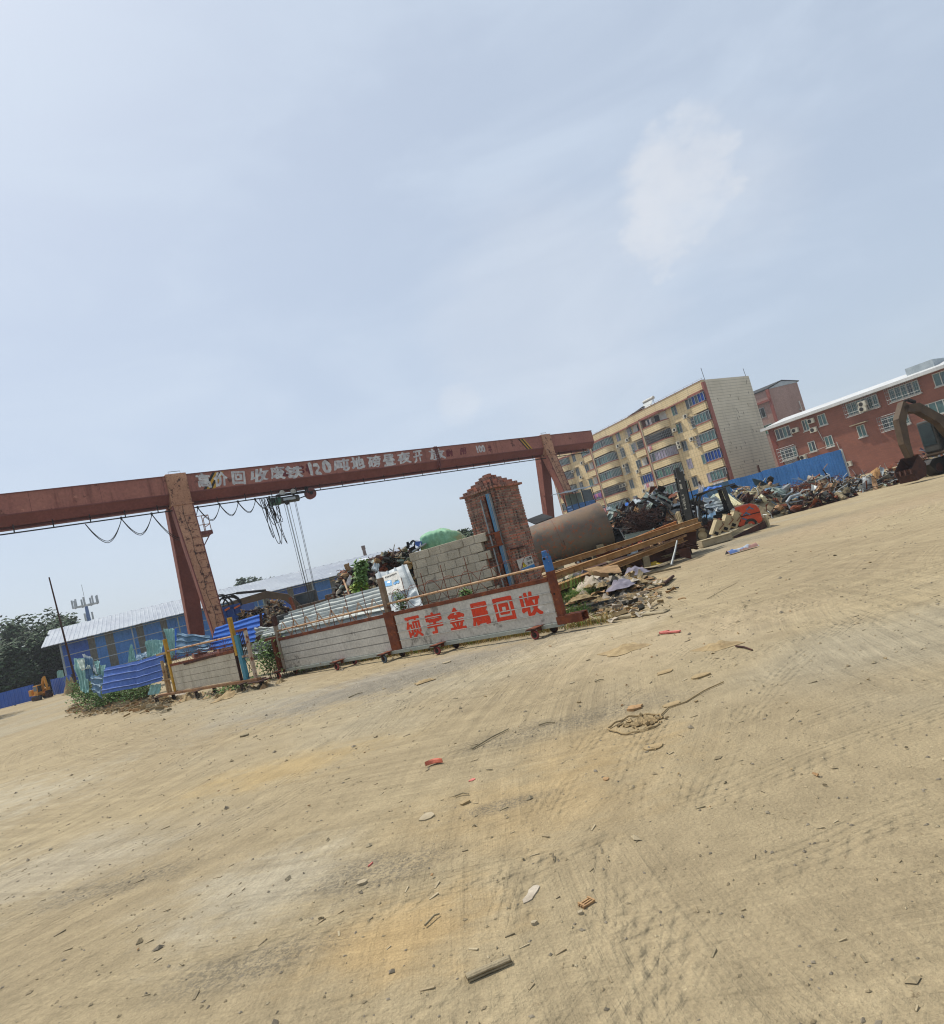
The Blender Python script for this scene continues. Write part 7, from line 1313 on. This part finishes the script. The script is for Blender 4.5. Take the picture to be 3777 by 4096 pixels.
def left_rubbish():
    rng = random.Random(9); mb = MB()
    for _ in range(900):
        f = rng.random(); px, py = 520+(1250-520)*f+rng.gauss(0, 25), 1185-45*f+rng.gauss(0, 26)
        if px > 950: py -= 12
        g = gr(*r1(px, py)); piece(mb, (g.x, g.y, .02+.03*rng.random()), rng.uniform(.05, .24), rng.choice(('sheet', 'sheet', 'angle')), rng, rng.randrange(5), .12)
    for _ in range(150):
        s = rng.uniform(-.3, 5.2); g = Frame((-10, 18.9), (-6.2, 16.0)).w(s, rng.gauss(-.25, .22), 0); cloth(mb, (g.x, g.y, 0), rng.uniform(.15, .35), rng.uniform(.12, .25), rng.uniform(.04, .13), rng, rng.randrange(5), 6)
    tag(mb.build('litter', [M['dirtcloth'], M['card'], M['concrete'], M['dirtcloth'], M['wood']]), 'muddy rags and rubble along the short gate and blue sheets', 'litter', kind='stuff')
    for k, (x, y, w, d, h, m, lab) in enumerate(((1010, 1100, 1.0, .7, .95, 'dirtcloth', 'brown sacking draped over rubble below the right blue panel'), (530, 1060, 1.0, .9, 1.1, 'dirtcloth', 'stacked muddy sacks beside the far left sheets'), (560, 1010, .9, .8, 1.5, 'concrete', 'pale crumpled sacks topping the pile at far left'), (1320, 1085, .9, .5, .2, 'clothw', 'pale rag under the short gate'), (1690, 1080, 1.2, .5, .1, 'dirtcloth', 'flat pale sacking on the dirt right of the short gate'), (1420, 1095, .8, .4, .22, 'dirtcloth', 'brown rag under the middle of the short gate'))):
        g = gr(*r1(x, y)); q = MB(); cloth(q, (g.x, g.y, 0), w, d, h, random.Random(k+40), n=18); tag(q.build('sacking', M[m], None, True, loc=(g.x, g.y, 0)), lab, 'sack')
left_rubbish()
# ------------------------------------------------------------------ single bits lying in the yard
def chunk(nm, px, py, w, d, h, m, label, cat, rot=0., seed=1, n=9):
    """a flat broken slab with a ragged outline"""
    g = gr(px, py); q = MB(); rng = random.Random(seed); k = n; ca, sa = math.cos(rot), math.sin(rot); top, bot = [], []
    for i in range(k):
        a = 2*PI*i/k; r = rng.uniform(.62, 1.08); x, y = w/2*r*math.cos(a), d/2*r*math.sin(a); p = g+V((x*ca-y*sa, x*sa+y*ca, 0)); p.z = gz(p.x, p.y); top.append(p+V((0, 0, h*rng.uniform(.5, .9)+.002))); bot.append(p+V((0, 0, -.01)))
    i = q.add(top); j = q.add(bot); c = q.add([g+V((0, 0, h*.8+.003))])
    for a in range(k): b = (a+1) % k; q.face((i+a, i+b, c)); q.face((j+a, j+b, i+b, i+a))
    return tag(q.build(nm, M[m] if isinstance(m, str) else m, None, loc=g), label, cat)
chunk('stone_slab', 1710, 3268, .13, .14, .012, 'concrete', 'pale broken slab lying in the middle foreground', 'slab', .3, 3)
chunk('paper_scrap', 2128, 3578, .16, .065, .006, 'clothw', 'white paper scrap in the right foreground', 'paper', 1.1, 5, 11)
chunk('stone_slab', 2800, 2708, .28, .16, .02, 'dirtcloth', 'long pale slab lying at right before the cloth', 'slab', .25, 7)
chunk('flat_stone', 2660, 2690, .25, .14, .012, 'dirtcloth', 'flat tan slab half buried left of the pale one', 'slab', .4, 17)
chunk('stone_slab', 1788, 2652, .2, .18, .03, 'concrete', 'flat pale stone on the grit before the lettered gate', 'slab', .1, 9)
chunk('tile_shard', 1890, 3120, .07, .06, .006, 'pink', 'small pinkish shard in the middle of the yard', 'shard', .6, 4, 6)
chunk('tile_shard', 1482, 3460, .06, .015, .006, 'pink', 'narrow pink shard in the left foreground', 'shard', 1.1, 6, 6)
chunk('cardboard_scrap', 2620, 2990, .18, .16, .012, 'dirtcloth', 'mud coloured cardboard piece at right near the rope', 'cardboard', .2, 8)
chunk('cardboard_scrap', 2540, 2835, .16, .16, .025, 'card', 'ragged brown cardboard above the coiled rope', 'cardboard', .7, 18, 12)
chunk('cardboard_scrap', 2690, 2820, .24, .14, .012, 'dirtcloth', 'flat brown cardboard right of the ragged one', 'cardboard', .3, 28, 10)
chunk('wood_chip', 2425, 3118, .04, .07, .008, 'card', 'small square chip standing at right', 'chip', .1, 2, 6)
chunk('stone', 2140, 3697, .035, .035, .015, 'concrete', 'small grey stone in the right foreground', 'stone', 0, 12, 8)
chunk('stone', 2323, 3655, .028, .028, .014, 'concrete', 'small grey stone near the little wooden frame', 'stone', 0, 13, 8)
chunk('stone_slab', 1450, 3535, .06, .06, .015, 'concrete', 'curled pale chip in the left foreground', 'chip', .9, 33, 8)
chunk('stone', 1862, 3215, .09, .06, .02, 'dirtcloth', 'oval brown stone right of the broken slab', 'stone', .4, 34, 8)
chunk('stone_slab', 980, 2945, .14, .08, .03, 'wood', 'lump of dirt and wood at the left of the yard', 'lump', .3, 35, 8)
for k, (px, py, w, d, h, m, lab) in enumerate(((2500, 2600, .55, .5, .06, 'dirtcloth', 'mud caked cloth lying before the gate end'), (2870, 2588, .4, .4, .06, 'dirtcloth', 'crumpled dirty cloth at the right of the yard'), (1700, 2728, .3, .2, .04, 'dirtcloth', 'small dirty rag before the gate'))):
    g = gr(px, py); q = MB(); cloth(q, (g.x, g.y, 0), w, d, h, random.Random(k+70), n=22, rot=.3); tag(q.build('dirty_cloth', M[m], None, True, loc=(g.x, g.y, 0)), lab, 'cloth')
def sticks():
    for k, (a, b, r, m, lab) in enumerate((((1888, 2996), (2035, 2915), .012, 'wood', 'straight dark stick lying in the middle of the yard'), ((1700, 3702), (1758, 3655), .009, 'wood', 'dark weathered stick in the left foreground'), ((2380, 2727), (2415, 2718), .012, 'wood', 'short twig before the dirty cloth'), ((1820, 3184), (1875, 3176), .01, 'wood', 'thin grey twig above the oval stone'), ((2945, 2585), (3010, 2600), .02, 'rust_dk', 'dark stick at the right edge of the yard'), ((2200, 3415), (2215, 3440), .008, 'wood', 'tiny twig in the right foreground'), ((1395, 2790), (1450, 2770), .016, 'wood', 'pale stick at the upper left of the yard'), ((2155, 2900), (2220, 2890), .012, 'wood', 'bent twig left of the coiled rope'), ((2830, 2395), (2950, 2330), .008, 'wood', 'long thin stick on the dirt at far right'))):
        A, B = gr(*a, .012), gr(*b, .012); q = MB(); md = (A+B)/2+V((.01, .02, .006)); q.tube([A, md, B], r*.6, 6, r1=r*.42); tag(q.build('stick', M[m], None, True, loc=A), lab, 'stick')
    # red plastic strips
    A, B = gr(1702, 3062, .02), gr(1772, 3048, .02); q = MB(); d = (B-A); e = V((-d.y, d.x, 0)).normalized(); q.grid(lambda u, v: A+d*u+e*((v-.5)*.05*math.sin(PI*u)+.05*math.sin(PI*u))+V((0, 0, .03*math.sin(PI*v))), 12, 4, 0, .006); tag(q.build('plastic_strip', mat('coral_plastic', 0xc26a52, 0xb46048, 3, .6), None, loc=A), 'curved red plastic strip in the middle of the yard', 'plastic scrap')
    A, B = gr(2642, 2532, .02), gr(2720, 2525, .02); q = MB(); q.bar(A, B, .06, .02); q.bar(A+V((0, .05, 0)), A+(B-A)*.45+V((.02, .06, .01)), .03, .02); tag(q.build('plastic_strip', M['pink'], None, loc=A), 'faded pink plastic strip before the rubbish heap', 'plastic scrap')
    # coiled hose
    c = gr(2545, 2900); t = thing('coiled_hose', c, 'loop of muddy hose lying at the right of the yard', 'hose'); q = MB(); q.tube([c+V((.21*math.cos(a)*(1+.1*math.sin(a*3)+.05*math.sin(a*7)), .22*math.sin(a)*(1+.06*math.sin(a*5)), .012+.006*math.sin(a*9))) for a in [2*PI*k/40 for k in range(37)]], .008, 6); q.tube([c+V((.21, .03, .01)), c+V((.33, .2, .012)), c+V((.5, .24, .01)), c+V((.72, .42, .012)), c+V((.95, .55, .008))], .006, 6); q.build('loop', M['dirtcloth'], t, True); q = MB(); rng = random.Random(4)
    for _ in range(40): piece(q, c+V((rng.gauss(.05, .08), rng.gauss(0, .08), .006)), .06, 'rod', rng, 0, .1)
    q.build('root_tangle', M['dirtcloth'], t)
    # little wooden frame and hollow log
    c = gr(2350, 3618); q = MB(); d = V((.85, .5, 0)).normalized(); e = V((-d.y, d.x, 0))
    for o in (-.03, 0, .03): q.obox(c+e*o*.55-d*.034+V((0, 0, .001)), d*.068, e*.008, V((0, 0, .009)))
    for o in (-.06, .05): q.obox(c+d*o*.5-e*.022+V((0, 0, .01)), e*.052, d*.008, V((0, 0, .004)))
    tag(q.build('wooden_grid', M['card'], None, loc=c), 'small wooden grid lying at the right foreground edge', 'wood')
    a, b = gr(1870, 3925), gr(2045, 3850); t = thing('split_log', (a+b)/2, 'grey hollow split log lying at the bottom of the yard', 'log'); d = (b-a).normalized(); e = V((-d.y, d.x, 0)); L = (b-a).length
    def fn(u, v): aa = -.5+v*(PI+1.0); r = .013*(1+.1*nz((u*6, v*5, 0), 1)); return a+d*L*u*(1+.03*nz((v*9, 0, 0), 1))+e*r*1.35*math.cos(aa)+V((0, 0, max(.001, .006+r*.6*math.sin(aa)+.002*math.sin(aa*7))))
    q = MB(); q.grid(fn, 24, 20, 0, .012); q.build('bark_half', mat('dusty_bark', 0x9a8d72, 0x7f735c, 9, .9, bump=.5), t, 'all'); q = MB(); q.bar(a+e*.028+V((0, 0, .006)), b+e*.026-d*.03+V((0, 0, .008)), .016, .01); q.build('splinter', M['dirtcloth'], t)
sticks()
def extra_bits():
    rng = random.Random(77); mb = MB()
    for _ in range(190):
        y = 3.5+16*rng.random()**1.3; x = rng.uniform(-.75, .95)*(y*.72+.6)
        if x > 2 and y > 15: continue
        k = rng.random(); L = rng.uniform(.01, .03)*(1+.11*y)
        if k < .5: piece(mb, (x, y, .008), L, 'sheet', rng, rng.randrange(4), .06)
        else: piece(mb, (x, y, .01), L*.6, 'lump', rng, rng.randrange(4), .1)
    tag(mb.build('litter', [M['dirtcloth'], M['concrete'], M['wood'], M['card']]), 'small chips, clods and scraps scattered over the open yard', 'litter', kind='stuff')
extra_bits()
def kerb():
    P = [V((1.5, 12.08, 0)), V((1.95, 11.68, 0)), V((2.35, 11.28, 0)), V((2.68, 10.96, 0))]; q = MB()
    for a, b, h0, h1 in zip(P, P[1:], (.075, .06, .04), (.06, .04, .02)):
        d = (b-a); n = V((-d.y, d.x, 0)).normalized()*.24; i = q.add([a, b, b+n, a+n]); j = q.add([a+V((0, 0, h0)), b+V((0, 0, h1)), b+n+V((0, 0, h1)), a+n+V((0, 0, h0))]); q.face((j, j+1, j+2, j+3)); 
        for k in range(4): q.face((i+k, i+(k+1) % 4, j+(k+1) % 4, j+k))
    o = q.build('kerb', mat('dusty_concrete', 0xa09377, 0x8f8268, 3, .95, bump=.5), None, bevel=.02); o['kind'] = 'structure'
kerb()
# ------------------------------------------------------------------ summer haze over the yard
def haze():
    mb = MB(); mb.obox(V((-130, -12, -1.2)), V((260, 0, 0)), V((0, 200, 0)), V((0, 0, 36))); m = bpy.data.materials.new('haze'); m.use_nodes = True; n = m.node_tree.nodes; n.remove(n['Principled BSDF']); v = n.new('ShaderNodeVolumePrincipled')
    v.inputs['Color'].default_value = (.86, .9, .96, 1); v.inputs['Density'].default_value = HAZE; v.inputs['Anisotropy'].default_value = .3; m.node_tree.links.new(v.outputs[0], n['Material Output'].inputs['Volume'])
    o = mb.build('haze', m); o['kind'] = 'stuff'; o['label'] = 'thin pale summer haze lying over the whole yard'; o['category'] = 'haze'
if HAZE > 0: haze()
